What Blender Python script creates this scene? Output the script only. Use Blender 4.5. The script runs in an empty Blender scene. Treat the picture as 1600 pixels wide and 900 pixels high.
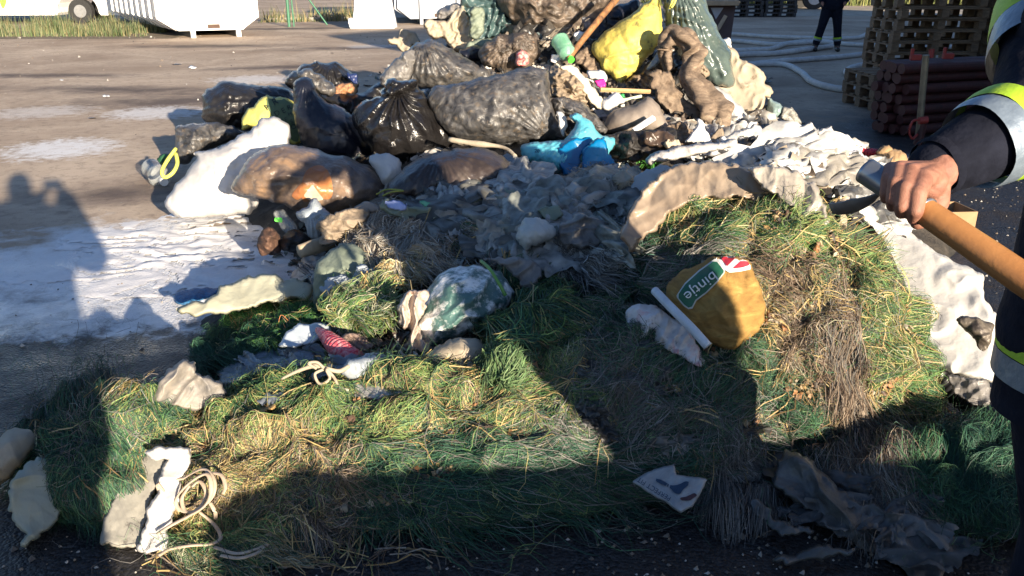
import bpy, math, random
import numpy as np
from mathutils import Vector, Matrix
random.seed(7); RNG = np.random.default_rng(7)
S = bpy.context.scene
# ------------------------------------------------------------ camera, sky, sun
CAMZ = 1.6; PITCH = math.radians(20.4); FPX = 1331.0
cam_d = bpy.data.cameras.new("camera"); cam = bpy.data.objects.new("camera", cam_d)
S.collection.objects.link(cam); S.camera = cam
cam.location = (0, 0, CAMZ); cam.rotation_euler = (math.pi/2 - PITCH, 0, 0)
cam_d.sensor_width = 36; cam_d.lens = 36*FPX/1600; cam_d.clip_start = 0.05; cam_d.clip_end = 600
SAZ = math.radians(151.3)          # direction towards the sun, clockwise from +Y
SEL = math.radians(11.8)
w = bpy.data.worlds.new("World"); S.world = w; w.use_nodes = True
nt = w.node_tree; bg = nt.nodes["Background"]
sky = nt.nodes.new("ShaderNodeTexSky"); sky.sky_type = 'NISHITA'; sky.sun_disc = False
sky.sun_elevation = SEL; sky.sun_rotation = SAZ; sky.air_density = 1.0; sky.dust_density = 0.6; sky.ozone_density = 2.0
tint = nt.nodes.new('ShaderNodeMix'); tint.data_type = 'RGBA'; tint.blend_type = 'MULTIPLY'; tint.inputs[0].default_value = 1.0; tint.inputs[7].default_value = (.86, .96, 1.20, 1)
nt.links.new(sky.outputs[0], tint.inputs[6]); nt.links.new(tint.outputs[2], bg.inputs[0]); bg.inputs[1].default_value = 0.062
sd = bpy.data.lights.new("sun", 'SUN'); sd.energy = 5.0; sd.angle = math.radians(0.55); sd.color = (1.0, 0.85, 0.66)
sun = bpy.data.objects.new("sun", sd); S.collection.objects.link(sun)
TOSUN = Vector((math.sin(SAZ)*math.cos(SEL), math.cos(SAZ)*math.cos(SEL), math.sin(SEL)))
sun.rotation_euler = TOSUN.to_track_quat('Z', 'Y').to_euler(); sun.location = (6, -8, 6)
S.view_settings.view_transform = 'Standard'; S.view_settings.look = 'None'
S.view_settings.exposure = 1.5; S.view_settings.gamma = 1.0
S.render.engine = 'CYCLES'
try:
    S.cycles.max_bounces = 6; S.cycles.transparent_max_bounces = 12
except Exception: pass

# ------------------------------------------------------------ projection helpers
CP, SP = math.cos(PITCH), math.sin(PITCH)
CAM = np.array([0, 0, CAMZ])
def rays(px, py):
    u = (np.asarray(px, float)-800)/FPX; v = (450-np.asarray(py, float))/FPX
    d = np.stack([u, CP+SP*v, -SP+CP*v], -1)
    return d                                   # not normalised: depth along the view axis = 1
def G(px, py, h=0.0):
    d = rays(px, py); t = (CAMZ-h)/(-d[2]); return Vector((d[0]*t, d[1]*t, h))
def PT(px, py, t):
    d = rays(px, py); return CAM+d*np.asarray(t)[..., None] if np.ndim(t) else Vector(CAM+d*t)

# ------------------------------------------------------------ noise
_p = RNG.permutation(256); _p = np.concatenate([_p, _p, _p])
_g = RNG.normal(size=(256, 3)); _g /= np.linalg.norm(_g, axis=1)[:, None]
def perlin(P):
    P = np.asarray(P, float); i = np.floor(P).astype(int); f = P-i; i &= 255
    u = f*f*f*(f*(f*6-15)+10); r = 0
    for a in (0, 1):
        for b in (0, 1):
            for c in (0, 1):
                h = _p[_p[_p[i[..., 0]+a]+i[..., 1]+b]+i[..., 2]+c]
                g = _g[h]
                dt = g[..., 0]*(f[..., 0]-a)+g[..., 1]*(f[..., 1]-b)+g[..., 2]*(f[..., 2]-c)
                wt = (u[..., 0] if a else 1-u[..., 0])*(u[..., 1] if b else 1-u[..., 1])*(u[..., 2] if c else 1-u[..., 2])
                r = r+dt*wt
    return r*1.6
def fbm(P, o=3):
    r = 0; a = 1
    for k in range(o): r = r+a*perlin(P*2**k+17.3*k); a *= .5
    return r
def crease(P, o=3):                            # sharp crumples
    r = 0; a = 1
    for k in range(o): r = r+a*(0.35-np.abs(perlin(P*1.9**k+31.7*k)))*1.6; a *= .55
    return r

def facet(x, y, sd=0):                          # piecewise flat crumples: linear inside the triangles of a warped lattice
    w1 = np.stack([x*.7, y*.7, np.full(x.shape, sd+.5)], -1); w2 = np.stack([x*.7+9, y*.7, np.full(x.shape, sd+7.5)], -1)
    x = x+.75*perlin(w1); y = y+.75*perlin(w2)
    u = x-y*.57735; v = y*1.1547; i = np.floor(u).astype(int); j = np.floor(v).astype(int); fu = u-i; fv = v-j; k = int(sd*13) & 255
    def h(a, b): return _p[(_p[(i+a+k) & 255]+j+b) & 511]/127.5-1
    lo = h(0, 0)*(1-fu-fv)+h(1, 0)*fu+h(0, 1)*fv; hi = h(1, 1)*(fu+fv-1)+h(1, 0)*(1-fv)+h(0, 1)*(1-fu)
    return np.where(fu+fv < 1, lo, hi)
def crumple(x, y, sc, sd, o=3, g=.5):
    r = 0; a = 1
    for k in range(o):
        t = sd+k*1.3; r = r+a*facet((x*math.cos(t)+y*math.sin(t))*sc*2**k*1.25, (-x*math.sin(t)+y*math.cos(t))*sc*2**k*.8, sd+k); a *= g
    return r
# ------------------------------------------------------------ the lie of the heap (height over the yard)
BUMPS = [ # cx, cy, rx, ry, h, pow, rot
 (0.5, 8.7, 2.1, 2.5, 1.22, 1.1, 0),
 (1.0, 7.0, 2.2, 1.7, .58, .9, 0),
 (0.0, 6.2, 2.0, 1.5, .46, .8, 0),
 (-1.2, 6.6, 1.0, .9, .36, .8, 0),
 (-1.9, 7.5, .85, .7, .30, .8, 0),
 (-.9, 5.3, .75, .6, .20, .8, 0),
 (0.35, 4.4, 1.5, 1.5, .48, .8, 0),
 (1.02, 3.34, .67, .76, .84, .52, 0),
 (-.28, 2.66, 1.08, .48, .28, .7, .05),
 (-1.30, 2.56, .27, .34, .28, .6, 0),
 (-.35, 3.3, .9, .8, .26, .7, 0),
 (.43, 2.88, .62, .52, .42, .5, 0),
 (-1.2, 3.85, .34, .24, .10, .6, 0),
 (1.60, 3.95, .60, .80, .26, .6, 0),
 (1.55, 2.42, .52, .30, .13, .6, 0),
 (1.95, 5.8, 1.05, 1.3, .40, .8, 0),
]
def H(x, y):
    s = 0
    for cx, cy, rx, ry, h, p, r in BUMPS:
        dx = x-cx; dy = y-cy
        if r: dx, dy = dx*math.cos(r)+dy*math.sin(r), -dx*math.sin(r)+dy*math.cos(r)
        q = np.clip(1-(dx/rx)**2-(dy/ry)**2, 0, 1)**p*h
        s = s+q**5
    return s**0.2*(1+.08*(np.sin(x*9.3+2.1*np.sin(y*5.1))*np.sin(y*11.7+1.7*np.sin(x*6.3+1))+.7*np.sin(x*19.+3*np.sin(y*8.)+1)*np.sin(y*21.+2*np.sin(x*11.))))
def HN(x, y):
    e = .02
    gx = (H(x+e, y)-H(x-e, y))/(2*e); gy = (H(x, y+e)-H(x, y-e))/(2*e)
    n = np.stack([-gx, -gy, np.ones_like(gx)], -1); return n/np.linalg.norm(n, axis=-1)[..., None]
STEP = 4; X0, Y0 = -120, -80
_gx = np.arange(X0, 1721, STEP); _gy = np.arange(Y0, 1001, STEP)
_GX, _GY = np.meshgrid(_gx, _gy)
def build_depth():
    d = rays(_GX, _GY); n = 260
    tg = np.where(d[..., 2] < -1e-3, CAMZ/np.maximum(-d[..., 2], 1e-3), 60); tg = np.minimum(tg, 60)
    T = tg.copy(); done = np.zeros(T.shape, bool); prev = np.full(T.shape, 1.5)
    ts = np.concatenate([np.linspace(1.5, 6, 160), np.linspace(6.05, 13, 120)])
    for t in ts:
        p = CAM+d*t; below = (p[..., 2] < H(p[..., 0], p[..., 1])) & ~done & (t < tg)
        T[below] = t; done |= below
    a = T-.06; b = T.copy()
    for _ in range(8):
        m = (a+b)/2; p = CAM+d*m[..., None]; bl = p[..., 2] < H(p[..., 0], p[..., 1]); b = np.where(bl, m, b); a = np.where(bl, a, m)
    T = np.where(done, b, T); return T
DMAP = build_depth()
def DM(px, py):
    x = np.clip((np.asarray(px, float)-X0)/STEP, 0, len(_gx)-1.001); y = np.clip((np.asarray(py, float)-Y0)/STEP, 0, len(_gy)-1.001)
    i = x.astype(int); j = y.astype(int); f = x-i; g = y-j
    return (DMAP[j, i]*(1-f)+DMAP[j, i+1]*f)*(1-g)+(DMAP[j+1, i]*(1-f)+DMAP[j+1, i+1]*f)*g

# ------------------------------------------------------------ materials
MATS = {}
def nodes(name):
    m = bpy.data.materials.new(name); m.use_nodes = True; t = m.node_tree
    return m, t, t.nodes["Principled BSDF"], t.nodes["Material Output"]
def N(t, kind, **k):
    n = t.nodes.new(kind)
    for a, b in k.items():
        if isinstance(a, str) and a.startswith("i_"):
            n.inputs[int(a[2:])].default_value = b
        else: setattr(n, a, b)
    return n
def c4(c): return (c[0], c[1], c[2], 1)
def mat(name, c1, c2=None, c3=None, rough=.6, scale=5., bump=.35, bscale=22., crump=.6, transl=0., transp=0., metallic=0., dirt=None, dirt_amt=.5, spec=.5, aniso=(1, 1, 1), coat=0.):
    if name in MATS: return MATS[name]
    m, t, b, out = nodes(name); L = t.links.new
    tc = N(t, "ShaderNodeTexCoord"); mp = N(t, "ShaderNodeMapping"); mp.inputs["Scale"].default_value = aniso
    L(tc.outputs["Object"], mp.inputs[0]); co = mp.outputs[0]
    n1 = N(t, "ShaderNodeTexNoise"); n1.inputs["Scale"].default_value = scale; n1.inputs["Detail"].default_value = 7; n1.inputs["Roughness"].default_value = .62; n1.inputs["Distortion"].default_value = .8
    L(co, n1.inputs["Vector"])
    rp = N(t, "ShaderNodeValToRGB"); e = rp.color_ramp.elements
    c2 = c2 or tuple(x*.7 for x in c1)
    e[0].position = .36; e[0].color = c4(c2); e[1].position = .62; e[1].color = c4(c1)
    if c3: k = rp.color_ramp.elements.new(.70); k.color = c4(c3); e[1].position = .56
    L(n1.outputs[0], rp.inputs[0]); col = rp.outputs[0]
    if dirt:
        n2 = N(t, "ShaderNodeTexNoise"); n2.inputs["Scale"].default_value = scale*2.3; n2.inputs["Detail"].default_value = 9; n2.inputs["Roughness"].default_value = .7
        L(co, n2.inputs["Vector"])
        r2 = N(t, "ShaderNodeValToRGB"); p = .72-.34*dirt_amt; r2.color_ramp.elements[0].position = p; r2.color_ramp.elements[1].position = p+.12
        L(n2.outputs[0], r2.inputs[0]); mx = N(t, "ShaderNodeMix", data_type='RGBA')
        L(r2.outputs[0], mx.inputs[0]); L(col, mx.inputs[6]); mx.inputs[7].default_value = c4(dirt); col = mx.outputs[2]
    L(col, b.inputs["Base Color"])
    b.inputs["Roughness"].default_value = rough; b.inputs["Metallic"].default_value = metallic
    b.inputs["Specular IOR Level"].default_value = spec
    if bump > 0:
        nw = N(t, "ShaderNodeTexNoise"); nw.inputs["Scale"].default_value = bscale*.18; nw.inputs["Detail"].default_value = 2; L(co, nw.inputs["Vector"])
        va = N(t, "ShaderNodeVectorMath", operation='MULTIPLY_ADD'); L(nw.outputs[1], va.inputs[0]); va.inputs[1].default_value = (4./bscale,)*3; L(co, va.inputs[2])
        m2 = N(t, "ShaderNodeMapping"); m2.inputs["Scale"].default_value = (1., 2.1, .8); m2.inputs["Rotation"].default_value = (.3, .5, .9); L(va.outputs[0], m2.inputs[0])
        vo = N(t, "ShaderNodeTexNoise", noise_type='RIDGED_MULTIFRACTAL'); vo.inputs["Scale"].default_value = bscale*.42; vo.inputs["Detail"].default_value = 4; vo.inputs["Roughness"].default_value = .45; L(m2.outputs[0], vo.inputs["Vector"])
        nf = N(t, "ShaderNodeTexNoise"); nf.inputs["Scale"].default_value = bscale*2.5; nf.inputs["Detail"].default_value = 5; L(co, nf.inputs["Vector"])
        ma = N(t, "ShaderNodeMath", operation='MULTIPLY'); L(vo.outputs[0], ma.inputs[0]); ma.inputs[1].default_value = crump*.8
        mb = N(t, "ShaderNodeMath", operation='MULTIPLY_ADD'); L(nf.outputs[0], mb.inputs[0]); mb.inputs[1].default_value = .9-crump*.6; L(ma.outputs[0], mb.inputs[2])
        bp = N(t, "ShaderNodeBump"); bp.inputs["Strength"].default_value = bump; bp.inputs["Distance"].default_value = .45/bscale
        L(mb.outputs[0], bp.inputs["Height"]); L(bp.outputs[0], b.inputs["Normal"])
    sh = b.outputs[0]
    if transl > 0:
        tr = N(t, "ShaderNodeBsdfTranslucent"); L(col, tr.inputs[0]); ms = N(t, "ShaderNodeMixShader"); ms.inputs[0].default_value = transl
        L(sh, ms.inputs[1]); L(tr.outputs[0], ms.inputs[2]); sh = ms.outputs[0]
    if transp > 0:
        tr = N(t, "ShaderNodeBsdfTransparent"); ms = N(t, "ShaderNodeMixShader"); ms.inputs[0].default_value = transp
        L(sh, ms.inputs[1]); L(tr.outputs[0], ms.inputs[2]); sh = ms.outputs[0]
    if sh is not b.outputs[0]: L(sh, out.inputs[0])
    MATS[name] = m; return m
def plain(name, c, rough=.6, metallic=0.):
    if name in MATS: return MATS[name]
    return mat(name, c, tuple(x*.8 for x in c), rough=rough, metallic=metallic, bump=.12, bscale=60, scale=14)
def attr_mat(name, rough=.7):
    if name in MATS: return MATS[name]
    m, t, b, out = nodes(name); a = N(t, "ShaderNodeAttribute"); a.attribute_name = "Col"
    t.links.new(a.outputs["Color"], b.inputs["Base Color"]); b.inputs["Roughness"].default_value = rough
    b.inputs["Specular IOR Level"].default_value = .3
    MATS[name] = m; return m

# ------------------------------------------------------------ objects
def tag(o, label=None, cat=None, group=None, kind=None):
    if label: o["label"] = label
    if cat: o["category"] = cat
    if group: o["group"] = group
    if kind: o["kind"] = kind
    return o
def empty(name, loc, label, cat, group=None, rot=0):
    o = bpy.data.objects.new(name, None); S.collection.objects.link(o); o.location = loc; o.rotation_euler.z = rot
    o.empty_display_size = .1
    return tag(o, label, cat, group)
def mesh_np(name, V, F, m, parent=None, smooth=True, cols=None, origin=None):
    if sum(len(f) for f in (F if isinstance(F, list) else [F])) == 0: print('EMPTY', name); V = np.array([(0, 0, -1), (.001, 0, -1), (0, .001, -1)]); F = np.array([(0, 1, 2)]); cols = None
    """V (n,3) world coordinates, F list of index arrays (k, 3|4)"""
    V = np.asarray(V, np.float32)
    if parent is not None: off = np.array(parent.matrix_world.translation if False else world_loc(parent))
    elif origin is not None: off = np.array(origin)
    else: off = np.array([V[:, 0].mean(), V[:, 1].mean(), V[:, 2].min()])
    me = bpy.data.meshes.new(name); Fs = [np.asarray(f, np.int32) for f in (F if isinstance(F, list) else [F]) if len(f)]
    nl = sum(f.size for f in Fs); nf = sum(len(f) for f in Fs)
    me.vertices.add(len(V)); me.vertices.foreach_set("co", (V-off).astype(np.float32).ravel())
    me.loops.add(nl); me.loops.foreach_set("vertex_index", np.concatenate([f.ravel() for f in Fs]))
    me.polygons.add(nf); st = []; c = 0
    for f in Fs:
        st.append(c+np.arange(len(f))*f.shape[1]); c += f.size
    me.polygons.foreach_set("loop_start", np.concatenate(st).astype(np.int32))
    me.polygons.foreach_set("use_smooth", np.full(nf, smooth))
    if cols is not None:
        a = me.color_attributes.new("Col", 'FLOAT_COLOR', 'POINT'); a.data.foreach_set("color", np.concatenate([cols, np.ones((len(cols), 1))], 1).astype(np.float32).ravel())
    me.update(calc_edges=True); me.validate()
    if m is not None: me.materials.append(m)
    o = bpy.data.objects.new(name, me); S.collection.objects.link(o)
    if parent is not None: o.parent = parent
    else: o.location = off
    return o
def world_loc(o):
    l = Vector(o.location); p = o.parent
    while p: l = l+Vector(p.location); p = p.parent
    return l
class MB:
    def __init__(s): s.v = []; s.f = []
    def add(s, V, F):
        n = len(s.v); s.v += [tuple(x) for x in V]; s.f += [tuple(i+n for i in f) for f in F]; return s
    def box(s, c, size, R=None, taper=1.):
        x, y, z = [a/2 for a in size]; V = []
        for k in (-1, 1):
            q = taper if k > 0 else 1
            for a, b in ((-1, -1), (1, -1), (1, 1), (-1, 1)): V.append(Vector((a*x*q, b*y*q, k*z)))
        if R is not None: V = [R@v for v in V]
        V = [v+Vector(c) for v in V]
        return s.add(V, [(3, 2, 1, 0), (4, 5, 6, 7), (0, 1, 5, 4), (1, 2, 6, 5), (2, 3, 7, 6), (3, 0, 4, 7)])
    def cyl(s, a, b, r, r2=None, n=12, caps=True):
        a = Vector(a); b = Vector(b); r2 = r if r2 is None else r2; q = (b-a).to_track_quat('Z', 'Y')
        V = [a+q@Vector((math.cos(6.2832*i/n)*r, math.sin(6.2832*i/n)*r, 0)) for i in range(n)]+[b+q@Vector((math.cos(6.2832*i/n)*r2, math.sin(6.2832*i/n)*r2, 0)) for i in range(n)]
        F = [(i, (i+1) % n, n+(i+1) % n, n+i) for i in range(n)]
        if caps: F += [tuple(range(n-1, -1, -1)), tuple(range(n, 2*n))]
        return s.add(V, F)
    def build(s, name, m, parent=None, smooth=False, bevel=0., origin=None):
        me = bpy.data.meshes.new(name); off = world_loc(parent) if parent else (Vector(origin) if origin is not None else Vector((sum(v[0] for v in s.v)/len(s.v), sum(v[1] for v in s.v)/len(s.v), min(v[2] for v in s.v))))
        me.from_pydata([Vector(v)-off for v in s.v], [], s.f); me.update()
        if smooth:
            for p in me.polygons: p.use_smooth = True
        if m: me.materials.append(m)
        o = bpy.data.objects.new(name, me); S.collection.objects.link(o)
        if parent: o.parent = parent
        else: o.location = off
        if bevel:
            b = o.modifiers.new("b", 'BEVEL'); b.width = bevel; b.segments = 2; b.limit_method = 'ANGLE'
        return o
def catmull(P, n, closed=False):
    P = np.asarray(P, float); k = len(P); out = []
    if closed: idx = range(k)
    else: P = np.concatenate([[2*P[0]-P[1]], P, [2*P[-1]-P[-2]]]); idx = range(1, k)
    for i in idx:
        if closed: a, b, c, d = P[(i-1) % k], P[i], P[(i+1) % k], P[(i+2) % k]
        else: a, b, c, d = P[i-1], P[i], P[i+1], P[i+2]
        t = (np.arange(n)/n)[:, None]
        out.append(.5*((2*b)+(c-a)*t+(2*a-5*b+4*c-d)*t*t+(3*b-a-3*c+d)*t**3))
    if not closed: out.append(P[-2][None])
    return np.concatenate(out)
def tube(name, pts, r, m, parent=None, n=10, sub=6, flat=1., corr=None, smooth=True, closedcurve=False, endr=None, wob=0., twist=None):
    """swept tube through world points; r number or list; corr=(pitch, depth) corrugation"""
    P = catmull([tuple(p) for p in pts], sub)
    if corr:
        L = np.concatenate([[0], np.cumsum(np.linalg.norm(np.diff(P, axis=0), axis=1))]); ns = int(L[-1]/corr[0]*4)+2
        s = np.linspace(0, L[-1], ns); P = np.stack([np.interp(s, L, P[:, k]) for k in range(3)], 1)
    k = len(P); rr = np.interp(np.linspace(0, 1, k), np.linspace(0, 1, len(r)), r) if np.ndim(r) else np.full(k, r)
    if corr: rr = rr*(1+corr[1]*np.sin(np.arange(k)*math.pi/2))
    if wob: rr = rr*(1+wob*perlin(P*9))
    T = np.gradient(P, axis=0); T /= np.linalg.norm(T, axis=1)[:, None]+1e-9
    up = np.array([0, 0, 1.]); A = np.cross(T, up); bad = np.linalg.norm(A, axis=1) < .05; A[bad] = [1, 0, 0]; A /= np.linalg.norm(A, axis=1)[:, None]; B = np.cross(A, T)
    th = np.arange(n)*2*math.pi/n
    rt = np.ones((k, n))
    if twist:
        q = np.linspace(0, 1, k)[:, None]*twist[1]; rt = 1+twist[0]*(np.abs(np.sin(1.5*th[None]+q+2*perlin(P*5)[:, None]))*1.6-.9)+.10*perlin(P[:, None]*14+np.stack([np.cos(th), np.sin(th), th*0], -1)[None])
    V = P[:, None]+(rr[:, None]*rt)[:, :, None]*(np.cos(th)[None, :, None]*A[:, None]+flat*np.sin(th)[None, :, None]*B[:, None])
    V = V.reshape(-1, 3); i = np.arange(k-1)[:, None]*n; j = np.arange(n)[None]; j2 = (j+1) % n
    F = np.stack([i+j, i+j2, i+n+j2, i+n+j], -1).reshape(-1, 4)
    V = np.concatenate([V, P[:1], P[-1:]]); c0 = len(V)-2
    t1 = np.stack([np.full(n, c0), np.arange(n), (np.arange(n)+1) % n], 1)[:, ::-1]; t2 = np.stack([np.full(n, c0+1), (k-1)*n+np.arange(n), (k-1)*n+(np.arange(n)+1) % n], 1)
    return mesh_np(name, V, [F, t1, t2], m, parent, smooth)

# ------------------------------------------------------------ filled outlines with real thickness
def inside(px, py, poly):
    r = np.zeros(px.shape, bool); n = len(poly)
    for i in range(n):
        x1, y1 = poly[i]; x2, y2 = poly[(i+1) % n]
        if y1 == y2: continue
        c = (y1 > py) != (y2 > py); r ^= c & (px < (x2-x1)*(py-y1)/(y2-y1)+x1)
    return r
def nearest_on(p, poly):
    a = poly; b = np.roll(poly, -1, 0); ab = b-a; best = None
    t = np.clip(((p[:, None]-a)*ab).sum(-1)/((ab**2).sum(-1)+1e-9), 0, 1); q = a+t[..., None]*ab
    d = ((q-p[:, None])**2).sum(-1); k = d.argmin(1); return q[np.arange(len(p)), k]
def field(poly, res):
    x0, y0 = poly.min(0); x1, y1 = poly.max(0); st = max(x1-x0, y1-y0)/res; st = min(st, min(x1-x0, y1-y0)/7); res = max(x1-x0, y1-y0)/st
    gx = np.arange(x0-st*1.5, x1+st*2, st); gy = np.arange(y0-st*1.5, y1+st*2, st); X, Y = np.meshgrid(gx, gy)
    m = inside(X, Y, poly); cs = max(st, max(x1-x0, y1-y0)/42)
    hx = np.arange(x0-cs*1.5, x1+cs*2, cs); hy = np.arange(y0-cs*1.5, y1+cs*2, cs); XX, YY = np.meshgrid(hx, hy)
    mi = inside(XX, YY, poly).astype(float); u = np.zeros(XX.shape); par = np.add.outer(np.arange(u.shape[0]), np.arange(u.shape[1])) % 2
    for _ in range(260):
        q = np.zeros_like(u); q[1:-1, 1:-1] = u[:-2, 1:-1]+u[2:, 1:-1]+u[1:-1, :-2]+u[1:-1, 2:]
        u += 1.8*((q+1)/4-u)*mi*(par == (_ % 2))
    a = np.clip((X-hx[0])/cs, 0, len(hx)-1.001); c = np.clip((Y-hy[0])/cs, 0, len(hy)-1.001); i = a.astype(int); j = c.astype(int); f = a-i; g = c-j
    uu = (u[j, i]*(1-f)+u[j, i+1]*f)*(1-g)+(u[j+1, i]*(1-f)+u[j+1, i+1]*f)*g
    b = np.sqrt(np.maximum(uu, 0))*m; b /= b.max()+1e-9
    return X, Y, m, b, st
SEED = [0]
PUFFS = {}
def puff(name, label, cat, pts, m, T=.12, D=None, off=0., tilt=.3, wr=(.02, 7), fold=None, res=44, back=.7, jit=1.5, drape=False, smooth_pts=True, parent=None, group=None, kind=None, sag=0., sharp=3, edge=.35, flat=False):
    """closed soft body whose outline runs through pts; T = depth of its front bulge in metres"""
    SEED[0] += 1; sd = SEED[0]*7.13
    soft = cat in ("cloth", "rag", "sheet", "film", "scrap", "paper", "netting", "wad", "tarp", "rags", "scraps", "sack end") or (cat is None and name == "plastic_tail")
    plat = cat == 'tarp'; cloth = cat in ('cloth', 'rag'); res = int(res*1.6)
    if cat == "tarp": sharp = 3; edge = .8
    elif soft and not flat:
        T = T*.34; wr = (wr[0]*1.05, wr[1]*1.1); edge = .40; sharp = 4; plat = True; smooth_pts = smooth_pts and cloth; jit = max(jit, min(3.2, .035*max(np.ptp(np.asarray(pts, float)[:, 0]), np.ptp(np.asarray(pts, float)[:, 1]))))
    elif cat in ("bag", "sack") or cat is None:
        wr = (wr[0]*1.35, wr[1]); sharp = 4; jit = max(jit, 1.8)
    poly = np.asarray(pts, float)
    poly = catmull(poly, 7, True) if smooth_pts else catmull_lin(poly, 7)
    if jit:
        nn = np.stack([perlin(np.stack([poly[:, 0]*.06, poly[:, 1]*.06, np.full(len(poly), sd)], -1)), perlin(np.stack([poly[:, 0]*.06, poly[:, 1]*.06, np.full(len(poly), sd+50)], -1))], 1)
        n2 = np.stack([perlin(np.stack([poly[:, 0]*.2, poly[:, 1]*.2, np.full(len(poly), sd)], -1)), perlin(np.stack([poly[:, 0]*.2, poly[:, 1]*.2, np.full(len(poly), sd+50)], -1))], 1)
        poly = poly+nn*jit*2+n2*jit+np.stack([facet(poly[:, 0]*.11, poly[:, 1]*.11, sd % 7), facet(poly[:, 0]*.11+5, poly[:, 1]*.11, sd % 5)], 1)*jit*.9
    X, Y, msk, b, st = field(poly, res)
    cell = msk[:-1, :-1] & msk[1:, :-1] & msk[:-1, 1:] & msk[1:, 1:]
    used = np.zeros(msk.shape, bool)
    for a in (0, 1):
        for c in (0, 1): used[a:a+cell.shape[0], c:c+cell.shape[1]] |= cell
    full = np.zeros(msk.shape, bool)
    full[1:-1, 1:-1] = cell[:-1, :-1] & cell[1:, :-1] & cell[:-1, 1:] & cell[1:, 1:]
    bd = used & ~full
    idx = np.full(msk.shape, -1); idx[used] = np.arange(used.sum())
    px = X[used]; py = Y[used]; bb = b[used].copy(); isb = bd[used]
    q = nearest_on(np.stack([px[isb], py[isb]], 1), poly); px[isb] = q[:, 0]; py[isb] = q[:, 1]; bb[isb] = 0
    cx, cy = poly.mean(0); by = poly[:, 1].max()
    if D is not None and globals().get('DIAG'): print('DIAG %-20s %-60s D=%.2f DM=%.2f top=%.2f bot=%.2f' % (name, (label or '')[:60], D, DM(cx, cy), DM(cx, poly[:, 1].min()), DM(cx, by)))
    d = rays(px, py)
    if D is None:
        ay = cy*.45+by*.55; D0 = float(DM(cx, min(ay, 890)))
    else: D0 = D
    D0 -= off
    if drape: t0 = DM(px, py)-off
    else:
        dc = rays(cx, cy); C = CAM+dc*D0; v = -dc/np.linalg.norm(dc); nrm = v*(1-tilt)+np.array([0, 0, 1.])*tilt; nrm /= np.linalg.norm(nrm)
        t0 = ((C-CAM)@nrm)/(d@nrm); t0 = np.clip(t0, D0*.6, D0*1.7)
    mpp = D0/FPX                                                     # metres per pixel
    W = np.stack([px*mpp, py*mpp, np.full(len(px), sd)], -1)
    ef = np.clip(bb*3, 0, 1)
    amp, sc = wr; amp_l = 1.; ra = (sd*1.7) % 3.14; Wr = np.stack([(W[:, 0]*math.cos(ra)+W[:, 1]*math.sin(ra))*1.7, (-W[:, 0]*math.sin(ra)+W[:, 1]*math.cos(ra))*.75, W[:, 2]], -1)
    Wr = Wr+.05*np.stack([perlin(W*6), perlin(W*6+40), W[:, 2]*0], -1)
    wv = amp*(crumple(W[:, 0], W[:, 1], sc*(.62 if plat else 1.15), sd % 9, (3 if plat else 3), (.46 if plat else .52))*(1.15 if plat and not cloth else .8 if not cloth else .45)+(.32*amp_l*(.6-np.abs(np.sin((W[:, 0]*math.cos(sd)+W[:, 1]*math.sin(sd))*sc*3.1+fbm(W*sc*.5, 2)*3.)))**1 if plat else 0)+(.2 if not cloth else .8)*crease(Wr*sc*.8, 3)+.45*fbm(W*sc*.5+9, 2))
    if fold:
        fa, ff, fk = fold
        if np.ndim(fk):                                             # radiating from a knot
            th = np.arctan2(py-fk[1], px-fk[0]); rr = np.hypot(px-fk[0], py-fk[1])*mpp
            ph = th*ff+fbm(W*3, 2)*2.0; f = (1-np.abs(np.sin(ph)))*fa*.7*np.clip(rr*12, 0, 1)*np.exp(-rr*2.2)
        else:
            a = math.radians(fk); s = (px*math.cos(a)+py*math.sin(a))*mpp; ff = ff*(1.5 if D0 > 4 else 2.6)
            f = (1-np.abs(np.sin(s*ff*.8+fbm(W*3.2, 3)*4.2)))*fa*np.clip(.55+1.1*perlin(W*5+11), .1, 1.3)
        wv = wv+f
    if flat: prof = np.clip(bb*2.5, 0, 1)
    elif plat: prof = 1-(1-np.clip(bb*1.7, 0, 1))**2
    else: prof = bb
    disp = T*prof+wv*(edge+(1-edge)*ef)
    front = CAM+d*(t0-disp)[:, None]
    front[:, 2] -= sag*prof
    nb = ~isb; backv = CAM+d[nb]*(t0[nb]+np.maximum(T*back*prof[nb]-.4*wv[nb]*0, .004))[:, None]
    V = np.concatenate([front, backv]); V[:, 2] = np.maximum(V[:, 2], .004)
    bi = np.arange(len(px)); bi2 = bi.copy(); bi2[nb] = len(px)+np.arange(nb.sum())
    cj, ci = np.nonzero(cell); A = idx[cj, ci]; B = idx[cj, ci+1]; C2 = idx[cj+1, ci+1]; D2 = idx[cj+1, ci]
    F = np.stack([A, D2, C2, B], 1); FB = np.stack([bi2[A], bi2[B], bi2[C2], bi2[D2]], 1)
    o = mesh_np(name, V, np.concatenate([F, FB]), m, parent)
    if parent is None: tag(o, label, cat, group, kind)
    elif label: o["label"] = label
    # remember the front surface for print, patches and knots
    tt = t0-disp; x0 = X[0, 0]; y0 = Y[0, 0]; gr = np.full(msk.shape, np.nan); gr[used] = tt
    for _ in range(12):
        na = np.isnan(gr)
        if not na.any(): break
        pad = np.pad(gr, 1, constant_values=np.nan); st4 = np.stack([pad[:-2, 1:-1], pad[2:, 1:-1], pad[1:-1, :-2], pad[1:-1, 2:]])
        ok = ~np.isnan(st4); av = np.where(ok, st4, 0).sum(0)/np.maximum(ok.sum(0), 1); gr = np.where(na & ok.any(0), av, gr)
    gr = np.where(np.isnan(gr), np.nanmean(gr), gr)
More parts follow.
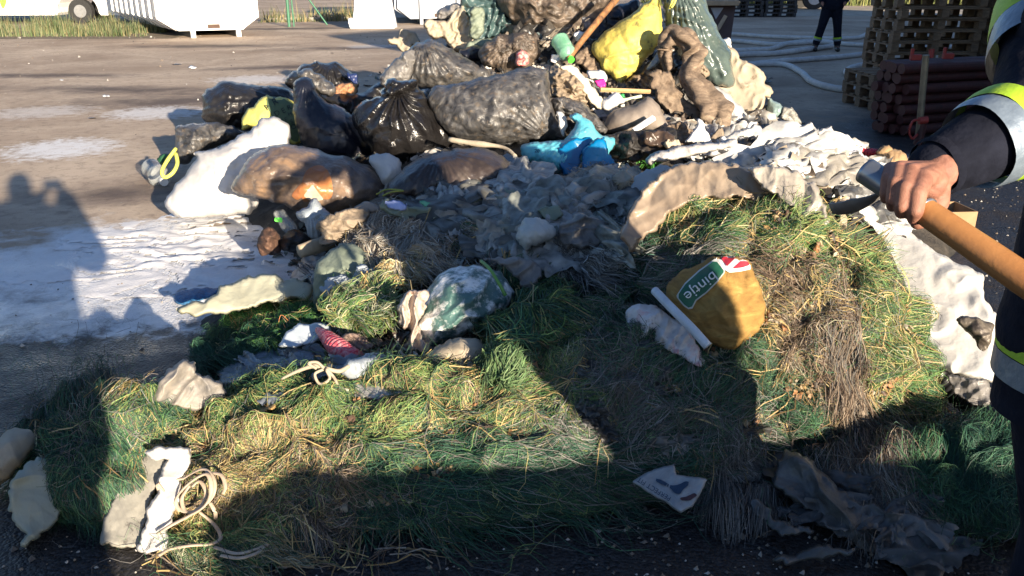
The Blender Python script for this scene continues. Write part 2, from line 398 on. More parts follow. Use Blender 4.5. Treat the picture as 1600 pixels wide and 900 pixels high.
    def surf(qx, qy):
        a = np.clip((np.asarray(qx)-x0)/st, 0, gr.shape[1]-1.001); c = np.clip((np.asarray(qy)-y0)/st, 0, gr.shape[0]-1.001)
        i = a.astype(int); j = c.astype(int); f = a-i; g = c-j
        return (gr[j, i]*(1-f)+gr[j, i+1]*f)*(1-g)+(gr[j+1, i]*(1-f)+gr[j+1, i+1]*f)*g
    PUFFS[o.name] = (o, surf); return o
def catmull_lin(P, n):
    k = len(P); out = []
    for i in range(k):
        for j in range(n): out.append(P[i]+(P[(i+1) % k]-P[i])*j/n)
    return np.array(out)
def patch(o, name, pts, m, lift=.004, label=None, smooth_pts=False, res=26):
    """coloured panel lying on the front of a puff, as a part of it"""
    surf = PUFFS[o.name][1]; poly = np.asarray(pts, float); poly = catmull(poly, 5, True) if smooth_pts else catmull_lin(poly, 6)
    X, Y, msk, b, st = field(poly, res)
    cell = msk[:-1, :-1] & msk[1:, :-1] & msk[:-1, 1:] & msk[1:, 1:]; used = np.zeros(msk.shape, bool)
    for a in (0, 1):
        for c in (0, 1): used[a:a+cell.shape[0], c:c+cell.shape[1]] |= cell
    full = np.zeros(msk.shape, bool); full[1:-1, 1:-1] = cell[:-1, :-1] & cell[1:, :-1] & cell[:-1, 1:] & cell[1:, 1:]
    bd = (used & ~full)[used]; idx = np.full(msk.shape, -1); idx[used] = np.arange(used.sum()); px = X[used]; py = Y[used]
    q = nearest_on(np.stack([px[bd], py[bd]], 1), poly); px[bd] = q[:, 0]; py[bd] = q[:, 1]
    t = surf(px, py)-lift; V = CAM+rays(px, py)*t[:, None]
    cj, ci = np.nonzero(cell); F = np.stack([idx[cj, ci], idx[cj+1, ci], idx[cj+1, ci+1], idx[cj, ci+1]], 1)
    c = mesh_np(name, V, F, m, o)
    if label: c["label"] = label
    return c
def text_mesh(s, size):
    cu = bpy.data.curves.new("t", 'FONT'); cu.body = s; cu.size = size; cu.align_x = 'CENTER'; cu.align_y = 'CENTER'; cu.resolution_u = 3
    ob = bpy.data.objects.new("t", cu); S.collection.objects.link(ob); dg = bpy.context.evaluated_depsgraph_get()
    me = bpy.data.meshes.new_from_object(ob.evaluated_get(dg)); bpy.data.objects.remove(ob)
    V = np.array([v.co[:2] for v in me.vertices]); F = [tuple(p.vertices) for p in me.polygons]; return V, F
def write_on(o, s, px, py, size, ang, m, lift=.007, bold=0., sx=1.):
    """lettering laid on the front of a puff; ang in degrees counter-clockwise"""
    surf = PUFFS[o.name][1]; V, F = text_mesh(s, size); V[:, 0] *= sx
    a = math.radians(ang); qx = px+V[:, 0]*math.cos(a)-V[:, 1]*math.sin(a); qy = py-(V[:, 0]*math.sin(a)+V[:, 1]*math.cos(a))
    P = CAM+rays(qx, qy)*(surf(qx, qy)-lift)[:, None]
    mb = MB(); mb.add(P, F); return mb.build("lettering", m, o)
# ============================================================ GROUND
def ground_material():
    m, t, b, out = nodes("yard_asphalt"); L = t.links.new
    tc = N(t, "ShaderNodeTexCoord"); co = tc.outputs["Object"]
    def noise(scale, detail=6, rough=.6, dist=0.):
        n = N(t, "ShaderNodeTexNoise"); n.inputs["Scale"].default_value = scale; n.inputs["Detail"].default_value = detail
        n.inputs["Roughness"].default_value = rough; n.inputs["Distortion"].default_value = dist; L(co, n.inputs["Vector"]); return n.outputs[0]
    def ramp(sock, a, b_, c0=(0, 0, 0), c1=(1, 1, 1)):
        r = N(t, "ShaderNodeValToRGB"); r.color_ramp.elements[0].position = a; r.color_ramp.elements[1].position = b_
        r.color_ramp.elements[0].color = c4(c0); r.color_ramp.elements[1].color = c4(c1); L(sock, r.inputs[0]); return r.outputs[0]
    def mixc(f, a, b_):
        x = N(t, "ShaderNodeMix", data_type='RGBA'); L(f, x.inputs[0])
        for k, s in ((6, a), (7, b_)):
            if isinstance(s, tuple): x.inputs[k].default_value = c4(s)
            else: L(s, x.inputs[k])
        return x.outputs[2]
    def math_(op, a, b_=None, c=None):
        x = N(t, "ShaderNodeMath", operation=op)
        for k, s in enumerate((a, b_, c)):
            if s is None: continue
            if isinstance(s, (int, float)): x.inputs[k].default_value = s
            else: L(s, x.inputs[k])
        return x.outputs[0]
    def blob(cx, cy, rx, ry, rot, sock, amp=1.0, soft=.35):
        mp = N(t, "ShaderNodeMapping", vector_type='TEXTURE'); mp.inputs["Location"].default_value = (cx, cy, 0); mp.inputs["Rotation"].default_value = (0, 0, rot); mp.inputs["Scale"].default_value = (rx, ry, 1)
        L(co, mp.inputs[0]); ln = N(t, "ShaderNodeVectorMath", operation='LENGTH'); L(mp.outputs[0], ln.inputs[0])
        d = math_('MULTIPLY_ADD', math_('SUBTRACT', sock, .5), amp*2, ln.outputs["Value"])
        r = math_('SUBTRACT', 1.0, d); r = math_('DIVIDE', r, soft); x = N(t, "ShaderNodeClamp"); L(r, x.inputs[0]); return x.outputs[0]
    nb = noise(.45, 8, .65, .6); nm = noise(2.2, 8, .65, .3); nf = noise(30, 5, .7); ns = noise(9, 8, .7, .5)
    dust = mixc(ramp(nb, .35, .65), (.30, .22, .155), (.54, .43, .32))
    dust = mixc(ramp(ns, .5, .75), dust, (.22, .17, .13))
    agg = N(t, "ShaderNodeTexVoronoi"); agg.inputs["Scale"].default_value = 90; L(co, agg.inputs["Vector"])
    asp = mixc(ramp(agg.outputs["Color"], .2, .9), (.010, .010, .012), (.045, .043, .043))
    asp = mixc(ramp(nm, .45, .7), asp, (.034, .027, .023))
    # dry dusty yard on the left and far side, dark wet asphalt round and in front of the heap
    sep = N(t, "ShaderNodeSeparateXYZ"); L(co, sep.inputs[0])
    a = math_('MULTIPLY_ADD', sep.outputs[0], -.75, math_('MULTIPLY', sep.outputs[1], .9))      # grows to far left
    a = math_('ADD', a, math_('MULTIPLY', math_('SUBTRACT', nm, .5), 2.6))
    fdust = ramp(math_('DIVIDE', a, 14), .40, .50)
    col = mixc(fdust, asp, dust)
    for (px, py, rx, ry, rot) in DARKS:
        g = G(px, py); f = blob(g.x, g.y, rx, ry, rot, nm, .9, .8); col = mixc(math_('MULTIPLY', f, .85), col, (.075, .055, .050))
    wet = None
    for (px, py, rx, ry, rot, st) in LIMES:
        g = G(px, py); f = blob(g.x, g.y, rx, ry, rot, ns if rx < 1 else nm, 1.1, .5)
        f = math_('MULTIPLY', math_('MULTIPLY', f, ramp(noise(6, 9, .8, .8), .22, .50)), st); col = mixc(f, col, (.72, .72, .72))
    # pale chips and litter crumbs
    vs = N(t, "ShaderNodeTexVoronoi"); vs.inputs["Scale"].default_value = 17; vs.inputs["Randomness"].default_value = 1; L(co, vs.inputs["Vector"])
    ch = math_('LESS_THAN', vs.outputs["Distance"], .13); cr = N(t, "ShaderNodeSeparateColor"); L(vs.outputs["Color"], cr.inputs[0]); ch = math_('MULTIPLY', ch, math_('GREATER_THAN', cr.outputs[0], .8))
    ch = math_('MULTIPLY', ch, ramp(nb, .42, .58))
    col = mixc(ch, col, (.30, .28, .25))
    L(col, b.inputs["Base Color"])
    r = N(t, "ShaderNodeMapRange"); L(nm, r.inputs[0]); r.inputs[1].default_value = .35; r.inputs[2].default_value = .65; r.inputs[3].default_value = .22; r.inputs[4].default_value = .68
    rr = N(t, "ShaderNodeMix"); L(fdust, rr.inputs[0]); L(r.outputs[0], rr.inputs[2]); rr.inputs[3].default_value = .92
    L(rr.outputs[0], b.inputs["Roughness"]); b.inputs["Specular IOR Level"].default_value = .35
    hh = math_('MULTIPLY_ADD', agg.outputs["Distance"], -.8, nf); hh = math_('ADD', hh, math_('MULTIPLY', ns, 1.4))
    bp = N(t, "ShaderNodeBump"); bp.inputs["Strength"].default_value = .55; bp.inputs["Distance"].default_value = .012; L(hh, bp.inputs["Height"]); L(bp.outputs[0], b.inputs["Normal"])
    return m
LIMES = [(95, 232, .6, .62, .4, .9), (40, 430, 1.0, .75, .2, 1.0), (210, 395, 1.1, .95, .2, 1.1), (330, 470, .8, .5, .1, .9), (245, 176, .7, .6, .1, .7), (120, 495, .7, .35, 0, .7),
         (400, 124, .8, .7, .1, .6), (60, 175, .7, .6, .3, .4), (610, 72, 1.2, .6, .2, .4), (1420, 245, .6, .2, .2, .2)]
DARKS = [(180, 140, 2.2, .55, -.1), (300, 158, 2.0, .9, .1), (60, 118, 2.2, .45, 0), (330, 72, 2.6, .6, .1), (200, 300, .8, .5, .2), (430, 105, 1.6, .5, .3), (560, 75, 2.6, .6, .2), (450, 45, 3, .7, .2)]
gv = [(-90, -40, 0), (90, -40, 0), (90, 160, 0), (-90, 160, 0)]
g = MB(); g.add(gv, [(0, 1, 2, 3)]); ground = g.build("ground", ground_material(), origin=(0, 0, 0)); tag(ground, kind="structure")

# far gravel strip beyond the shaded yard
mt_gravel = mat("pale_gravel", (.42, .37, .29), (.27, .23, .18), rough=.95, scale=3, bump=.4, bscale=14)
a = MB(); a.add([(6.5, 33.5, .004), (40, 36, .004), (40, 44, .004), (5.0, 41, .004)], [(0, 1, 2, 3)]); tag(a.build("gravel_path", mt_gravel, origin=(10, 36, .004)), kind="structure")
a = MB(); a.add([(-30, 21.6, .004), (-8.6, 22.4, .004), (-9.3, 31.5, .004), (-30, 34, .004)], [(0, 1, 2, 3)])
tag(a.build("verge_soil", mat("verge_soil", (.20, .15, .10), (.11, .09, .055), rough=.95, scale=4, bump=.5, bscale=20), origin=(-20, 26, .004)), kind="structure")

# ------------------------------------------------------------ roll-off container
white_steel = mat("white_steel", (.82, .81, .78), (.70, .69, .66), rough=.45, scale=1.2, bump=.08, bscale=8, dirt=(.30, .20, .13), dirt_amt=.15)
grey_steel = mat("grey_steel", (.36, .38, .42), (.26, .28, .31), rough=.5, scale=1.5, bump=.1, bscale=8, dirt=(.16, .12, .10), dirt_amt=.3)
rust = mat("rusty_steel", (.10, .055, .035), (.06, .035, .025), rough=.8, scale=6, bump=.3, bscale=30)
dark_steel = mat("dark_steel", (.03, .03, .032), rough=.5)
def skip(name, label, A, B, depth_dir, length, hgt, m, ribs, front=True, group=None):
    """open-topped container: A,B ground points under the two lower front corners"""
    A = Vector(A); B = Vector(B); e = (B-A); wd = e.length; e.normalize(); dd = Vector(depth_dir).normalized(); up = Vector((0, 0, 1)); z0 = .17
    R = empty(name, (A+B)/2, label, "container", group)
    def P(u, v, z): return A+e*(u*wd)+dd*v+up*z
    ch = .16; zt = z0+hgt; k = .32
    prof = [(ch, z0), (1-ch, z0), (1, z0+k), (1, zt), (0, zt), (0, z0+k)]
    th = .02
    b = MB(); V = [P(u, 0, z) for u, z in prof]+[P(u, .06, z) for u, z in prof]
    b.add(V, [(0, 1, 2, 3, 4, 5), (11, 10, 9, 8, 7, 6)]+[(i, i+6, (i+1) % 6+6, (i+1) % 6) for i in range(6)]); b.build("end_panel", m, R)
    b = MB(); V = [P(u, length, z) for u, z in prof]+[P(u, length-.06, z) for u, z in prof]
    b.add(V, [(5, 4, 3, 2, 1, 0), (6, 7, 8, 9, 10, 11)]+[(i, (i+1) % 6, (i+1) % 6+6, i+6) for i in range(6)]); b.build("end_panel", m, R)
    for sgn in (0, 1):                                             # side walls (open top)
        b = MB(); pr = [(ch, z0), (0, z0+k), (0, zt)] if sgn == 0 else [(1-ch, z0), (1, z0+k), (1, zt)]
        o_ = .03/wd*(1 if sgn == 0 else -1)
        V = [P(u, .06, z) for u, z in pr]+[P(u, length-.06, z) for u, z in pr]+[P(u+o_, .06, z+(.03 if i == 0 else 0)) for i, (u, z) in enumerate(pr)]+[P(u+o_, length-.06, z+(.03 if i == 0 else 0)) for i, (u, z) in enumerate(pr)]
        b.add(V, [(0, 1, 4, 3), (1, 2, 5, 4), (6, 9, 10, 7), (7, 10, 11, 8), (2, 8, 11, 5), (0, 3, 9, 6)]); b.build("side_wall", m, R)
        q = -1 if sgn == 0 else 1
        for i in range(ribs):
            v = .12+(length-.3)*i/(ribs-1); rb = MB(); d = .09/wd*q
            pr2 = [(pr[0][0]+d*.3, z0+.0), (pr[1][0]+d, z0+k-.02), (pr[2][0]+d, zt-.02)]
            VV = [P(u, v, z) for u, z in [(pr[0][0], z0-.002), (pr[1][0], z0+k), (pr[2][0], zt)]]+[P(u, v, z) for u, z in pr2]
            VV += [x+dd*.09 for x in VV]
            rb.add(VV, [(0, 1, 4, 3), (1, 2, 5, 4), (6, 9, 10, 7), (7, 10, 11, 8), (3, 4, 10, 9), (4, 5, 11, 10), (2, 8, 11, 5), (0, 3, 9, 6)]); rb.build("rib", m, R)
    b = MB(); b.add([P(ch, .06, z0), P(1-ch, .06, z0), P(1-ch, length-.06, z0), P(ch, length-.06, z0), P(ch, .06, z0+.03), P(1-ch, .06, z0+.03), P(1-ch, length-.06, z0+.03), P(ch, length-.06, z0+.03)], [(3, 2, 1, 0), (4, 5, 6, 7), (0, 1, 5, 4), (1, 2, 6, 5), (2, 3, 7, 6), (3, 0, 4, 7)]); b.build("floor_plate", m, R)
    for u in (.30, .78):                                           # skids with vertical posts up the front
        b = MB(); c = P(u, -.045, (zt)/2); q = Matrix((e, dd, up)).transposed()
        b.box(c, (.11, .085, zt), q); b.build("front_post", m, R)
        b = MB(); b.box(P(u, length/2, .085), (.10, length-.1, .165), q); b.build("skid", dark_steel, R)
    b = MB(); q = Matrix((e, dd, up)).transposed(); b.box(P(.53, -.012, z0+.10), (.30, .024, .10), q); b.build("latch_plate", rust, R)
    b = MB(); b.box(P(.10+.02, -.02, z0+.95), (.05, .04, .62), q); b.build("hinge_bar", grey_steel, R)
    return R
A = G(256, 60); B = G(404, 56)
skip("skip_container", "white ribbed steel roll-off container on the yard, left of the heap", A, B, (-.66, 1.0, 0), 6.4, 1.9, white_steel, 9)
A = G(622, 39); B = G(742, 36)
skip("skip_container", "grey ribbed container in shade behind the white plastic block", A, B, (-.15, 1, 0), 5, 2.0, grey_steel, 7)

# ------------------------------------------------------------ parked van on the far left
def van():
    c = G(96, 37); R = empty("van", (c.x, c.y, 0), "white van with grey letters and a green leaf on its side, behind the weeds", "van")
    paint = mat("van_paint", (.80, .80, .78), (.74, .74, .72), rough=.35, scale=1, bump=0, dirt=(.45, .42, .36), dirt_amt=.2)
    x0, x1 = c.x-3.4, c.x+2.1; y = c.y; wx = c.x+.62
    # side silhouette with wheel arch, extruded across the van
    pr = [(x0, .26)]+[(wx-.72, .26)]+[(wx+.66*math.cos(a), .34+.66*math.sin(a)) for a in np.linspace(math.pi, 0, 14)]+[(wx+.72, .26), (x1-.05, .26), (x1, .9), (x1-.1, 2.4), (x0, 2.45)]
    n = len(pr); b = MB(); V = [(px, y, z) for px, z in pr]+[(px, y+1.9, z) for px, z in pr]
    b.add(V, [tuple(range(n)), tuple(range(2*n-1, n-1, -1))]+[(i, i+n, (i+1) % n+n, (i+1) % n) for i in range(n)]); b.build("body", paint, R)
    for k, dy in ((0, .12), (1, 1.66)):
        w_ = MB(); w_.cyl((wx, y+dy, .38), (wx, y+dy+.22, .38), .38, n=28); t_ = w_.build("wheel", plain("tyre_rubber", (.025, .025, .025), .85), R)
        r_ = MB(); r_.cyl((wx, y+dy-.012, .38), (wx, y+dy+.1, .38), .2, n=20); r_.build("rim", plain("rim_grey", (.30, .30, .30), .5, .4), t_)
    for xx in (x0+.9, c.x-.75, c.x+.0):
        s = MB(); s.box((xx, y-.002, 1.4), (.03, .01, 1.9)); s.build("panel_seam", plain("seam_grey", (.25, .25, .26)), R)
    def txt(s_, px, py, size, m):
        P = G(px, py); d = rays(px, py); t = y/d[1]; p = CAM+d*t; V, F = text_mesh(s_, size)
        V2 = [(p[0]+v[0], y-.012, p[2]+v[1]) for v in V]; q = MB(); q.add(V2, F); q.build("lettering", m, R)
    txt("VOR", 39, -1, .52, plain("letter_grey", (.36, .37, .38))); txt("BERTIN", 51, 8.5, .13, plain("letter_grey2", (.5, .5, .5)))
    d = rays(5, 0); t = y/d[1]; p = CAM+d*t; lf = MB()
    ol = [(.12*math.sin(a)*(1+.3*math.cos(a))+.05*math.cos(a), .26*math.cos(a)) for a in np.linspace(0, 6.283, 24)[:-1]]
    lf.add([(p[0]+u, y-.012, p[2]+v) for u, v in ol], [tuple(range(len(ol)))]); lf.build("leaf_emblem", plain("leaf_green", (.22, .50, .06)), R)
    return R
van()

# ------------------------------------------------------------ white moulded block, bin, fence post
c = G(583, 45); white_pl = mat("white_plastic_hard", (.80, .81, .83), rough=.4, scale=2, bump=.05)
R = empty("barrier_block", (c.x, c.y, 0), "white plastic barrier block with sloping sides in front of the grey container", "barrier")
b = MB(); V = []
for z, wd, dp in ((0, .64, .34), (.30, .60, .28), (.55, .56, .22), (1.15, .50, .16)):
    V += [(c.x-wd, c.y-dp+.34, z), (c.x+wd, c.y-dp+.34, z), (c.x+wd, c.y+dp+.34, z), (c.x-wd, c.y+dp+.34, z)]
F = [(3, 2, 1, 0), (12, 13, 14, 15)]
for l in range(3):
    for i in range(4): F.append((l*4+i, l*4+(i+1) % 4, l*4+4+(i+1) % 4, l*4+4+i))
b.add(V, F); b.build("block", white_pl, R, bevel=.03)
b = MB(); b.box((c.x, c.y-.0+.07, .56), (1.14, .02, .02)); b.build("seam", plain("seam_grey", (.25, .25, .26)), R)
puff("plastic_scrap", "small white plastic scrap leaning on the left foot of the white barrier block", "scrap", [(543, 30), (552, 27), (561, 30), (553, 44), (546, 45)], white_pl, T=.08, D=G(550, 45).y*.94+.5, wr=(.02, 3), res=14, tilt=0)
fence_green = plain("fence_green", (.04, .16, .09), .5)
g0 = G(452, 42)
R = empty("fence_post", (g0.x, g0.y, 0), "green metal fence post with a diagonal brace in the weeds beyond the white container", "fence post")
b = MB(); b.cyl(g0, (g0.x, g0.y, 1.9), .045); b.build("post", fence_green, R)
b = MB(); b.cyl((g0.x+.12, g0.y+.1, 0), (g0.x+.10, g0.y+.1, 1.9), .025); b.build("stay", fence_green, R)
b = MB(); b.cyl((g0.x+1.15, g0.y+.1, .05), (g0.x+.1, g0.y+.1, 1.6), .025); b.build("brace", fence_green, R)
k0 = G(410, 34); k1 = G(610, 31)
b = MB(); q = Vector((k1.x-k0.x, k1.y-k0.y, 0)); L_ = q.length; q.normalize(); b.box(((k0.x+k1.x)/2, (k0.y+k1.y)/2, .06), (L_, .15, .12), Matrix((q, Vector((-q.y, q.x, 0)), Vector((0, 0, 1)))).transposed())
tag(b.build("kerb", mat("kerb_concrete", (.42, .38, .32), (.3, .27, .23), rough=.9, bscale=12)), kind="structure")

# ------------------------------------------------------------ weeds
def blades(name, pos, hmin, hmax, wd, cols, m, label=None, cat=None, kind="stuff", parent=None, lean=.35, seg=3):
    n = len(pos); h = RNG.uniform(hmin, hmax, n)*np.clip(.75+1.3*fbm(np.stack([pos[:, 0]*1.3, pos[:, 1]*1.3, pos[:, 1]*0], -1), 3), .25, 1.5); a = RNG.uniform(0, 6.283, n); l = RNG.uniform(0, lean, n)*h; b_ = RNG.uniform(0, 6.283, n)
    V = []
    for k in range(seg+1):
        f = k/seg; cx = pos[:, 0]+np.cos(b_)*l*f*f; cy = pos[:, 1]+np.sin(b_)*l*f*f; cz = pos[:, 2]+h*f; wv = wd*(1-f*.85)
        V.append(np.stack([np.stack([cx-np.cos(a)*wv, cy-np.sin(a)*wv, cz], 1), np.stack([cx+np.cos(a)*wv, cy+np.sin(a)*wv, cz], 1)], 1))
    V = np.stack(V, 1); V = V.reshape(n, -1, 3); base = np.arange(n)[:, None]*(2*(seg+1)); F = []
    for k in range(seg): F.append(np.stack([base[:, 0]+2*k, base[:, 0]+2*k+1, base[:, 0]+2*k+3, base[:, 0]+2*k+2], 1))
    ci = RNG.integers(0, len(cols), n); C = np.array(cols)[ci]*RNG.uniform(.7, 1.25, (n, 1)); C = np.repeat(C, 2*(seg+1), 0)
    o = mesh_np(name, V.reshape(-1, 3), np.concatenate(F), m, parent, cols=C); tag(o, label, cat, kind=kind); return o
straw_c = [(.42, .32, .14), (.30, .23, .11), (.20, .17, .08)]; green_c = [(.09, .13, .05), (.12, .15, .07), (.06, .09, .04), (.18, .18, .10)]
n = 15000; xs = RNG.uniform(-19.5, -9.6, n); ys = 22.9+RNG.beta(1.6, 1.3, n)*2.6; dens = fbm(np.stack([xs*.7, ys*.9, ys*0], -1)); kp = dens > -.35; xs = xs[kp]; ys = ys[kp]
blades("tall_grass", np.stack([xs, ys, xs*0], 1), .10, .46, .009, green_c+straw_c[2:], attr_mat("grass_blades"), "tall green and straw weeds along the foot of the white van", "grass")
n = 1600; xs = RNG.uniform(k0.x, k1.x, n); ys = np.interp(xs, [k0.x, k1.x], [k0.y, k1.y])+RNG.normal(0, .35, n)
blades("weeds", np.stack([xs, ys, xs*0], 1), .08, .55, .012, green_c+straw_c, attr_mat("grass_blades"), "sparse weeds by the green fence post and kerb", "weeds")

# ------------------------------------------------------------ people as one continuous remeshed surface
def capsules(name, caps, m, vox, parent=None, smooth_it=6, ell=None, post=None):
    b = MB()
    for (p, r, q, s) in caps:
        p = Vector(p); q = Vector(q); ax = q-p; L_ = ax.length; n = 14
        if L_ < 1e-5: ax = Vector((0, 0, 1)); L_ = 1e-5
        R_ = ax.to_track_quat('Z', 'Y'); V = []; rings = []
        for k in range(1, 6): a = -math.pi/2+k*math.pi/12; rings.append((r*math.sin(a), r*math.cos(a)))
        rings.append((0, r)); rings.append((L_, s))
        for k in range(1, 6): a = k*math.pi/12; rings.append((L_+s*math.sin(a), s*math.cos(a)))
        V.append(p+R_@Vector((0, 0, -r)))
        for z, rad in rings:
            for i in range(n): V.append(p+R_@Vector((math.cos(6.2832*i/n)*rad, math.sin(6.2832*i/n)*rad, z)))
        V.append(p+R_@Vector((0, 0, L_+s))); F = []
        for i in range(n): F.append((0, 1+(i+1) % n, 1+i))
        for k in range(len(rings)-1):
            for i in range(n): F.append((1+k*n+i, 1+k*n+(i+1) % n, 1+(k+1)*n+(i+1) % n, 1+(k+1)*n+i))
        e_ = len(V)-1; k = len(rings)-1
        for i in range(n): F.append((e_, 1+k*n+i, 1+k*n+(i+1) % n))
        b.add(V, F)
    o = b.build(name, None, None, origin=(0, 0, 0)); md = o.modifiers.new("r", 'REMESH'); md.mode = 'VOXEL'; md.voxel_size = vox
    ms = o.modifiers.new("s", 'SMOOTH'); ms.iterations = smooth_it; ms.factor = .5
    dg = bpy.context.evaluated_depsgraph_get(); dg.update(); me = bpy.data.meshes.new_from_object(o.evaluated_get(dg)); bpy.data.objects.remove(o)
    V = np.array([v.co[:] for v in me.vertices]); me2 = me
    if post: V = post(V)
    off = Vector(world_loc(parent)) if parent else Vector((V[:, 0].mean(), V[:, 1].mean(), V[:, 2].min()))
    me2.vertices.foreach_set("co", (V-np.array(off)).astype(np.float32).ravel())
    for p in me2.polygons: p.use_smooth = True
    me2.materials.append(m); me2.update(); o = bpy.data.objects.new(name, me2); S.collection.objects.link(o)
    if parent: o.parent = parent
    else: o.location = off
    return o
navy = mat("navy_fabric", (.012, .014, .024), (.006, .007, .013), rough=.9, scale=9, bump=.5, bscale=16, crump=.8, spec=.12)
skin = mat("skin", (.29, .14, .095), (.21, .095, .065), rough=.62, scale=38, bump=.45, bscale=190, crump=.6, c3=(.36, .15, .11), dirt=(.12, .065, .045), dirt_amt=.35, spec=.3)
hivis_y = mat("hi_vis_yellow", (.36, .55, .03), (.26, .42, .02), rough=.6, scale=20, bump=.2, bscale=50)
hivis_s = mat("reflective_silver", (.20, .25, .30), (.14, .18, .23), rough=.4, scale=12, bump=.25, bscale=22, metallic=.25)
leather = plain("boot_leather", (.02, .018, .016), .5); hair_m = plain("hair_dark", (.03, .02, .012), .7)
def person(name, label, loc, rot, h=1.78, bulk=1., lean=0., clothes=navy, legs=navy, arms=None, legpose=None, group=None, bands=(), hair=True, vox=.016, boots=True):
    """standing figure; local +Y is the way it faces. arms: two (elbow, hand) tuples, legpose: two (knee, foot)"""
    R = empty(name, loc, label, "person", group, 0); s = h/1.78; cr, sr = math.cos(rot), math.sin(rot)
    def W(p):
        p = (p[0]+lean*min(1, max(0, (p[2]-.5)/.5)), p[1], p[2])
        return Vector((loc[0]+(p[0]*cr-p[1]*sr)*s, loc[1]+(p[0]*sr+p[1]*cr)*s, p[2]*s+loc[2]))
    sh = [(-.19, 0, 1.46), (.19, 0, 1.46)]
    arms = arms or [((-.27, -.02, 1.18), (-.27, .10, .93)), ((.27, -.02, 1.18), (.27, .10, .93))]
    legpose = legpose or [((-.11, .02, .50), (-.12, 0, .09)), ((.11, .02, .50), (.12, 0, .09))]
    def C(p, r, q, t): return (W(p), r*s, W(q), t*s)
    body = [C((0, .0, 1.70), .085, (0, .015, 1.62), .075), C((0, 0, 1.58), .055, (0, -.01, 1.46), .06), C((0, .095, 1.635), .014, (0, .105, 1.60), .016), C((-.085, 0, 1.65), .018, (-.085, 0, 1.62), .014), C((.085, 0, 1.65), .018, (.085, 0, 1.62), .014),
            C((0, 0, 1.40), .11, (0, 0, 1.0), .11)]
    for k in (0, 1):
        e, hd = arms[k]; body += [C(sh[k], .05, e, .042), C(e, .042, hd, .03)]
        v = (Vector(hd)-Vector(e)).normalized(); hc = tuple(Vector(hd)+v*.05); body += [C(hd, .034, hc, .036)]
        for f in range(4):
            o_ = Vector((0, .022*(f-1.5), 0)); a_ = Vector(hc)+o_; b_ = a_+v*(.07-.008*abs(f-1.3)); body.append(C(tuple(a_), .0105, tuple(b_+Vector((0, .01, -.01))), .008))
        body.append(C(tuple(Vector(hc)+Vector((0, .035, 0))-v*.02), .012, tuple(Vector(hc)+Vector((0, .065, 0))+v*.02), .01))
        kn, ft = legpose[k]; body += [C((.09*(2*k-1), 0, .92), .08, kn, .055), C(kn, .055, ft, .04), C(ft, .04, (ft[0], ft[1]+.14, .05), .035)]
    capsules("body", body, skin, vox*.8, R, 3)
    j = [C((-.12, 0, 1.42), .12, (.12, 0, 1.42), .12), C((-.08, 0, 1.2), .135, (.08, 0, 1.2), .135), C((-.08, 0, .92), .15, (.08, 0, .92), .15), C((-.08, 0, 1.42), .13, (-.08, 0, .95), .14), C((.08, 0, 1.42), .13, (.08, 0, .95), .14), C((0, 0, 1.48), .075, (0, 0, 1.53), .07)]
    for k in (0, 1):
        e, hd = arms[k]; j += [C(sh[k], .085, e, .07), C(e, .068, tuple(Vector(e).lerp(Vector(hd), .93)), .055)]
    j = [(a_, r_*bulk, b_, q_*bulk) for a_, r_, b_, q_ in j]
    capsules("jacket", j, clothes, vox, R, 5)
    t = []
    for k in (0, 1):
        kn, ft = legpose[k]; t += [C((.085*(2*k-1), 0, .92), .125, kn, .088), C(kn, .088, tuple(Vector(kn).lerp(Vector(ft), .8)), .078)]
    t = [(a_, r_*(.5+.5*bulk), b_, q_*(.5+.5*bulk)) for a_, r_, b_, q_ in t]
    capsules("trousers", t, legs, vox, R, 5)
    for k in (0, 1):
        kn, ft = legpose[k]; mid = tuple(Vector(kn).lerp(Vector(ft), .45))
        capsules("boot", [C(mid, .072, (ft[0], ft[1], .09), .062), C((ft[0], ft[1], .05), .052, (ft[0], ft[1]+.17, .045), .046)], leather, vox*.7, R, 3)
        for (f0, m_) in bands:
            a_ = Vector(kn).lerp(Vector(ft), f0); b_ = Vector(kn).lerp(Vector(ft), f0+.09)
            mb = MB(); mb.cyl(W(a_), W(b_), .090*s, .088*s, n=20, caps=False); mb.build("reflective_band", m_, R, smooth=True)
    if hair: capsules("hair", [C((0, -.02, 1.735), .088, (0, -.03, 1.68), .082)], hair_m, vox*.7, R, 2)
    return R
f0 = G(1292, 80)
person("person", "firefighter in dark trousers with yellow boot bands standing among the white hoses", (f0.x, f0.y, 0), math.radians(168), bands=((.50, hivis_y), (.59, hivis_s)),
       legpose=[((-.15, .02, .50), (-.20, 0, .09)), ((.17, .05, .50), (.26, .03, .09))], arms=[((-.30, -.02, 1.18), (-.22, .18, 1.0)), ((.30, -.02, 1.18), (.24, .16, 1.0))], vox=.02)

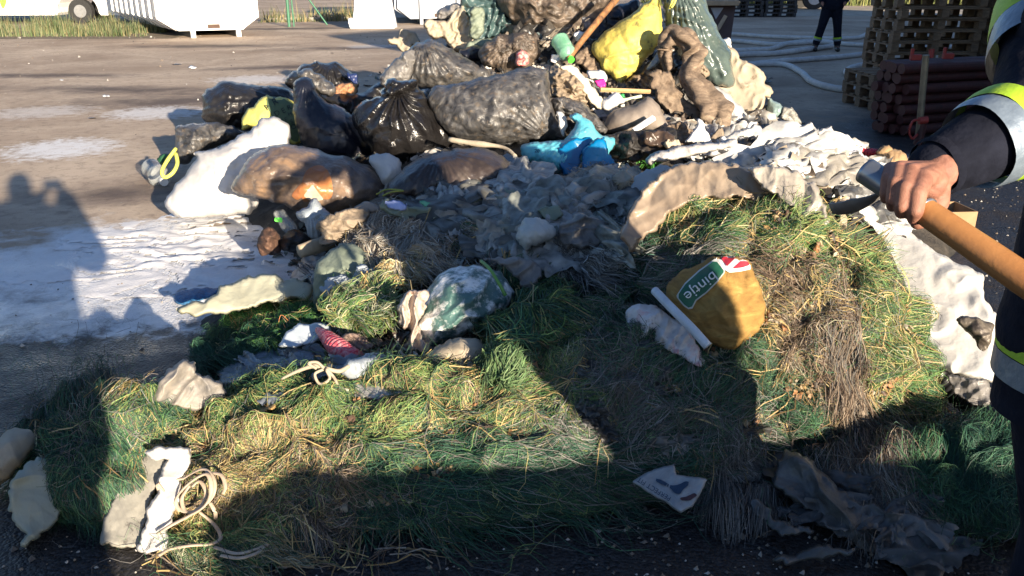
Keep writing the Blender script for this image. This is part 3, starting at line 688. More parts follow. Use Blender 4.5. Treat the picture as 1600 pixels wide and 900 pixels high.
# ------------------------------------------------------------ hoses
hose_m = mat("hose_canvas", (.62, .61, .57), (.48, .47, .45), rough=.8, scale=6, bump=.2, bscale=60, dirt=(.2, .17, .14), dirt_amt=.3)
def hose(label, pts, r=.045):
    P = [G(x, y, r) if z is None else Vector((G(x, y).x, G(x, y).y, z)) for x, y, z in [(q+(None,))[:3] for q in pts]]
    o = tube("fire_hose", P, r, hose_m, n=10, sub=10, wob=.12); tag(o, label, "hose", "fire hoses across the shaded yard")
hose("pale fire hose, farthest back, running behind the firefighter and up towards the pallets", [(1085, 50), (1145, 53), (1200, 57), (1260, 59), (1320, 60), (1352, 54), (1372, 30), (1384, 5)], .05)
hose("pale fire hose, second from the back, lying just behind the firefighter's boots", [(1090, 62), (1150, 64), (1210, 69), (1280, 66), (1340, 70), (1400, 71), (1470, 72)], .05)
hose("pale fire hose in an S curve, ending between the firefighter's boots", [(1120, 84), (1145, 80), (1175, 78), (1205, 76), (1235, 67), (1275, 64), (1300, 66)], .05)
hose("pale fire hose lying straight, touching the toe of the firefighter's left boot", [(1130, 88), (1165, 85), (1215, 83), (1262, 77), (1300, 72)], .055)
hose("long pale hose sweeping in front of the firefighter's boots", [(1120, 108), (1170, 101), (1215, 96), (1270, 92), (1330, 87), (1390, 79), (1450, 76), (1520, 72)], .05)
hose("nearest pale fire hose, bending down towards the lower pallets", [(1130, 106), (1175, 101), (1225, 101), (1252, 113), (1268, 127), (1300, 137), (1345, 142), (1400, 143)], .048)
hose("short loop of pale fire hose curling beside the low pallets", [(1400, 95), (1370, 98), (1335, 104), (1322, 112), (1335, 120), (1375, 124)], .045)

# ------------------------------------------------------------ pallets
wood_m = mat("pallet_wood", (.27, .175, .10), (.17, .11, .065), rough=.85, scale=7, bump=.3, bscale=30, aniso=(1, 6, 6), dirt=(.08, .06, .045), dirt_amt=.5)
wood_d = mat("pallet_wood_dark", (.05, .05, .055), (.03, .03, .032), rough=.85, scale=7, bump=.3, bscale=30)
def make_pallet(m, name="pallet", w_=1.2, d_=.8):
    R = bpy.data.objects.new(name, None); S.collection.objects.link(R); R.empty_display_size = .1
    def part(nm, boxes):
        b = MB()
        for c, s_ in boxes: b.box(c, s_)
        b.build(nm, m, None, bevel=.004).parent = R
        o = bpy.context.scene.collection.objects[-1]; return o
    top = [((0, -d_/2+.05+i*(d_-.1)/4, .133), (w_, .10, .020)) for i in range(5)]
    part("deck", top+[((x, 0, .111), (.10, d_, .020)) for x in (-w_/2+.05, 0, w_/2-.05)])
    for x in (-w_/2+.05, 0, w_/2-.05):
        for y in (-d_/2+.06, 0, d_/2-.06): part("block", [((x, y, .060), (.10, .12, .080))])
    for y in (-d_/2+.06, 0, d_/2-.06): part("base_board", [((0, y, .010), (w_, .10, .020))])
    for o in R.children:                                            # parts were centred by build(); keep pallet-local places
        pass
    return R
def copy_thing(o, loc, rz, label, cat, group):
    r = o.copy(); S.collection.objects.link(r); r.location = loc; r.rotation_euler.z = rz
    for ch in o.children:
        c = ch.copy(); S.collection.objects.link(c); c.parent = r
    tag(r, label, cat, group); return r
proto = make_pallet(wood_m); protod = make_pallet(wood_d)
def pallet_stack(proto, c, n, rz, desc, group, used, jit=.03, z0=0.):
    for i in range(n):
        ordn = ["lowest", "second", "third", "fourth", "fifth", "sixth", "seventh", "eighth", "ninth", "tenth", "eleventh", "twelfth", "thirteenth"][i] if i < n-1 else "topmost"
        lab = "%s pallet%s of the %s" % (ordn, " from the ground" if 0 < i < n-1 else "", desc)
        loc = (c[0]+random.uniform(-jit, jit), c[1]+random.uniform(-jit, jit), z0+i*.1445)
        if not used: proto.location = loc; proto.rotation_euler.z = rz; tag(proto, lab, "pallet", group); used.append(1)
        else: copy_thing(proto, loc, rz+random.uniform(-.03, .03), lab, "pallet", group)
u1, u2 = [], []
g1 = G(1458, 156); pallet_stack(proto, (g1.x, g1.y+.6), 10, .06, "tall pallet stack behind the red pipes", "wooden pallets stacked in the shade", u1)
g2 = G(1590, 160); pallet_stack(proto, (g2.x+.32, g2.y+.75), 11, .12, "tall pallet stack beside the firefighter's shoulder", "wooden pallets stacked in the shade", u1)
g3 = G(1420, 172); pallet_stack(proto, (g3.x+.05, g3.y+.35), 3, .1, "low pallet stack left of the red pipes", "wooden pallets stacked in the shade", u1)
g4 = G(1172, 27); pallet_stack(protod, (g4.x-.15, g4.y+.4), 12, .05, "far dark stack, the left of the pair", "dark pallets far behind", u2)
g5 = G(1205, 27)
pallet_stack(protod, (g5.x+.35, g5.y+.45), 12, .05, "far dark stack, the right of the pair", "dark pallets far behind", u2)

# ------------------------------------------------------------ red pipes and scaffold pole
red_steel = mat("red_oxide_steel", (.085, .024, .022), (.05, .018, .017), rough=.6, scale=8, bump=.25, bscale=30, dirt=(.06, .04, .035), dirt_amt=.4)
red_bright = plain("bright_red_paint", (.34, .04, .03), .6)
pl = G(1408, 214); pr = G(1590, 200); ax = Vector((pr.x-pl.x, pr.y-pl.y, 0)); ax.normalize(); LP = 3.4; nrm = Vector((-ax.y, ax.x, 0))
k = 0
for row in range(7):
    for col in range(4):
        z = .06+row*.104; sh = (row % 2)*.055; s0 = random.uniform(-.06, .06)-row*.012
        a = Vector((pl.x, pl.y, 0))+nrm*(col*.112+sh+.03)+ax*s0; k += 1
        b = MB(); b.cyl(a+Vector((0, 0, z)), a+ax*LP+Vector((0, 0, z+random.uniform(-.01, .01))), .052, n=14)
        rowname = ["bottom", "second", "third", "fourth", "fifth", "sixth", "top"][row]; coln = ["nearest the camera", "second back", "third back", "at the back"][col]
        tag(b.build("steel_pipe", red_steel, None, smooth=False), "dark red steel pipe in the %s row of the pipe stack, %s" % (rowname, coln), "pipe", "dark red steel pipes stacked beside the pallets")
for i, (px, py) in enumerate(((1418, 100), (1482, 92))):
    a = Vector((pl.x, pl.y, 0))+ax*(.1 if i == 0 else .52)+nrm*.08; R = empty("pipe_clamp", a+Vector((0, 0, .745)), ("bright red clamp with two lugs on the left end of the pipe stack", "small bright red lug standing on top of the pipe stack")[i], "clamp", "bright red fittings on the pipes")
    b = MB(); b.box(a+Vector((0, 0, .785)), (.11, .05, .06)); b.build("plate", red_bright, R, bevel=.01)
    b = MB(); b.cyl(a+Vector((-.04, 0, .80)), a+Vector((-.04, 0, .87)), .018); b.build("lug", red_bright, R)
    if i == 0: b = MB(); b.cyl(a+Vector((.16, 0, .78)), a+Vector((.16, .02, .86)), .02, .03); b.build("lug", red_bright, R)
pa = G(1434, 226); d = rays(1447, 86); t = (pa.y-.0)/d[1]; ptop = CAM+d*t
R = empty("scaffold_pole", pa, "weathered scaffold pole leaning on the pipe stack with a red loop at its foot", "pole")
b = MB(); b.cyl(pa, ptop, .032, n=14); b.build("tube", mat("galvanised", (.26, .23, .16), (.18, .155, .11), rough=.5, metallic=.5, scale=10, bump=.15), R, smooth=False)
b = MB(); b.cyl(Vector(pa)+Vector((.0, 0, .0)), Vector(pa)+Vector((.01, 0, .22)), .045); b.build("collar", red_steel, R)
m0 = Vector(pa).lerp(Vector(ptop), .28)
tube("red_loop", [m0+Vector((-.01, -.05, .01)), m0+Vector((-.09, -.05, -.0)), m0+Vector((-.11, -.05, -.1)), m0+Vector((-.07, -.05, -.17)), m0+Vector((-.02, -.04, -.13))], .012, red_bright, R, n=8)
b = MB(); b.cyl(m0+Vector((-.03, -.04, 0)), m0+Vector((.05, -.04, .01)), .035); b.build("knot", red_bright, R)
gp = G(1542, 120); gd = rays(1543, 60); tt_ = gp.y/gd[1]; gq = CAM+gd*tt_
b = MB(); b.cyl(gp, (gq[0], gq[1], gq[2]), .05, n=12); tag(b.build("steel_post", MATS["galvanised"], None), "short grey steel post upright before the pallets, right of the red lug", "post")

# ------------------------------------------------------------ rusty bin behind the heap, trailer beyond the yard
d0 = 11.5
def PD(px, py, t): d = rays(px, py); return CAM+d*t
R = empty("metal_bin", Vector((PD(1125, 110, d0)[0], PD(1125, 110, d0)[1], 0)), "dark brown steel bin with a diagonal brace standing behind the heap", "metal bin")
brown_steel = mat("brown_steel", (.055, .03, .026), (.035, .02, .018), rough=.6, scale=3, bump=.15)
tan_steel = plain("tan_steel", (.36, .29, .20), .7)
q = [PD(1090, 8, d0), PD(1150, 6, d0), PD(1142, 60, d0), PD(1140, 130, d0), PD(1085, 130, d0)]
b = MB(); V = [tuple(v) for v in q]+[(v[0]-.45*0+.0, v[1]+1.0, v[2]) for v in q]; b.add(V, [(4, 3, 2, 1, 0), (5, 6, 7, 8, 9)]+[(i, (i+1) % 5, (i+1) % 5+5, i+5) for i in range(5)]); b.build("side_panel", brown_steel, R)
b = MB(); a_ = Vector(PD(1088, 4, d0)); c_ = Vector(PD(1151, 4, d0)); b.box((a_+c_)/2+Vector((0, .45, 0)), ((c_-a_).length, 1.2, .07)); b.build("rim", tan_steel, R, bevel=.01)
b = MB(); b.cyl(Vector(PD(1133, 25, d0))-Vector((0, .03, 0)), Vector(PD(1120, 47, d0))-Vector((0, .03, 0)), .035, n=4); b.build("brace", tan_steel, R)
b = MB(); V = [Vector(PD(x, y, d0))-Vector((0, .02, 0)) for x, y in ((1110, 12), (1130, 12), (1118, 30))]; b.add(V+[v+Vector((0, .015, 0)) for v in V], [(2, 1, 0), (3, 4, 5), (0, 1, 4, 3), (1, 2, 5, 4), (2, 0, 3, 5)]); b.build("gusset", grey_steel, R)
w0 = G(1271, 15)
R = empty("trailer", (w0.x, w0.y, 0), "flat dark trailer on a spoked wheel beyond the shaded yard", "trailer")
b = MB(); b.cyl((w0.x, w0.y, .5), (w0.x, w0.y+.2, .5), .5, n=28); wl = b.build("wheel", MATS["tyre_rubber"], R)
b = MB(); b.cyl((w0.x, w0.y-.015, .5), (w0.x, w0.y+.1, .5), .30, n=20); b.build("rim", plain("rim_light", (.45, .45, .45), .5), wl)
b = MB(); b.cyl((w0.x, w0.y+1.9, .5), (w0.x, w0.y+2.1, .5), .5, n=28); b.build("wheel", MATS["tyre_rubber"], R)
b = MB(); b.box((w0.x-.3, w0.y+1, .95), (6.4, 2.2, .16)); b.build("bed", dark_steel, R)
b = MB(); b.box((w0.x+.2, w0.y+1, .7), (5.2, .12, .3)); b.box((w0.x-3.1, w0.y+1, .45), (.1, .1, .9)); b.build("chassis", dark_steel, R)
n = 5000; xs = RNG.uniform(7, 26, n); ys = RNG.uniform(44, 49, n)
blades("verge_grass", np.stack([xs, ys, xs*0], 1), .2, .9, .03, [(.14, .17, .05), (.20, .20, .07)], attr_mat("grass_blades"), "bright green grass verge beyond the trailer", "grass")

# ------------------------------------------------------------ things beside and behind the photographer that shade the yard
def slab(label, x0, x1, y, h, n):
    pass
conc = mat("shade_wall_block", (.36, .35, .33), (.27, .26, .25), rough=.9, scale=3, bump=.3, bscale=15)
bx = 1.02  # unseen low wall, added to throw shade over the foot of the ridge
for i in range(4):
    for r in range(2):
        b = MB(); hh = .54 if r == 0 else (.54 if i else .50); b.box((bx+.8+i*1.62+(.0 if r == 0 else .0), -1.15+random.uniform(-.02, .02), (.232 if r == 0 else .695)), (1.6, .6, .458)); 
        tag(b.build("shade_wall_block", conc, None, bevel=.03), "%s concrete block, %s from the left end of the shade wall added behind the camera" % (("lower", "upper")[r], ("first", "second", "third", "fourth")[i]), "concrete block", "concrete blocks of the added shade wall")
wallm = mat("hall_render", (.42, .40, .36), (.36, .34, .31), rough=.9, scale=2, bump=.2, bscale=10)
c0 = Vector((5.15, 5.0, 0)); di = Vector((math.sin(math.radians(39)), math.cos(math.radians(39)), 0)); no = Vector((di.y, -di.x, 0)); LL, WW, HH = 24.0, 9.0, 4.4
R = empty("warehouse", c0, "rendered warehouse with roller doors beside the yard, right of the view", "building")
def QP(u, v, z): return c0+di*u+no*v+Vector((0, 0, z))
b = MB(); b.add([QP(0, 0, 0), QP(LL, 0, 0), QP(LL, WW, 0), QP(0, WW, 0), QP(0, 0, HH), QP(LL, 0, HH), QP(LL, WW, HH), QP(0, WW, HH)], [(3, 2, 1, 0), (0, 1, 5, 4), (1, 2, 6, 5), (2, 3, 7, 6), (3, 0, 4, 7)]); b.build("wall", wallm, R)
b = MB(); V = [QP(-.0, -.0, HH+.003), QP(LL, 0, HH+.003), QP(LL, WW, HH+.003), QP(0, WW, HH+.003), QP(0, WW/2, HH+1.1), QP(LL, WW/2, HH+1.1)]; b.add(V, [(0, 1, 5, 4), (2, 3, 4, 5), (0, 4, 3), (1, 2, 5), (3, 2, 1, 0)]); b.build("roof", mat("roof_sheet", (.22, .10, .07), rough=.8), R)
for u in (4, 12, 19):
    b = MB(); q_ = Matrix((di, no, Vector((0, 0, 1)))).transposed(); b.box(QP(u, -.03, 1.6), (3.2, .06, 3.2), q_); b.build("roller_door", grey_steel, R)
# ============================================================ THE HEAP
black_pl = mat("black_plastic", (.020, .019, .019), (.012, .011, .011), rough=.36, scale=6, bump=.7, bscale=30, crump=.9, dirt=(.09, .075, .065), dirt_amt=.35)
black_sh = mat("black_plastic_shiny", (.014, .013, .013), (.010, .009, .009), rough=.24, scale=6, bump=.65, bscale=26, crump=.9, dirt=(.05, .04, .035), dirt_amt=.2)
grey_pl = mat("grey_dusty_plastic", (.085, .082, .08), (.022, .022, .023), rough=.38, scale=11, bump=.9, bscale=42, crump=.9, c3=(.19, .18, .165), dirt=(.12, .095, .07), dirt_amt=.55, spec=.5)
brown_pl = mat("brown_dusty_plastic", (.11, .085, .065), (.035, .028, .022), rough=.5, scale=9, bump=.8, bscale=32, crump=.8, c3=(.24, .19, .15), dirt=(.22, .13, .075), dirt_amt=.35)
clearbr = mat("translucent_brown_plastic", (.17, .12, .085), (.065, .05, .045), rough=.32, scale=6, bump=.6, bscale=24, crump=.9, c3=(.24, .15, .085), dirt=(.30, .26, .22), dirt_amt=.4)
navy_pl = mat("navy_black_plastic", (.010, .012, .022), (.008, .009, .014), rough=.38, scale=4, bump=.3, bscale=12, dirt=(.04, .035, .035), dirt_amt=.3)
white_sk = mat("white_woven_sack", (.74, .72, .69), (.62, .60, .57), rough=.6, scale=6, bump=.22, bscale=20, transl=.3, dirt=(.40, .33, .26), dirt_amt=.2)
white_pp = mat("white_film", (.72, .72, .70), (.58, .57, .55), rough=.35, scale=7, bump=.22, bscale=20, crump=.9, transl=.3, dirt=(.42, .36, .28), dirt_amt=.3)
cream = mat("cream_cloth", (.56, .49, .37), (.44, .37, .27), rough=.75, scale=5, bump=.22, bscale=22, transl=.3, dirt=(.24, .17, .11), dirt_amt=.45)
tancl = mat("tan_fabric", (.30, .235, .165), (.17, .13, .09), rough=.8, scale=7, bump=.5, bscale=28, crump=.6, dirt=(.09, .06, .04), dirt_amt=.4)
brownfab = mat("brown_fabric", (.20, .145, .10), (.085, .06, .042), rough=.8, scale=9, bump=.6, bscale=26, crump=.6, aniso=(1, 1, 3), c3=(.30, .24, .17), dirt=(.05, .035, .028), dirt_amt=.4)
greyfilm = mat("grey_sheer_film", (.30, .285, .27), (.17, .16, .15), rough=.4, scale=8, bump=.5, bscale=26, crump=.8, transl=.2, transp=.12, dirt=(.12, .10, .09), dirt_amt=.4)
paleg = mat("pale_green_cloth", (.30, .35, .27), (.21, .25, .19), rough=.7, scale=6, bump=.22, bscale=20, transl=.3, dirt=(.08, .075, .06), dirt_amt=.35)
palec = mat("pale_ivory_cloth", (.56, .56, .43), (.46, .45, .34), rough=.7, scale=6, bump=.22, bscale=20, transl=.3, dirt=(.14, .12, .09), dirt_amt=.2)
paleb = mat("pale_blue_white_cloth", (.50, .55, .58), (.38, .43, .47), rough=.65, scale=6, bump=.22, bscale=20, transl=.3, dirt=(.16, .15, .13), dirt_amt=.2)
teal = mat("dark_teal_plastic", (.055, .10, .10), (.03, .055, .055), rough=.4, scale=7, bump=.45, bscale=20, crump=.9, dirt=(.15, .15, .12), dirt_amt=.3)
tarp_g = mat("grey_green_plastic", (.085, .115, .105), (.045, .065, .06), rough=.24, scale=5, bump=.4, bscale=12, crump=.9, dirt=(.15, .15, .13), dirt_amt=.25)
teal_lime = mat("teal_plastic_with_lime_powder", (.075, .155, .145), (.05, .11, .10), rough=.42, scale=5, bump=.5, bscale=16, dirt=(.74, .75, .73), dirt_amt=.74)
yellow = mat("yellow_sack", (.62, .52, .12), (.52, .42, .08), rough=.55, scale=6, bump=.45, bscale=18, crump=.8, dirt=(.16, .13, .05), dirt_amt=.5)
yelgreen = mat("yellow_green_sack", (.56, .52, .14), (.46, .42, .10), rough=.6, scale=6, bump=.3, bscale=22, dirt=(.2, .18, .06), dirt_amt=.15)
olive = mat("green_sack_panel", (.10, .14, .065), (.08, .115, .055), rough=.6, scale=6, bump=.2, bscale=20)
bluep = mat("light_blue_plastic", (.14, .52, .60), (.10, .42, .52), rough=.45, scale=5, bump=.35, bscale=16, dirt=(.55, .62, .62), dirt_amt=.4)
blued = mat("blue_plastic_sheet", (.0, .145, .34), (.0, .11, .27), rough=.28, scale=3, bump=.12, bscale=8)
jute = mat("jute_sack", (.30, .175, .045), (.20, .11, .028), rough=.9, scale=10, bump=.6, bscale=70, crump=.5, aniso=(1, 1, 2.5), c3=(.40, .26, .08), dirt=(.10, .10, .03), dirt_amt=.35)
cardb = mat("cardboard", (.34, .22, .12), (.28, .18, .09), rough=.85, scale=6, bump=.15, bscale=30, dirt=(.14, .09, .05), dirt_amt=.3)
burnt = mat("burnt_black", (.018, .015, .013), (.010, .009, .008), rough=.6, scale=9, bump=.8, bscale=26, crump=.8, c3=(.06, .045, .035), dirt=(.20, .16, .12), dirt_amt=.25)
burntbr = mat("burnt_brown", (.09, .045, .028), (.035, .02, .014), rough=.8, scale=12, bump=.8, bscale=34, c3=(.2, .12, .08))
redm = plain("red_plastic", (.55, .03, .05), .45); pinkm = plain("pink_plastic", (.70, .03, .28), .45)
whitem = plain("white_card", (.76, .75, .73), .6); inkm = plain("dark_print", (.02, .025, .022), .7); navyink = plain("navy_print", (.02, .05, .10), .7)
greenb = plain("green_print", (.012, .10, .055), .6); yel_cord = plain("yellow_cord", (.62, .60, .12), .6); green_pl = plain("bright_green_plastic", (.10, .62, .06), .45)
brush = mat("mixed_rag", (.24, .20, .16), (.07, .06, .055), rough=.8, scale=14, bump=.7, bscale=40, c3=(.5, .46, .4), dirt=(.03, .03, .03), dirt_amt=.4)

# ---- the body of loose rubbish under everything
def mound():
    xs = np.arange(-3.6, 5.4, .028); ys = np.arange(1.95, 11.6, .028); X, Y = np.meshgrid(xs, ys); Hh = H(X, Y)
    P = np.stack([X, Y, X*0], -1); Z = Hh+np.where(Hh > .015, (fbm(P*5, 3)*.05+crease(P*14, 2)*.02)*np.clip(Hh*4, 0, 1), 0)-.03
    m = Hh > .004; cell = m[:-1, :-1] | m[1:, :-1] | m[:-1, 1:] | m[1:, 1:]; used = np.zeros(m.shape, bool)
    for a in (0, 1):
        for c in (0, 1): used[a:a+cell.shape[0], c:c+cell.shape[1]] |= cell
    idx = np.full(m.shape, -1); idx[used] = np.arange(used.sum()); cj, ci = np.nonzero(cell)
    F = np.stack([idx[cj, ci], idx[cj, ci+1], idx[cj+1, ci+1], idx[cj+1, ci]], 1)
    Z = np.where(Hh > .015, Z, -.03)
    V = np.stack([X[used], Y[used], Z[used]], 1)
    mm = mat("compacted_rubbish", (.050, .042, .033), (.02, .018, .015), rough=.85, scale=5, bump=.9, bscale=22, crump=.7, c3=(.10, .085, .065), dirt=(.17, .16, .14), dirt_amt=.3)
    o = mesh_np("loose_rubbish", V, F, mm); tag(o, "dark matted loose rubbish that fills the heap between the bags", "rubbish", kind="stuff")
mound()

BLK = "black and grey refuse bags on the heap"
# ---------------------------------------------------------------- back and top of the heap
puff("plastic_bag", "big brown-grey dusty bag at the top of the heap, left of the leaning stick", "bag", [(772, -30), (850, -60), (930, -50), (965, -10), (940, 25), (905, 55), (890, 75), (865, 92), (842, 85), (835, 60), (800, 40), (778, 10)], brown_pl, T=.38, D=7.9, tilt=.15, wr=(.05, 5), fold=(.05, 22, 70), res=60)
puff("plastic_bag", "dark navy bag tucked between the brown-grey bag and the yellow sack", "bag", [(905, 20), (960, 10), (1000, 0), (985, 50), (950, 90), (918, 85), (900, 60)], navy_pl, T=.16, D=7.75, tilt=.1, wr=(.03, 8), res=30)
puff("cloth_bundle", "dark teal cloth bundle hanging at the top left of the heap", "cloth", [(728, -30), (785, -40), (800, 10), (803, 55), (770, 62), (735, 62), (722, 30)], teal, T=.22, D=7.95, tilt=.1, wr=(.05, 6), fold=(.05, 26, 10), res=40)
puff("plastic_scrap", "pale green crumpled rag on the dark teal bundle", "rag", [(736, 15), (752, 12), (757, 30), (753, 58), (737, 60), (732, 40)], paleg, T=.08, D=7.65, tilt=.1, wr=(.04, 10), res=20)
puff("cloth", "cream crumpled cloth on the upper left of the heap above the peaked grey bag", "cloth", [(668, 32), (700, 28), (712, 12), (728, 14), (732, 40), (742, 62), (735, 80), (712, 78), (690, 62), (668, 58)], cream, T=.2, D=7.9, tilt=.2, wr=(.06, 7), res=34)
puff("clear_bag", "crumpled clear wrapping behind the cream cloth at the heap's upper left edge", "bag", [(682, 18), (700, 8), (720, 6), (722, 22), (700, 30), (685, 30)], greyfilm, T=.1, D=8.05, tilt=.2, wr=(.05, 8), res=20)
puff("paper_wad", "pale cream crumpled wad resting behind the peaked grey bag, alone against the yard", "paper", [(603, 60), (620, 58), (622, 46), (640, 45), (652, 54), (656, 66), (645, 74), (630, 82), (618, 72), (606, 68)], cream, T=.12, D=8.4, tilt=.3, wr=(.05, 8), res=24)
puff("cloth", "pale sage strip of cloth under the dark teal bundle", "cloth", [(730, 66), (752, 60), (772, 62), (770, 72), (748, 76), (728, 78)], paleg, T=.08, D=7.6, tilt=.4, wr=(.03, 8), res=20)
puff("plastic_bag", "small dark blue bag beneath the sage strip of cloth", "bag", [(718, 76), (750, 72), (772, 74), (768, 92), (740, 94), (722, 88)], navy_pl, T=.1, D=7.5, tilt=.3, wr=(.03, 8), res=20)
puff("plastic_bag", "dark brown crumpled bag below the top bag, with a red wrapper at its foot", "bag", [(748, 88), (765, 62), (800, 50), (838, 56), (845, 80), (835, 102), (820, 112), (790, 116), (765, 108)], brown_pl, T=.22, D=7.3, tilt=.2, wr=(.045, 7), fold=(.04, 24, (800, 60)), res=44)
puff("wrapper", "red and white wrapper at the foot of the dark brown bag", "wrapper", [(806, 84), (820, 80), (828, 96), (820, 103), (808, 103)], mat("red_white_wrapper", (.55, .05, .07), (.6, .45, .38), rough=.4, scale=22, bump=.4, bscale=40), T=.07, D=7.05, tilt=.1, wr=(.03, 12), res=16)
# bottle with parts
def bottle(name, label, a, b, r, m, capm, group=None):
    a = Vector(a); b = Vector(b); o = tube(name, [a, a.lerp(b, .05), a.lerp(b, .35), a.lerp(b, .7), a.lerp(b, .88), a.lerp(b, .96)], [r*.6, r, r*.92, r, r*.4, r*.3], m, sub=5, n=14, wob=.15)
    tag(o, label, "bottle", group); d_ = (b-a).normalized(); q = MB(); q.cyl(a.lerp(b, .955), b+d_*.012, r*.38, n=12); q.build("bottle_cap", capm, o); return o
clear_g = mat("green_clear_plastic", (.30, .55, .40), (.16, .42, .25), rough=.12, scale=8, bump=.3, bscale=20, transp=.35)
clear_c = mat("clear_plastic", (.50, .52, .50), (.35, .37, .36), rough=.1, scale=8, bump=.3, bscale=18, transp=.55)
bottle("bottle", "crushed pale green bottle with a green cap beside the leaning stick", PD(874, 62, 7.0), PD(892, 93, 6.85), .075, clear_g, green_pl)
puff("paper_wad", "small white wad left of the pale green bottle's cap", "paper", [(862, 86), (872, 84), (878, 94), (870, 99), (861, 96)], whitem, T=.05, D=7.0, wr=(.02, 14), res=12)
puff("paper_wad", "white torn card caught on the leaning stick", "paper", [(896, 52), (904, 46), (916, 50), (912, 60), (902, 68), (899, 60)], whitem, T=.04, D=7.1, wr=(.03, 14), res=14)
st = tube("wooden_stick", [PD(888, 92, 6.85), PD(920, 50, 7.0), PD(968, -8, 7.25)], [.022, .028, .03], mat("stick_wood", (.36, .17, .06), (.10, .05, .025), rough=.7, scale=9, bump=.2, dirt=(.02, .015, .012), dirt_amt=.45), n=8); tag(st, "charred wooden stick leaning across the top of the heap", "stick")
ys = puff("yellow_sack", "large dirty yellow sack lying tilted near the top of the heap", "sack", [(926, 72), (945, 50), (985, 22), (1015, -4), (1028, -8), (1034, 30), (1034, 55), (1012, 92), (985, 118), (968, 133), (950, 118), (935, 98)], yellow, T=.22, D=7.1, tilt=.25, wr=(.02, 4), fold=(.015, 20, 50), res=54)
puff("brown_rag", "long brown rag along the underside of the yellow sack", "rag", [(972, 134), (1000, 112), (1020, 92), (1036, 70), (1045, 78), (1036, 110), (1015, 135), (985, 146)], brownfab, T=.1, D=7.05, tilt=.3, wr=(.04, 8), fold=(.04, 50, 135), res=36)
puff("plastic_scrap", "pale blue film scrap on the brown rag", "scrap", [(1010, 108), (1024, 88), (1040, 72), (1042, 85), (1028, 100), (1014, 110)], paleb, T=.03, D=6.9, tilt=.3, wr=(.03, 10), res=20)
puff("brown_rag", "brown stained rag between the green bottle and the yellow sack", "rag", [(898, 92), (915, 72), (928, 80), (940, 104), (952, 122), (935, 124), (910, 108)], brownfab, T=.09, D=7.15, wr=(.04, 8), fold=(.03, 40, 60), res=26)
tb = puff("green_tarp_bag", "large grey-green plastic bag gathered at its neck at the top right of the heap", "bag", [(1030, -50), (1070, -70), (1098, -10), (1112, 25), (1130, 58), (1143, 90), (1145, 135), (1125, 138), (1098, 128), (1085, 100), (1060, 90), (1042, 60), (1036, 20)], tarp_g, T=.3, D=7.25, tilt=.12, wr=(.03, 5), fold=(.085, 38, (1052, -60)), res=66)
tube("tie_cord", [PD(1046, 14, 6.88), PD(1052, -2, 6.85), PD(1058, -10, 6.85), PD(1054, 4, 6.85), PD(1049, 12, 6.86)], .009, yel_cord, tb, n=6)
puff("beige_sheet", "smooth beige sheet draped down the right side of the heap", "sheet", [(1132, 62), (1146, 78), (1165, 95), (1190, 112), (1204, 140), (1205, 158), (1195, 152), (1200, 190), (1192, 215), (1160, 212), (1135, 190), (1120, 150), (1122, 100)], cream, T=.22, D=7.3, tilt=.2, wr=(.014, 3), fold=(.04, 16, 30), res=54)
puff("white_scrap", "white crumpled scrap poking up behind the beige sheet", "scrap", [(1128, 60), (1140, 58), (1143, 74), (1132, 84), (1124, 74)], whitem, T=.07, D=7.5, wr=(.03, 10), res=14)
puff("white_bag", "bright white soft bag below the grey-green bag", "bag", [(1100, 135), (1130, 140), (1155, 165), (1172, 185), (1175, 205), (1150, 215), (1125, 200), (1108, 180), (1098, 155)], white_pp, T=.2, D=6.9, tilt=.3, wr=(.04, 6), res=40)
tw = tube("twisted_cloth", [PD(1046, 110, 6.75), PD(1040, 75, 6.7), PD(1052, 55, 6.65), PD(1072, 60, 6.6), PD(1086, 85, 6.6), PD(1078, 118, 6.55), PD(1100, 150, 6.45), PD(1122, 180, 6.35), PD(1130, 205, 6.3)], [.05, .10, .10, .085, .085, .075, .10, .11, .06], brownfab, n=40, sub=14, wob=.3, twist=(.38, 9), flat=.7); tag(tw, "long twisted brown cloth looping down the front of the grey-green bag", "cloth")
puff("brown_rag", "coiled tan fibrous rag inside the loop of the twisted cloth", "rag", [(1068, 112), (1080, 98), (1100, 100), (1106, 118), (1092, 130), (1072, 130)], tancl, T=.12, D=6.7, wr=(.05, 10), fold=(.03, 60, (1085, 115)), res=26)
puff("soft_hose_cloth", "thick brown stained roll of cloth curving below the twisted cloth", "cloth", [(1013, 112), (1030, 106), (1046, 116), (1060, 140), (1085, 162), (1108, 178), (1120, 198), (1108, 212), (1080, 202), (1050, 180), (1028, 155), (1014, 132)], mat("stained_felt", (.24, .18, .125), (.13, .09, .06), rough=.85, scale=8, bump=.5, bscale=26, dirt=(.06, .035, .02), dirt_amt=.5), T=.16, D=6.55, tilt=.3, wr=(.02, 7), fold=(.03, 14, 120), res=46)
puff("brown_rag", "beige rag hanging at the lower end of the twisted cloth", "rag", [(1104, 172), (1122, 168), (1128, 190), (1120, 210), (1106, 205), (1100, 188)], tancl, T=.08, D=6.35, wr=(.04, 8), fold=(.03, 40, 20), res=22)
puff("teal_scrap", "pale teal translucent bag end at the heap's right edge", "bag", [(1198, 155), (1212, 158), (1224, 166), (1224, 182), (1212, 190), (1200, 180)], mat("pale_teal_film", (.30, .40, .38), (.22, .30, .29), rough=.3, bump=.2, transl=.15), T=.1, D=7.3, wr=(.02, 8), res=20)
puff("net_scrap", "speckled grey netting beside the pale teal bag end", "netting", [(1222, 168), (1236, 168), (1250, 184), (1254, 195), (1236, 192), (1220, 188)], mat("speckled_grey", (.35, .34, .30), (.08, .08, .08), rough=.7, scale=40, bump=.5, bscale=60), T=.08, D=7.2, wr=(.02, 12), res=20)
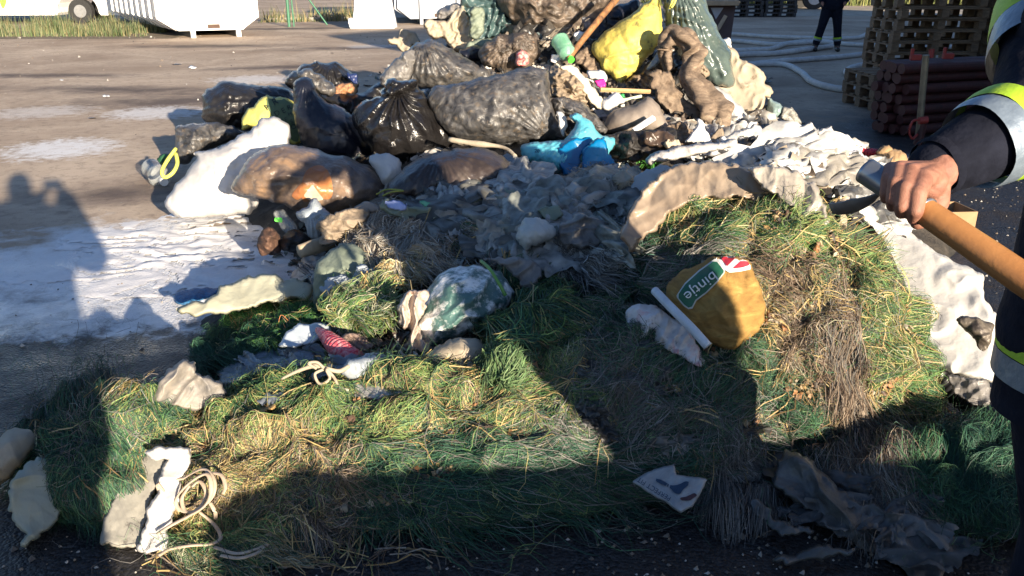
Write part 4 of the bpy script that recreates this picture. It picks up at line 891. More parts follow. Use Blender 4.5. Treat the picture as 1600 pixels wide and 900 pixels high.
# ---------------------------------------------------------------- upper left bags
puff("black_bag", "black crumpled bag at the far left back of the heap", "bag", [(316, 172), (318, 148), (330, 134), (365, 127), (400, 132), (440, 138), (462, 150), (470, 175), (455, 200), (400, 205), (345, 200), (320, 190)], black_pl, T=.3, D=7.75, tilt=.2, wr=(.04, 5), fold=(.02, 20, 80), res=54, group=BLK)
k1 = puff("black_bag", "black bag with a torn side showing orange-brown peel, behind the tall navy bag", "bag", [(445, 128), (462, 108), (490, 98), (515, 97), (540, 106), (556, 122), (560, 142), (540, 156), (505, 160), (470, 150)], black_pl, T=.24, D=7.2, tilt=.2, wr=(.04, 6), fold=(.05, 12, (512, 92)), res=50, group=BLK)
puff("peelings", "orange-brown peelings spilling from the torn black bag", "food waste", [(519, 136), (530, 128), (548, 130), (557, 140), (545, 147), (524, 150)], mat("peel", (.42, .20, .09), (.22, .12, .07), rough=.7, scale=25, bump=.6, bscale=50), T=.05, D=6.85, wr=(.04, 14), res=18)
puff("black_bag", "low black bag behind the knotted bag, blue scrap at its neck", "bag", [(500, 150), (530, 140), (560, 148), (590, 130), (625, 128), (640, 150), (600, 175), (540, 178)], black_pl, T=.15, D=6.9, wr=(.05, 7), res=34, group=BLK)
puff("blue_scrap", "small deep blue film scrap beside the torn black bag", "scrap", [(540, 112), (556, 116), (562, 132), (552, 130), (543, 122)], mat("deep_blue_film", (.02, .035, .12), rough=.4), T=.05, D=6.9, wr=(.03, 10), res=14)
ysk = puff("yellow_green_sack", "yellow and green printed sack squeezed under the far left black bag", "sack", [(377, 200), (380, 180), (400, 160), (412, 149), (430, 150), (452, 155), (468, 168), (472, 200), (468, 226), (440, 222), (415, 205), (395, 200), (380, 206)], yelgreen, T=.16, D=6.85, tilt=.2, wr=(.012, 6), res=44)
patch(ysk, "green_panel", [(416, 150), (440, 152), (466, 168), (470, 198), (466, 222), (456, 220), (445, 200), (425, 182), (417, 166)], olive, lift=.006, label="green half of the sack, black lettering")
for s_, x_, y_, z_, a_ in (("A", 417, 167, 13, 60), ("R", 430, 159, 15, 30), ("D", 433, 177, 12, 35), ("E", 443, 173, 12, 30), ("R", 452, 168, 11, 20), ("H", 453, 178, 9, 20), ("E", 447, 187, 9, 20), ("S", 456, 190, 9, 20), ("O", 459, 198, 11, 15)):
    write_on(ysk, s_, x_, y_, z_, a_, inkm, lift=.016)
puff("navy_bag", "tall smooth navy-black bag standing upright at the left of the heap", "bag", [(460, 128), (478, 122), (492, 132), (500, 150), (530, 168), (556, 186), (573, 215), (576, 245), (560, 250), (520, 248), (485, 240), (470, 222), (462, 190), (458, 155)], navy_pl, T=.26, D=6.15, tilt=.15, wr=(.018, 4), fold=(.02, 14, (478, 122)), res=56)
puff("grey_bag", "grey translucent bag top draped over the tall navy bag", "bag", [(468, 112), (482, 106), (505, 120), (522, 132), (522, 150), (505, 148), (488, 135), (470, 128)], grey_pl, T=.08, D=6.3, wr=(.04, 8), res=26)
puff("grey_bag", "dusty grey bag lying at the far left edge of the heap", "bag", [(276, 200), (300, 195), (335, 192), (362, 198), (378, 210), (350, 224), (320, 236), (296, 254), (280, 255), (274, 230)], grey_pl, T=.2, D=7.1, tilt=.2, wr=(.03, 6), fold=(.02, 22, 100), res=46)
kb = puff("black_bag", "shiny black bag tied in a knot, in the middle left of the heap", "bag", [(549, 178), (565, 160), (590, 150), (600, 138), (620, 135), (640, 132), (662, 145), (672, 165), (690, 190), (706, 212), (700, 232), (670, 242), (630, 252), (590, 246), (572, 225), (556, 200)], black_sh, T=.3, D=5.95, tilt=.15, wr=(.02, 5), fold=(.075, 9, (622, 140)), res=66, group=BLK)
puff("knot", None, None, [(604, 150), (600, 132), (612, 122), (622, 128), (640, 122), (652, 128), (646, 145), (625, 152)], black_sh, T=.10, D=5.8, wr=(.05, 9), parent=kb, res=26)
puff("grey_bag", "grey peaked bag behind the large dusty bag, drawn up to a point", "bag", [(598, 128), (610, 108), (630, 85), (652, 66), (668, 62), (690, 68), (715, 82), (740, 98), (765, 112), (770, 125), (740, 135), (690, 138), (640, 138), (608, 136)], grey_pl, T=.3, D=6.95, tilt=.2, wr=(.03, 6), fold=(.055, 15, (662, 62)), res=60)
puff("grey_bag", "thin grey film gathered on the left flank of the peaked bag", "bag", [(596, 130), (602, 108), (625, 85), (645, 76), (650, 95), (640, 120), (625, 134)], greyfilm, T=.1, D=6.7, wr=(.04, 8), fold=(.04, 26, 30), res=30)
puff("grey_bag", "large dusty grey pillow-shaped bag in the centre of the heap", "bag", [(668, 150), (680, 136), (720, 128), (770, 118), (815, 106), (850, 105), (858, 125), (862, 160), (866, 175), (880, 200), (884, 218), (850, 220), (800, 224), (750, 224), (712, 218), (685, 195), (672, 172)], grey_pl, T=.32, D=5.95, tilt=.2, wr=(.028, 6), fold=(.03, 16, (860, 215)), res=72)
puff("fibre_bag", "brown fibrous sack right of the large dusty bag", "sack", [(858, 108), (880, 104), (900, 118), (918, 140), (925, 165), (905, 165), (880, 155), (862, 150)], tancl, T=.14, D=6.3, wr=(.05, 10), fold=(.03, 50, 70), res=36)
puff("paper_strip", "long cream punched paper strip hanging beside the brown fibrous sack", "paper", [(868, 100), (888, 100), (908, 112), (925, 130), (938, 150), (946, 165), (934, 174), (922, 160), (905, 132), (885, 112)], mat("cream_card", (.62, .57, .44), (.52, .46, .35), rough=.7, bump=.2, dirt=(.2, .16, .1), dirt_amt=.3), T=.04, D=6.2, wr=(.02, 8), res=34)
puff("white_tub", "white crumpled tub with a dark foot beside the paper strip", "tub", [(938, 158), (952, 148), (968, 146), (976, 158), (968, 164), (948, 174), (940, 170)], whitem, T=.09, D=6.2, wr=(.01, 8), res=20)
puff("pink_scrap", "pink plastic scrap under the tip of the yellow sack", "scrap", [(928, 125), (944, 123), (946, 136), (938, 138)], pinkm, T=.03, D=6.6, wr=(.01, 8), res=10)
puff("white_scrap", "white folded card above the pink scrap", "card", [(918, 112), (935, 108), (948, 116), (944, 126), (925, 124)], whitem, T=.04, D=6.7, wr=(.01, 8), res=14)
for nm, lab, p_, q_, r_, m_ in (("plank", "pale wooden slat lying under the yellow sack", (938, 140, 6.45), (1016, 143, 6.5), .018, mat("slat_wood", (.50, .33, .16), (.38, .24, .11), rough=.7)),
                              ("white_rod", "pale green thin rod beside the white tub", (964, 159, 6.25), (1002, 150, 6.3), .012, plain("pale_rod", (.55, .60, .42)))):
    b = MB(); b.cyl(PD(*p_), PD(*q_), r_, n=6); tag(b.build(nm, m_, None), lab, nm.split("_")[-1])
puff("green_scrap", "dark green plastic scrap beside the pale rod", "scrap", [(966, 148), (976, 146), (978, 154), (968, 157)], plain("dark_green_plastic", (.02, .25, .07)), T=.03, D=6.35, wr=(.01, 8), res=10)
puff("dark_grey_bag", "dark fibrous grey bag wedged between the dusty bag and the blue bag", "bag", [(862, 155), (890, 152), (915, 165), (935, 182), (950, 198), (944, 208), (925, 205), (905, 192), (880, 182), (864, 172)], grey_pl, T=.14, D=6.0, wr=(.04, 10), fold=(.03, 40, (950, 205)), res=40)
puff("cardboard_tube", "grey-brown crushed carton with a white strip in the heap's centre right", "carton", [(945, 190), (960, 172), (990, 162), (1015, 152), (1030, 165), (1042, 195), (1036, 206), (1000, 206), (965, 208), (946, 206)], mat("grey_board", (.25, .21, .175), (.20, .165, .135), rough=.75, scale=4, bump=.2, dirt=(.1, .08, .06), dirt_amt=.3), T=.22, D=6.15, tilt=.1, wr=(.012, 5), fold=(.03, 9, 20), res=40)
b = MB(); b.cyl(PD(990, 205, 5.82), PD(1022, 184, 5.84), .022, n=5); tag(b.build("white_strip", whitem, None), "narrow white strip lying on the grey-brown carton", "strip")
bb = puff("blue_bag", "light blue plastic bag with folds beside the large dusty bag", "bag", [(816, 226), (850, 222), (880, 216), (900, 196), (888, 178), (905, 176), (922, 190), (940, 210), (962, 216), (955, 240), (930, 248), (900, 258), (880, 274), (850, 262), (822, 252)], bluep, T=.2, D=5.55, tilt=.25, wr=(.02, 7), fold=(.02, 26, (900, 200)), res=56)
write_on(bb, "20", 839, 236, 8, -5, inkm, lift=.012)
puff("white_scrap", "white crumpled scrap between the dusty bag and the light blue bag", "scrap", [(868, 172), (882, 175), (888, 196), (880, 214), (872, 196)], white_sk, T=.07, D=5.65, wr=(.03, 10), res=20)
puff("blue_sheet", "dark blue folded plastic sheet inside the light blue bag", "sheet", [(872, 232), (900, 212), (918, 213), (928, 222), (912, 240), (905, 262), (900, 282), (878, 276), (872, 262)], blued, T=.05, D=5.35, tilt=.1, wr=(.015, 4), res=34)
puff("blue_sheet", "bright blue curved plastic sheet standing right of the light blue bag", "sheet", [(915, 225), (928, 218), (944, 210), (950, 232), (960, 256), (972, 268), (950, 280), (925, 290), (905, 286), (908, 262), (912, 240)], blued, T=.15, D=5.25, tilt=.1, wr=(.01, 4), res=40)
puff("burnt_scraps", "burnt black crumpled remains right of the blue sheet", "burnt remains", [(942, 214), (975, 206), (1010, 204), (1050, 200), (1058, 215), (1050, 236), (1020, 250), (985, 252), (958, 248), (948, 232)], burnt, T=.14, D=5.6, tilt=.3, wr=(.08, 9), res=48)
puff("brown_film", "translucent brown film over the burnt remains", "film", [(1005, 205), (1035, 203), (1056, 210), (1052, 225), (1030, 232), (1008, 226)], mat("brown_film", (.10, .065, .045), (.05, .035, .025), rough=.3, transp=.2), T=.05, D=5.42, wr=(.03, 8), res=22)
puff("wool_wad", "small cream fluffy wad on the burnt remains", "wad", [(1034, 228), (1046, 216), (1060, 218), (1064, 228), (1048, 236)], cream, T=.05, D=5.4, wr=(.04, 14), res=16)
puff("grey_sheet", "dark brown shadowed cloth below the twisted cloth", "cloth", [(1040, 200), (1062, 190), (1085, 205), (1080, 228), (1060, 232), (1045, 220)], brownfab, T=.08, D=5.9, wr=(.04, 8), res=24)
puff("white_cone", "white folded paper cone standing beneath the brown cloth roll", "paper", [(1070, 224), (1082, 205), (1092, 186), (1100, 192), (1108, 214), (1112, 224), (1090, 222)], whitem, T=.07, D=5.7, wr=(.008, 5), res=24)
puff("beige_scrap", "beige folded flap right of the white paper cone", "paper", [(1108, 222), (1120, 200), (1128, 198), (1132, 212), (1122, 224)], tancl, T=.04, D=5.75, wr=(.01, 6), res=16)
puff("white_roll", "white crumpled roll of film lying across the heap below the white bag", "film", [(1118, 218), (1150, 205), (1178, 196), (1192, 200), (1196, 214), (1180, 222), (1158, 216), (1130, 228)], white_pp, T=.1, D=5.7, wr=(.03, 8), res=34)
puff("paper_strip", "long grey-white speckled board lying across the heap in front of the burnt remains", "board", [(1010, 246), (1035, 234), (1075, 226), (1120, 222), (1148, 216), (1150, 226), (1120, 236), (1080, 244), (1040, 252), (1012, 256)], mat("speckled_board", (.55, .53, .49), (.34, .32, .30), rough=.7, scale=30, bump=.3, dirt=(.15, .13, .1), dirt_amt=.3), T=.06, D=5.3, tilt=.5, wr=(.02, 8), res=44)
puff("burnt_scraps", "charred black tangle left of the clear bag", "burnt remains", [(1148, 222), (1168, 214), (1190, 216), (1200, 226), (1194, 238), (1170, 240), (1152, 236)], burnt, T=.09, D=5.4, wr=(.09, 12), res=30)
# charred comb: ribbed brown piece with teeth
R = empty("ribbed_piece", PD(1203, 250, 5.2), "charred ribbed brown plastic grille in front of the clear bag", "grille")
for i in range(9):
    b = MB(); b.cyl(PD(1186+i*4.2, 236-i*.5, 5.15), PD(1194+i*4.6, 252+i*.3, 5.08), .008, n=6); b.build("rib", mat("rib_tan", (.32, .24, .15), (.22, .16, .10), rough=.6), R)
b = MB(); b.cyl(PD(1182, 237, 5.17), PD(1222, 231, 5.17), .012, n=6); b.build("rail", burnt, R)
puff("burnt_scraps", "small charred spiky lump right of the ribbed grille", "burnt remains", [(1222, 244), (1234, 240), (1242, 252), (1236, 262), (1224, 258)], burnt, T=.05, D=5.1, wr=(.06, 16), res=18)
# ---------------------------------------------------------------- right flank
puff("clear_bag", "large milky clear bag with a blue edge on the right flank of the heap", "bag", [(1196, 225), (1200, 200), (1225, 190), (1250, 196), (1272, 210), (1295, 215), (1310, 222), (1318, 240), (1314, 252), (1295, 258), (1265, 254), (1235, 250), (1212, 244)], mat("milky_film", (.58, .57, .53), (.44, .43, .40), rough=.22, scale=6, bump=.4, bscale=16, crump=.9, transl=.2, dirt=(.45, .38, .26), dirt_amt=.3), T=.24, D=6.2, tilt=.25, wr=(.03, 5), fold=(.03, 16, (1200, 200)), res=54)
puff("blue_scrap", "bright blue plastic edge under the right end of the milky clear bag", "scrap", [(1292, 254), (1304, 252), (1316, 244), (1318, 250), (1308, 258), (1296, 260)], plain("sky_blue_plastic", (.05, .42, .62), .4), T=.03, D=5.85, wr=(.005, 8), res=16)
puff("white_sheet", "white torn sheet standing up behind the clear bag", "sheet", [(1276, 208), (1290, 200), (1300, 195), (1304, 212), (1314, 222), (1310, 236), (1296, 226), (1280, 220)], white_sk, T=.05, D=6.35, tilt=.1, wr=(.03, 6), res=24)
puff("printed_paper", "white crumpled paper with black print behind the clear bag", "paper", [(1250, 198), (1266, 191), (1276, 200), (1286, 208), (1270, 212), (1256, 206)], mat("printed_paper", (.70, .69, .67), (.10, .10, .10), rough=.7, scale=24, bump=.4, bscale=40), T=.05, D=6.7, wr=(.04, 10), res=18)
puff("white_board", "flat white board fragment at the right edge of the heap", "board", [(1310, 214), (1328, 213), (1340, 232), (1336, 238), (1318, 236)], whitem, T=.04, D=6.3, tilt=.5, wr=(.008, 5), res=18)
puff("white_board", "lower white board fragment below the flat one at the heap's right edge", "board", [(1318, 236), (1342, 236), (1350, 250), (1352, 262), (1335, 262), (1322, 250)], whitem, T=.04, D=6.05, tilt=.5, wr=(.015, 8), res=18)
puff("blue_grey_scrap", "pale blue-grey film beside the tan carton", "film", [(1344, 246), (1356, 242), (1370, 258), (1366, 268), (1350, 262)], paleb, T=.04, D=6.0, wr=(.02, 8), res=16)
puff("rubble_bits", "cream crumbs and litter between the clear bag and the tan carton", "litter", [(1330, 262), (1350, 262), (1372, 268), (1380, 276), (1360, 284), (1338, 276)], brush, T=.05, D=5.9, wr=(.06, 14), res=24)
tube("red_wire", [PD(1318, 243, 5.8), PD(1330, 252, 5.75), PD(1338, 262, 5.7), PD(1343, 274, 5.7)], .010, redm, n=6); S.collection.objects[-1]; tag(bpy.data.objects["red_wire"], "red cable curling at the right edge of the clear bag", "cable")
o = tube("black_wire", [PD(1322, 250, 5.75), PD(1340, 254, 5.7), PD(1347, 266, 5.68), PD(1340, 276, 5.68)], .007, plain("black_rubber", (.02, .02, .02)), n=6); tag(o, "thin black cable looping beside the red cable", "cable")
o = tube("red_hose", [PD(1348, 238, 6.5), PD(1370, 239, 6.45)], .032, redm, n=14, corr=(.02, .12), sub=4); tag(o, "short bright red corrugated hose left of the tan carton", "hose")

tc = puff("tan_carton", "crumpled tan carton beyond the firefighter's hand", "carton", [(1370, 242), (1375, 232), (1392, 230), (1410, 238), (1420, 248), (1414, 262), (1396, 268), (1378, 264)], cardb, T=.12, D=6.35, wr=(.03, 7), res=30)
puff("flap", None, None, [(1368, 234), (1380, 228), (1396, 231), (1386, 238), (1372, 238)], cardb, T=.03, D=6.2, wr=(.01, 7), res=16, parent=tc)
bgr = puff("black_bag", "slim black bag lying right of the bale behind the crumpled clear film", "bag", [(1236, 256), (1250, 247), (1275, 248), (1300, 256), (1328, 272), (1348, 286), (1344, 302), (1318, 304), (1296, 306), (1272, 302), (1258, 282)], black_sh, T=.12, D=4.9, tilt=.4, wr=(.025, 8), fold=(.03, 26, 60), res=50, group=BLK)
puff("white_bag", "white translucent bag beside the end of the slim black bag", "bag", [(1340, 290), (1345, 276), (1365, 272), (1385, 275), (1376, 292), (1362, 304), (1350, 308)], white_pp, T=.08, D=4.85, wr=(.02, 7), res=24)
puff("pale_blue_bag", "pale blue-green crumpled bag behind the bale's beige film", "bag", [(1146, 244), (1160, 238), (1175, 245), (1190, 256), (1180, 266), (1160, 266), (1142, 258)], paleb, T=.1, D=5.0, wr=(.04, 8), res=26)
puff("white_scrap", "row of white torn scraps behind the beige film on the bale", "scrap", [(1195, 258), (1215, 252), (1232, 260), (1246, 262), (1248, 270), (1225, 272), (1205, 268)], white_sk, T=.04, D=4.9, wr=(.04, 10), res=26)
pp = puff("printed_paper", "crumpled white paper printed with blue lines beside the bale", "paper", [(1286, 312), (1300, 298), (1318, 302), (1330, 316), (1338, 330), (1320, 338), (1300, 338), (1290, 326)], whitem, T=.07, D=3.9, wr=(.05, 9), res=28)
for i in range(5):
    patch(pp, "printed_line", [(1293+i*2.4, 312-i*2.5+4), (1309+i*2.4, 304-i*2.5+10), (1310+i*2.4, 305.5-i*2.5+10), (1294+i*2.4, 313.5-i*2.5+4)], navyink, lift=.006, res=10)
puff("white_board", "white narrow board pointing at the hand above the white tarp", "board", [(1316, 334), (1330, 322), (1350, 310), (1356, 314), (1334, 332), (1322, 342)], whitem, T=.03, D=3.75, tilt=.4, wr=(.004, 5), res=18)
puff("black_scrap", "black film wad between the tarp and the firefighter's hand", "film", [(1350, 338), (1362, 322), (1378, 318), (1390, 325), (1376, 338), (1360, 345)], black_sh, T=.05, D=4.0, wr=(.03, 9), res=20)
puff("cyan_scrap", "small cyan plastic scrap at the top of the white tarp", "scrap", [(1372, 340), (1384, 332), (1394, 336), (1392, 342), (1380, 344)], plain("cyan_plastic", (.04, .38, .50)), T=.02, D=3.95, wr=(.004, 6), res=10)
puff("grey_tub", "grey plastic tray corner standing between the bale and the tarp", "tray", [(1305, 350), (1325, 338), (1352, 332), (1362, 352), (1385, 378), (1404, 392), (1370, 384), (1340, 376), (1310, 368)], mat("grey_tray", (.36, .37, .40), (.28, .29, .32), rough=.4, scale=3, bump=.1), T=.05, D=3.35, tilt=.2, wr=(.006, 4), res=34)
# the white tarp
tarp = mat("white_tarp", (.74, .73, .69), (.66, .64, .60), rough=.5, scale=4, bump=.22, bscale=12, transl=.3, dirt=(.42, .37, .28), dirt_amt=.18)
puff("white_tarp", "big white tarp spread on the heap right of the hay bale", "tarp", [(1318, 352), (1345, 345), (1370, 350), (1400, 352), (1430, 368), (1460, 392), (1490, 408), (1520, 420), (1538, 432), (1538, 465), (1548, 480), (1560, 500), (1556, 540), (1562, 590), (1540, 596), (1500, 588), (1460, 575), (1430, 540), (1400, 470), (1370, 420), (1330, 385)], tarp, T=.14, D=3.62, tilt=.55, wr=(.018, 2.4), fold=(.03, 4, 40), res=90, back=.4)
puff("scorched_plate", "scorched grey metal plate poking out of the lower right of the white tarp", "plate", [(1495, 496), (1520, 495), (1550, 504), (1552, 516), (1545, 545), (1532, 548), (1522, 530), (1505, 512)], mat("scorched_plate", (.20, .17, .13), (.05, .04, .035), rough=.5, scale=12, bump=.4, metallic=.3), T=.02, D=3.05, tilt=.2, wr=(.02, 7), res=26)
puff("sheer_wrap", "grey-white film hanging under the lower edge of the tarp", "film", [(1478, 585), (1510, 590), (1545, 592), (1555, 620), (1540, 640), (1510, 628), (1490, 612)], greyfilm, T=.05, D=3.1, wr=(.03, 9), fold=(.02, 40, 80), res=30)
o = tube("corrugated_pipe", [G(1440, 566, .16), G(1470, 590, .12), G(1505, 618, .07), G(1540, 642, .055), G(1590, 668, .05)], .052, mat("black_corrugated", (.018, .018, .020), rough=.35, bump=.1), n=20, corr=(.024, .10)); tag(o, "black corrugated pipe running out from under the bale on the right", "pipe")
puff("paper_scrap", "greenish torn film scrap on the asphalt below the corrugated pipe", "scrap", [(1502, 680), (1520, 672), (1532, 680), (1548, 672), (1565, 680), (1560, 694), (1545, 688), (1530, 699), (1512, 694)], paleg, T=.012, D=None, drape=True, wr=(.01, 14), res=26)
# cardboard box on the yard
def cbox():
    a = G(1478, 362); R = empty("cardboard_box", a, "small open cardboard box on the asphalt behind the shovel handle", "box")
    ex = Vector((1, .08, 0)).normalized(); ey = Vector((-.08, 1, 0)).normalized(); w_, d_, h_ = .19, .26, .13; o_ = Vector((a.x, a.y, 0)); q = Matrix((ex, ey, Vector((0, 0, 1)))).transposed()
    for c, s_ in ((ex*w_/2, (w_, .006, h_)), (ex*w_/2+ey*d_, (w_, .006, h_)), (ey*d_/2, (.006, d_+.004, h_)), (ex*w_+ey*d_/2, (.006, d_+.004, h_))):
        b = MB(); b.box(o_+c+Vector((0, 0, h_/2+.002)), s_, q); b.build("box_wall", cardb, R)
    b = MB(); b.box(o_+ex*w_/2+ey*d_/2+Vector((0, 0, .006)), (w_-.01, d_-.01, .005), q); b.build("box_base", cardb, R)
    b = MB(); b.box(o_+ex*w_/2+ey*d_/2+Vector((0, 0, .05)), (w_-.03, d_-.05, .05), q); b.build("liner", mat("box_liner", (.05, .06, .12), (.2, .2, .25), scale=9, rough=.4), R)
cbox()
puff("yellow_scrap", "small yellow scrap on the asphalt under the firefighter's sleeve", "scrap", [(1522, 274), (1532, 270), (1546, 274), (1540, 278), (1526, 278)], yellow, T=.02, D=G(1535, 276).y*.94+.5, wr=(.01, 10), res=10)
# ---------------------------------------------------------------- front left bags
puff("white_sack", "big white woven sack slumped at the left edge of the heap", "sack", [(258, 318), (266, 300), (290, 270), (308, 250), (306, 240), (340, 228), (385, 206), (412, 186), (432, 183), (448, 192), (454, 212), (450, 232), (420, 260), (400, 280), (405, 315), (398, 330), (370, 336), (330, 340), (290, 342), (265, 335)], white_sk, T=.26, D=5.75, tilt=.3, wr=(.018, 5), fold=(.025, 9, 120), res=72)
bc = puff("brown_bag", "long translucent brown bag with orange contents lying on the white sack", "bag", [(360, 293), (372, 270), (390, 245), (420, 228), (460, 226), (500, 236), (545, 246), (585, 262), (605, 285), (604, 308), (590, 322), (560, 326), (520, 334), (470, 330), (420, 314), (380, 304)], clearbr, T=.28, D=5.15, tilt=.25, wr=(.022, 6), fold=(.02, 20, (362, 292)), res=76)
orange = mat("orange_contents", (.36, .15, .05), (.26, .10, .04), rough=.35, scale=9, bump=.3, dirt=(.25, .2, .15), dirt_amt=.3)
patch(bc, "orange_contents", [(478, 268), (500, 258), (515, 272), (520, 300), (512, 312), (488, 305), (478, 318), (470, 300)], orange, lift=.006, smooth_pts=True, label="orange-brown contents pressed against the film")
patch(bc, "orange_contents", [(462, 296), (474, 285), (478, 300), (466, 312), (456, 306)], orange, lift=.006, smooth_pts=True)
patch(bc, "pale_contents", [(474, 306), (488, 288), (506, 312), (488, 316)], mat("pale_contents", (.42, .34, .26), (.34, .27, .2), rough=.35), lift=.009, smooth_pts=False)
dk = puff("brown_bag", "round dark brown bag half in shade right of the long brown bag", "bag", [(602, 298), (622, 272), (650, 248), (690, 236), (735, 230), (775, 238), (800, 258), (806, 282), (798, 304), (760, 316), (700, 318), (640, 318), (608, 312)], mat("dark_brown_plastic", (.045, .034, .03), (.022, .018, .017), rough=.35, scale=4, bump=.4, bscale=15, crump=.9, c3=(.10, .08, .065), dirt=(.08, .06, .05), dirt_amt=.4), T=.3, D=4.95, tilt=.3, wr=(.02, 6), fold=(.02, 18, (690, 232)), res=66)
puff("white_bag", "small bright white bag between the long brown bag and the round dark bag", "bag", [(575, 248), (590, 240), (610, 238), (624, 250), (628, 270), (615, 285), (600, 290), (585, 268)], white_sk, T=.12, D=5.2, tilt=.2, wr=(.02, 6), res=30)
b = tube("bone_stick", [PD(702, 218, 5.4), PD(740, 224, 5.35), PD(785, 230, 5.3), PD(806, 244, 5.2)], [.018, .02, .014, .01], cream, n=8, wob=.3); tag(b, "pale wooden strip lying under the large dusty bag", "strip")
o = tube("black_bar", [PD(792, 246, 5.2), PD(850, 276, 4.75), PD(902, 300, 4.35)], .055, mat("glossy_black_bar", (.014, .014, .015), rough=.18, bump=.1), n=4, flat=.5, sub=2, smooth=False); tag(o, "glossy black bar sloping down right of the round dark bag", "bar")
# bottle, cap and yellow string loop at the far left
bottle("bottle", "clear empty bottle lying on its side at the far left edge of the heap", G(236, 262, .09), G(256, 284, .05), .085, clear_c, whitem)
o = tube("yellow_string", [PD(275, 232, 6.0), PD(262, 250, 5.95), PD(253, 268, 5.9), PD(258, 277, 5.9), PD(270, 270, 5.9), PD(277, 256, 5.95), PD(275, 240, 6.0)], .014, yel_cord, n=6, sub=5); tag(o, "yellow string loop standing by the clear bottle", "string")
puff("green_scrap", "dark green fuzzy scrap behind the clear bottle", "scrap", [(244, 250), (256, 238), (270, 240), (266, 252), (252, 258)], plain("dark_green_scrap", (.02, .10, .04)), T=.05, D=6.2, wr=(.05, 14), res=14)
# ---------------------------------------------------------------- between the bags and the front ridge
puff("clear_bottle", "crushed clear bottle with a bright green label under the long brown bag", "bottle", [(428, 332), (440, 326), (452, 338), (464, 358), (460, 370), (448, 366), (436, 350)], clear_c, T=.05, D=4.95, wr=(.03, 9), res=22)
patch(bpy.data.objects["clear_bottle"], "label", [(429, 340), (441, 340), (441, 348), (429, 346)], green_pl, lift=.006, res=10)
puff("white_bag", "small white knotted bag under the middle of the long brown bag", "bag", [(463, 330), (478, 326), (484, 314), (496, 311), (506, 322), (518, 340), (520, 355), (505, 362), (495, 375), (482, 368), (476, 350), (466, 342)], paleb, T=.12, D=4.75, tilt=.15, wr=(.03, 7), fold=(.03, 12, (486, 330)), res=34)
puff("burnt_lump", "rust-brown burnt lump at the edge of the white powder", "burnt remains", [(406, 396), (402, 372), (415, 356), (430, 358), (438, 376), (434, 396), (420, 400)], burntbr, T=.08, D=4.75, tilt=.3, wr=(.06, 10), res=28)
puff("black_scrap", "black ash heap below the crushed clear bottle", "ash", [(440, 372), (455, 358), (480, 366), (492, 380), (488, 394), (455, 396), (440, 390)], burnt, T=.06, D=4.75, wr=(.05, 10), res=26)
lg = tube("wooden_log", [PD(468, 393, 4.35), PD(490, 386, 4.4), PD(516, 378, 4.5)], [.034, .040, .038], mat("log_wood", (.40, .32, .22), (.30, .24, .16), rough=.8, scale=9, bump=.2), n=14); tag(lg, "short pale wooden log sticking out of the heap beside the white powder", "log")
puff("ivory_sack", "flat ivory sack lying on the white powder", "sheet", [(270, 484), (285, 475), (318, 472), (345, 448), (375, 434), (405, 430), (425, 426), (445, 436), (462, 434), (486, 442), (488, 460), (470, 470), (440, 474), (415, 470), (380, 486), (345, 496), (300, 494)], palec, T=.16, D=4.0, tilt=.6, wr=(.018, 6), fold=(.008, 9, 110), res=70, back=.3)
puff("pale_green_bag", "shaded pale green end of the ivory sack's neighbour, next to the green net clump", "cloth", [(445, 452), (470, 440), (492, 442), (500, 462), (480, 478), (450, 482), (440, 470)], paleg, T=.06, drape=True, off=.04, wr=(.02, 9), res=28)
puff("blue_net", "small blue net scrap at the left end of the ivory sack", "net", [(272, 458), (300, 450), (330, 450), (345, 452), (330, 466), (300, 474), (276, 474)], mat("blue_net", (.03, .16, .33), (.015, .07, .16), rough=.7, scale=60, bump=.9, bscale=90), T=.05, drape=True, off=.03, wr=(.02, 16), res=34)
puff("grey_paper_scraps", "white torn scraps beside the burnt lump on the powder", "scraps", [(400, 418), (412, 408), (432, 410), (440, 420), (425, 424), (408, 424)], whitem, T=.02, drape=True, off=.02, wr=(.02, 12), res=18)
puff("pale_green_sack", "pale green crumpled sack in the middle left, in shade", "sack", [(490, 470), (488, 440), (496, 410), (515, 392), (535, 380), (560, 385), (585, 405), (608, 418), (622, 428), (608, 450), (580, 470), (548, 490), (515, 500), (494, 492)], paleg, T=.14, D=3.95, tilt=.3, wr=(.035, 6), fold=(.03, 12, 30), res=60)
puff("pale_blue_sheet", "pale blue sheet with dark threads lying on the pale green sack", "sheet", [(492, 445), (520, 432), (552, 432), (568, 410), (580, 420), (612, 424), (615, 440), (600, 455), (570, 465), (540, 488), (520, 470), (505, 458)], paleb, T=.03, D=3.72, tilt=.3, wr=(.02, 7), fold=(.02, 12, 60), res=46)
puff("tan_tube", "beige fabric roll between the log and the dry fibre bundle", "cloth", [(500, 345), (525, 330), (560, 322), (580, 335), (560, 355), (530, 378), (505, 385), (498, 365)], tancl, T=.12, D=4.35, wr=(.04, 8), fold=(.03, 26, 60), res=40)
puff("grey_board", "grey-brown flap standing at the top of the beige fabric roll", "board", [(548, 328), (562, 318), (572, 314), (594, 326), (585, 334), (560, 334)], mat("grey_board2", (.28, .24, .20), rough=.7), T=.02, D=4.45, wr=(.005, 5), res=16)
puff("pale_green_sheet", "pale green folded sheet in shade right of the dry fibre bundle", "sheet", [(600, 312), (620, 316), (648, 325), (680, 320), (706, 318), (722, 332), (724, 350), (700, 366), (680, 352), (655, 345), (640, 352), (615, 340), (598, 326)], paleg, T=.07, D=4.3, tilt=.35, wr=(.04, 7), fold=(.035, 16, 40), res=48)
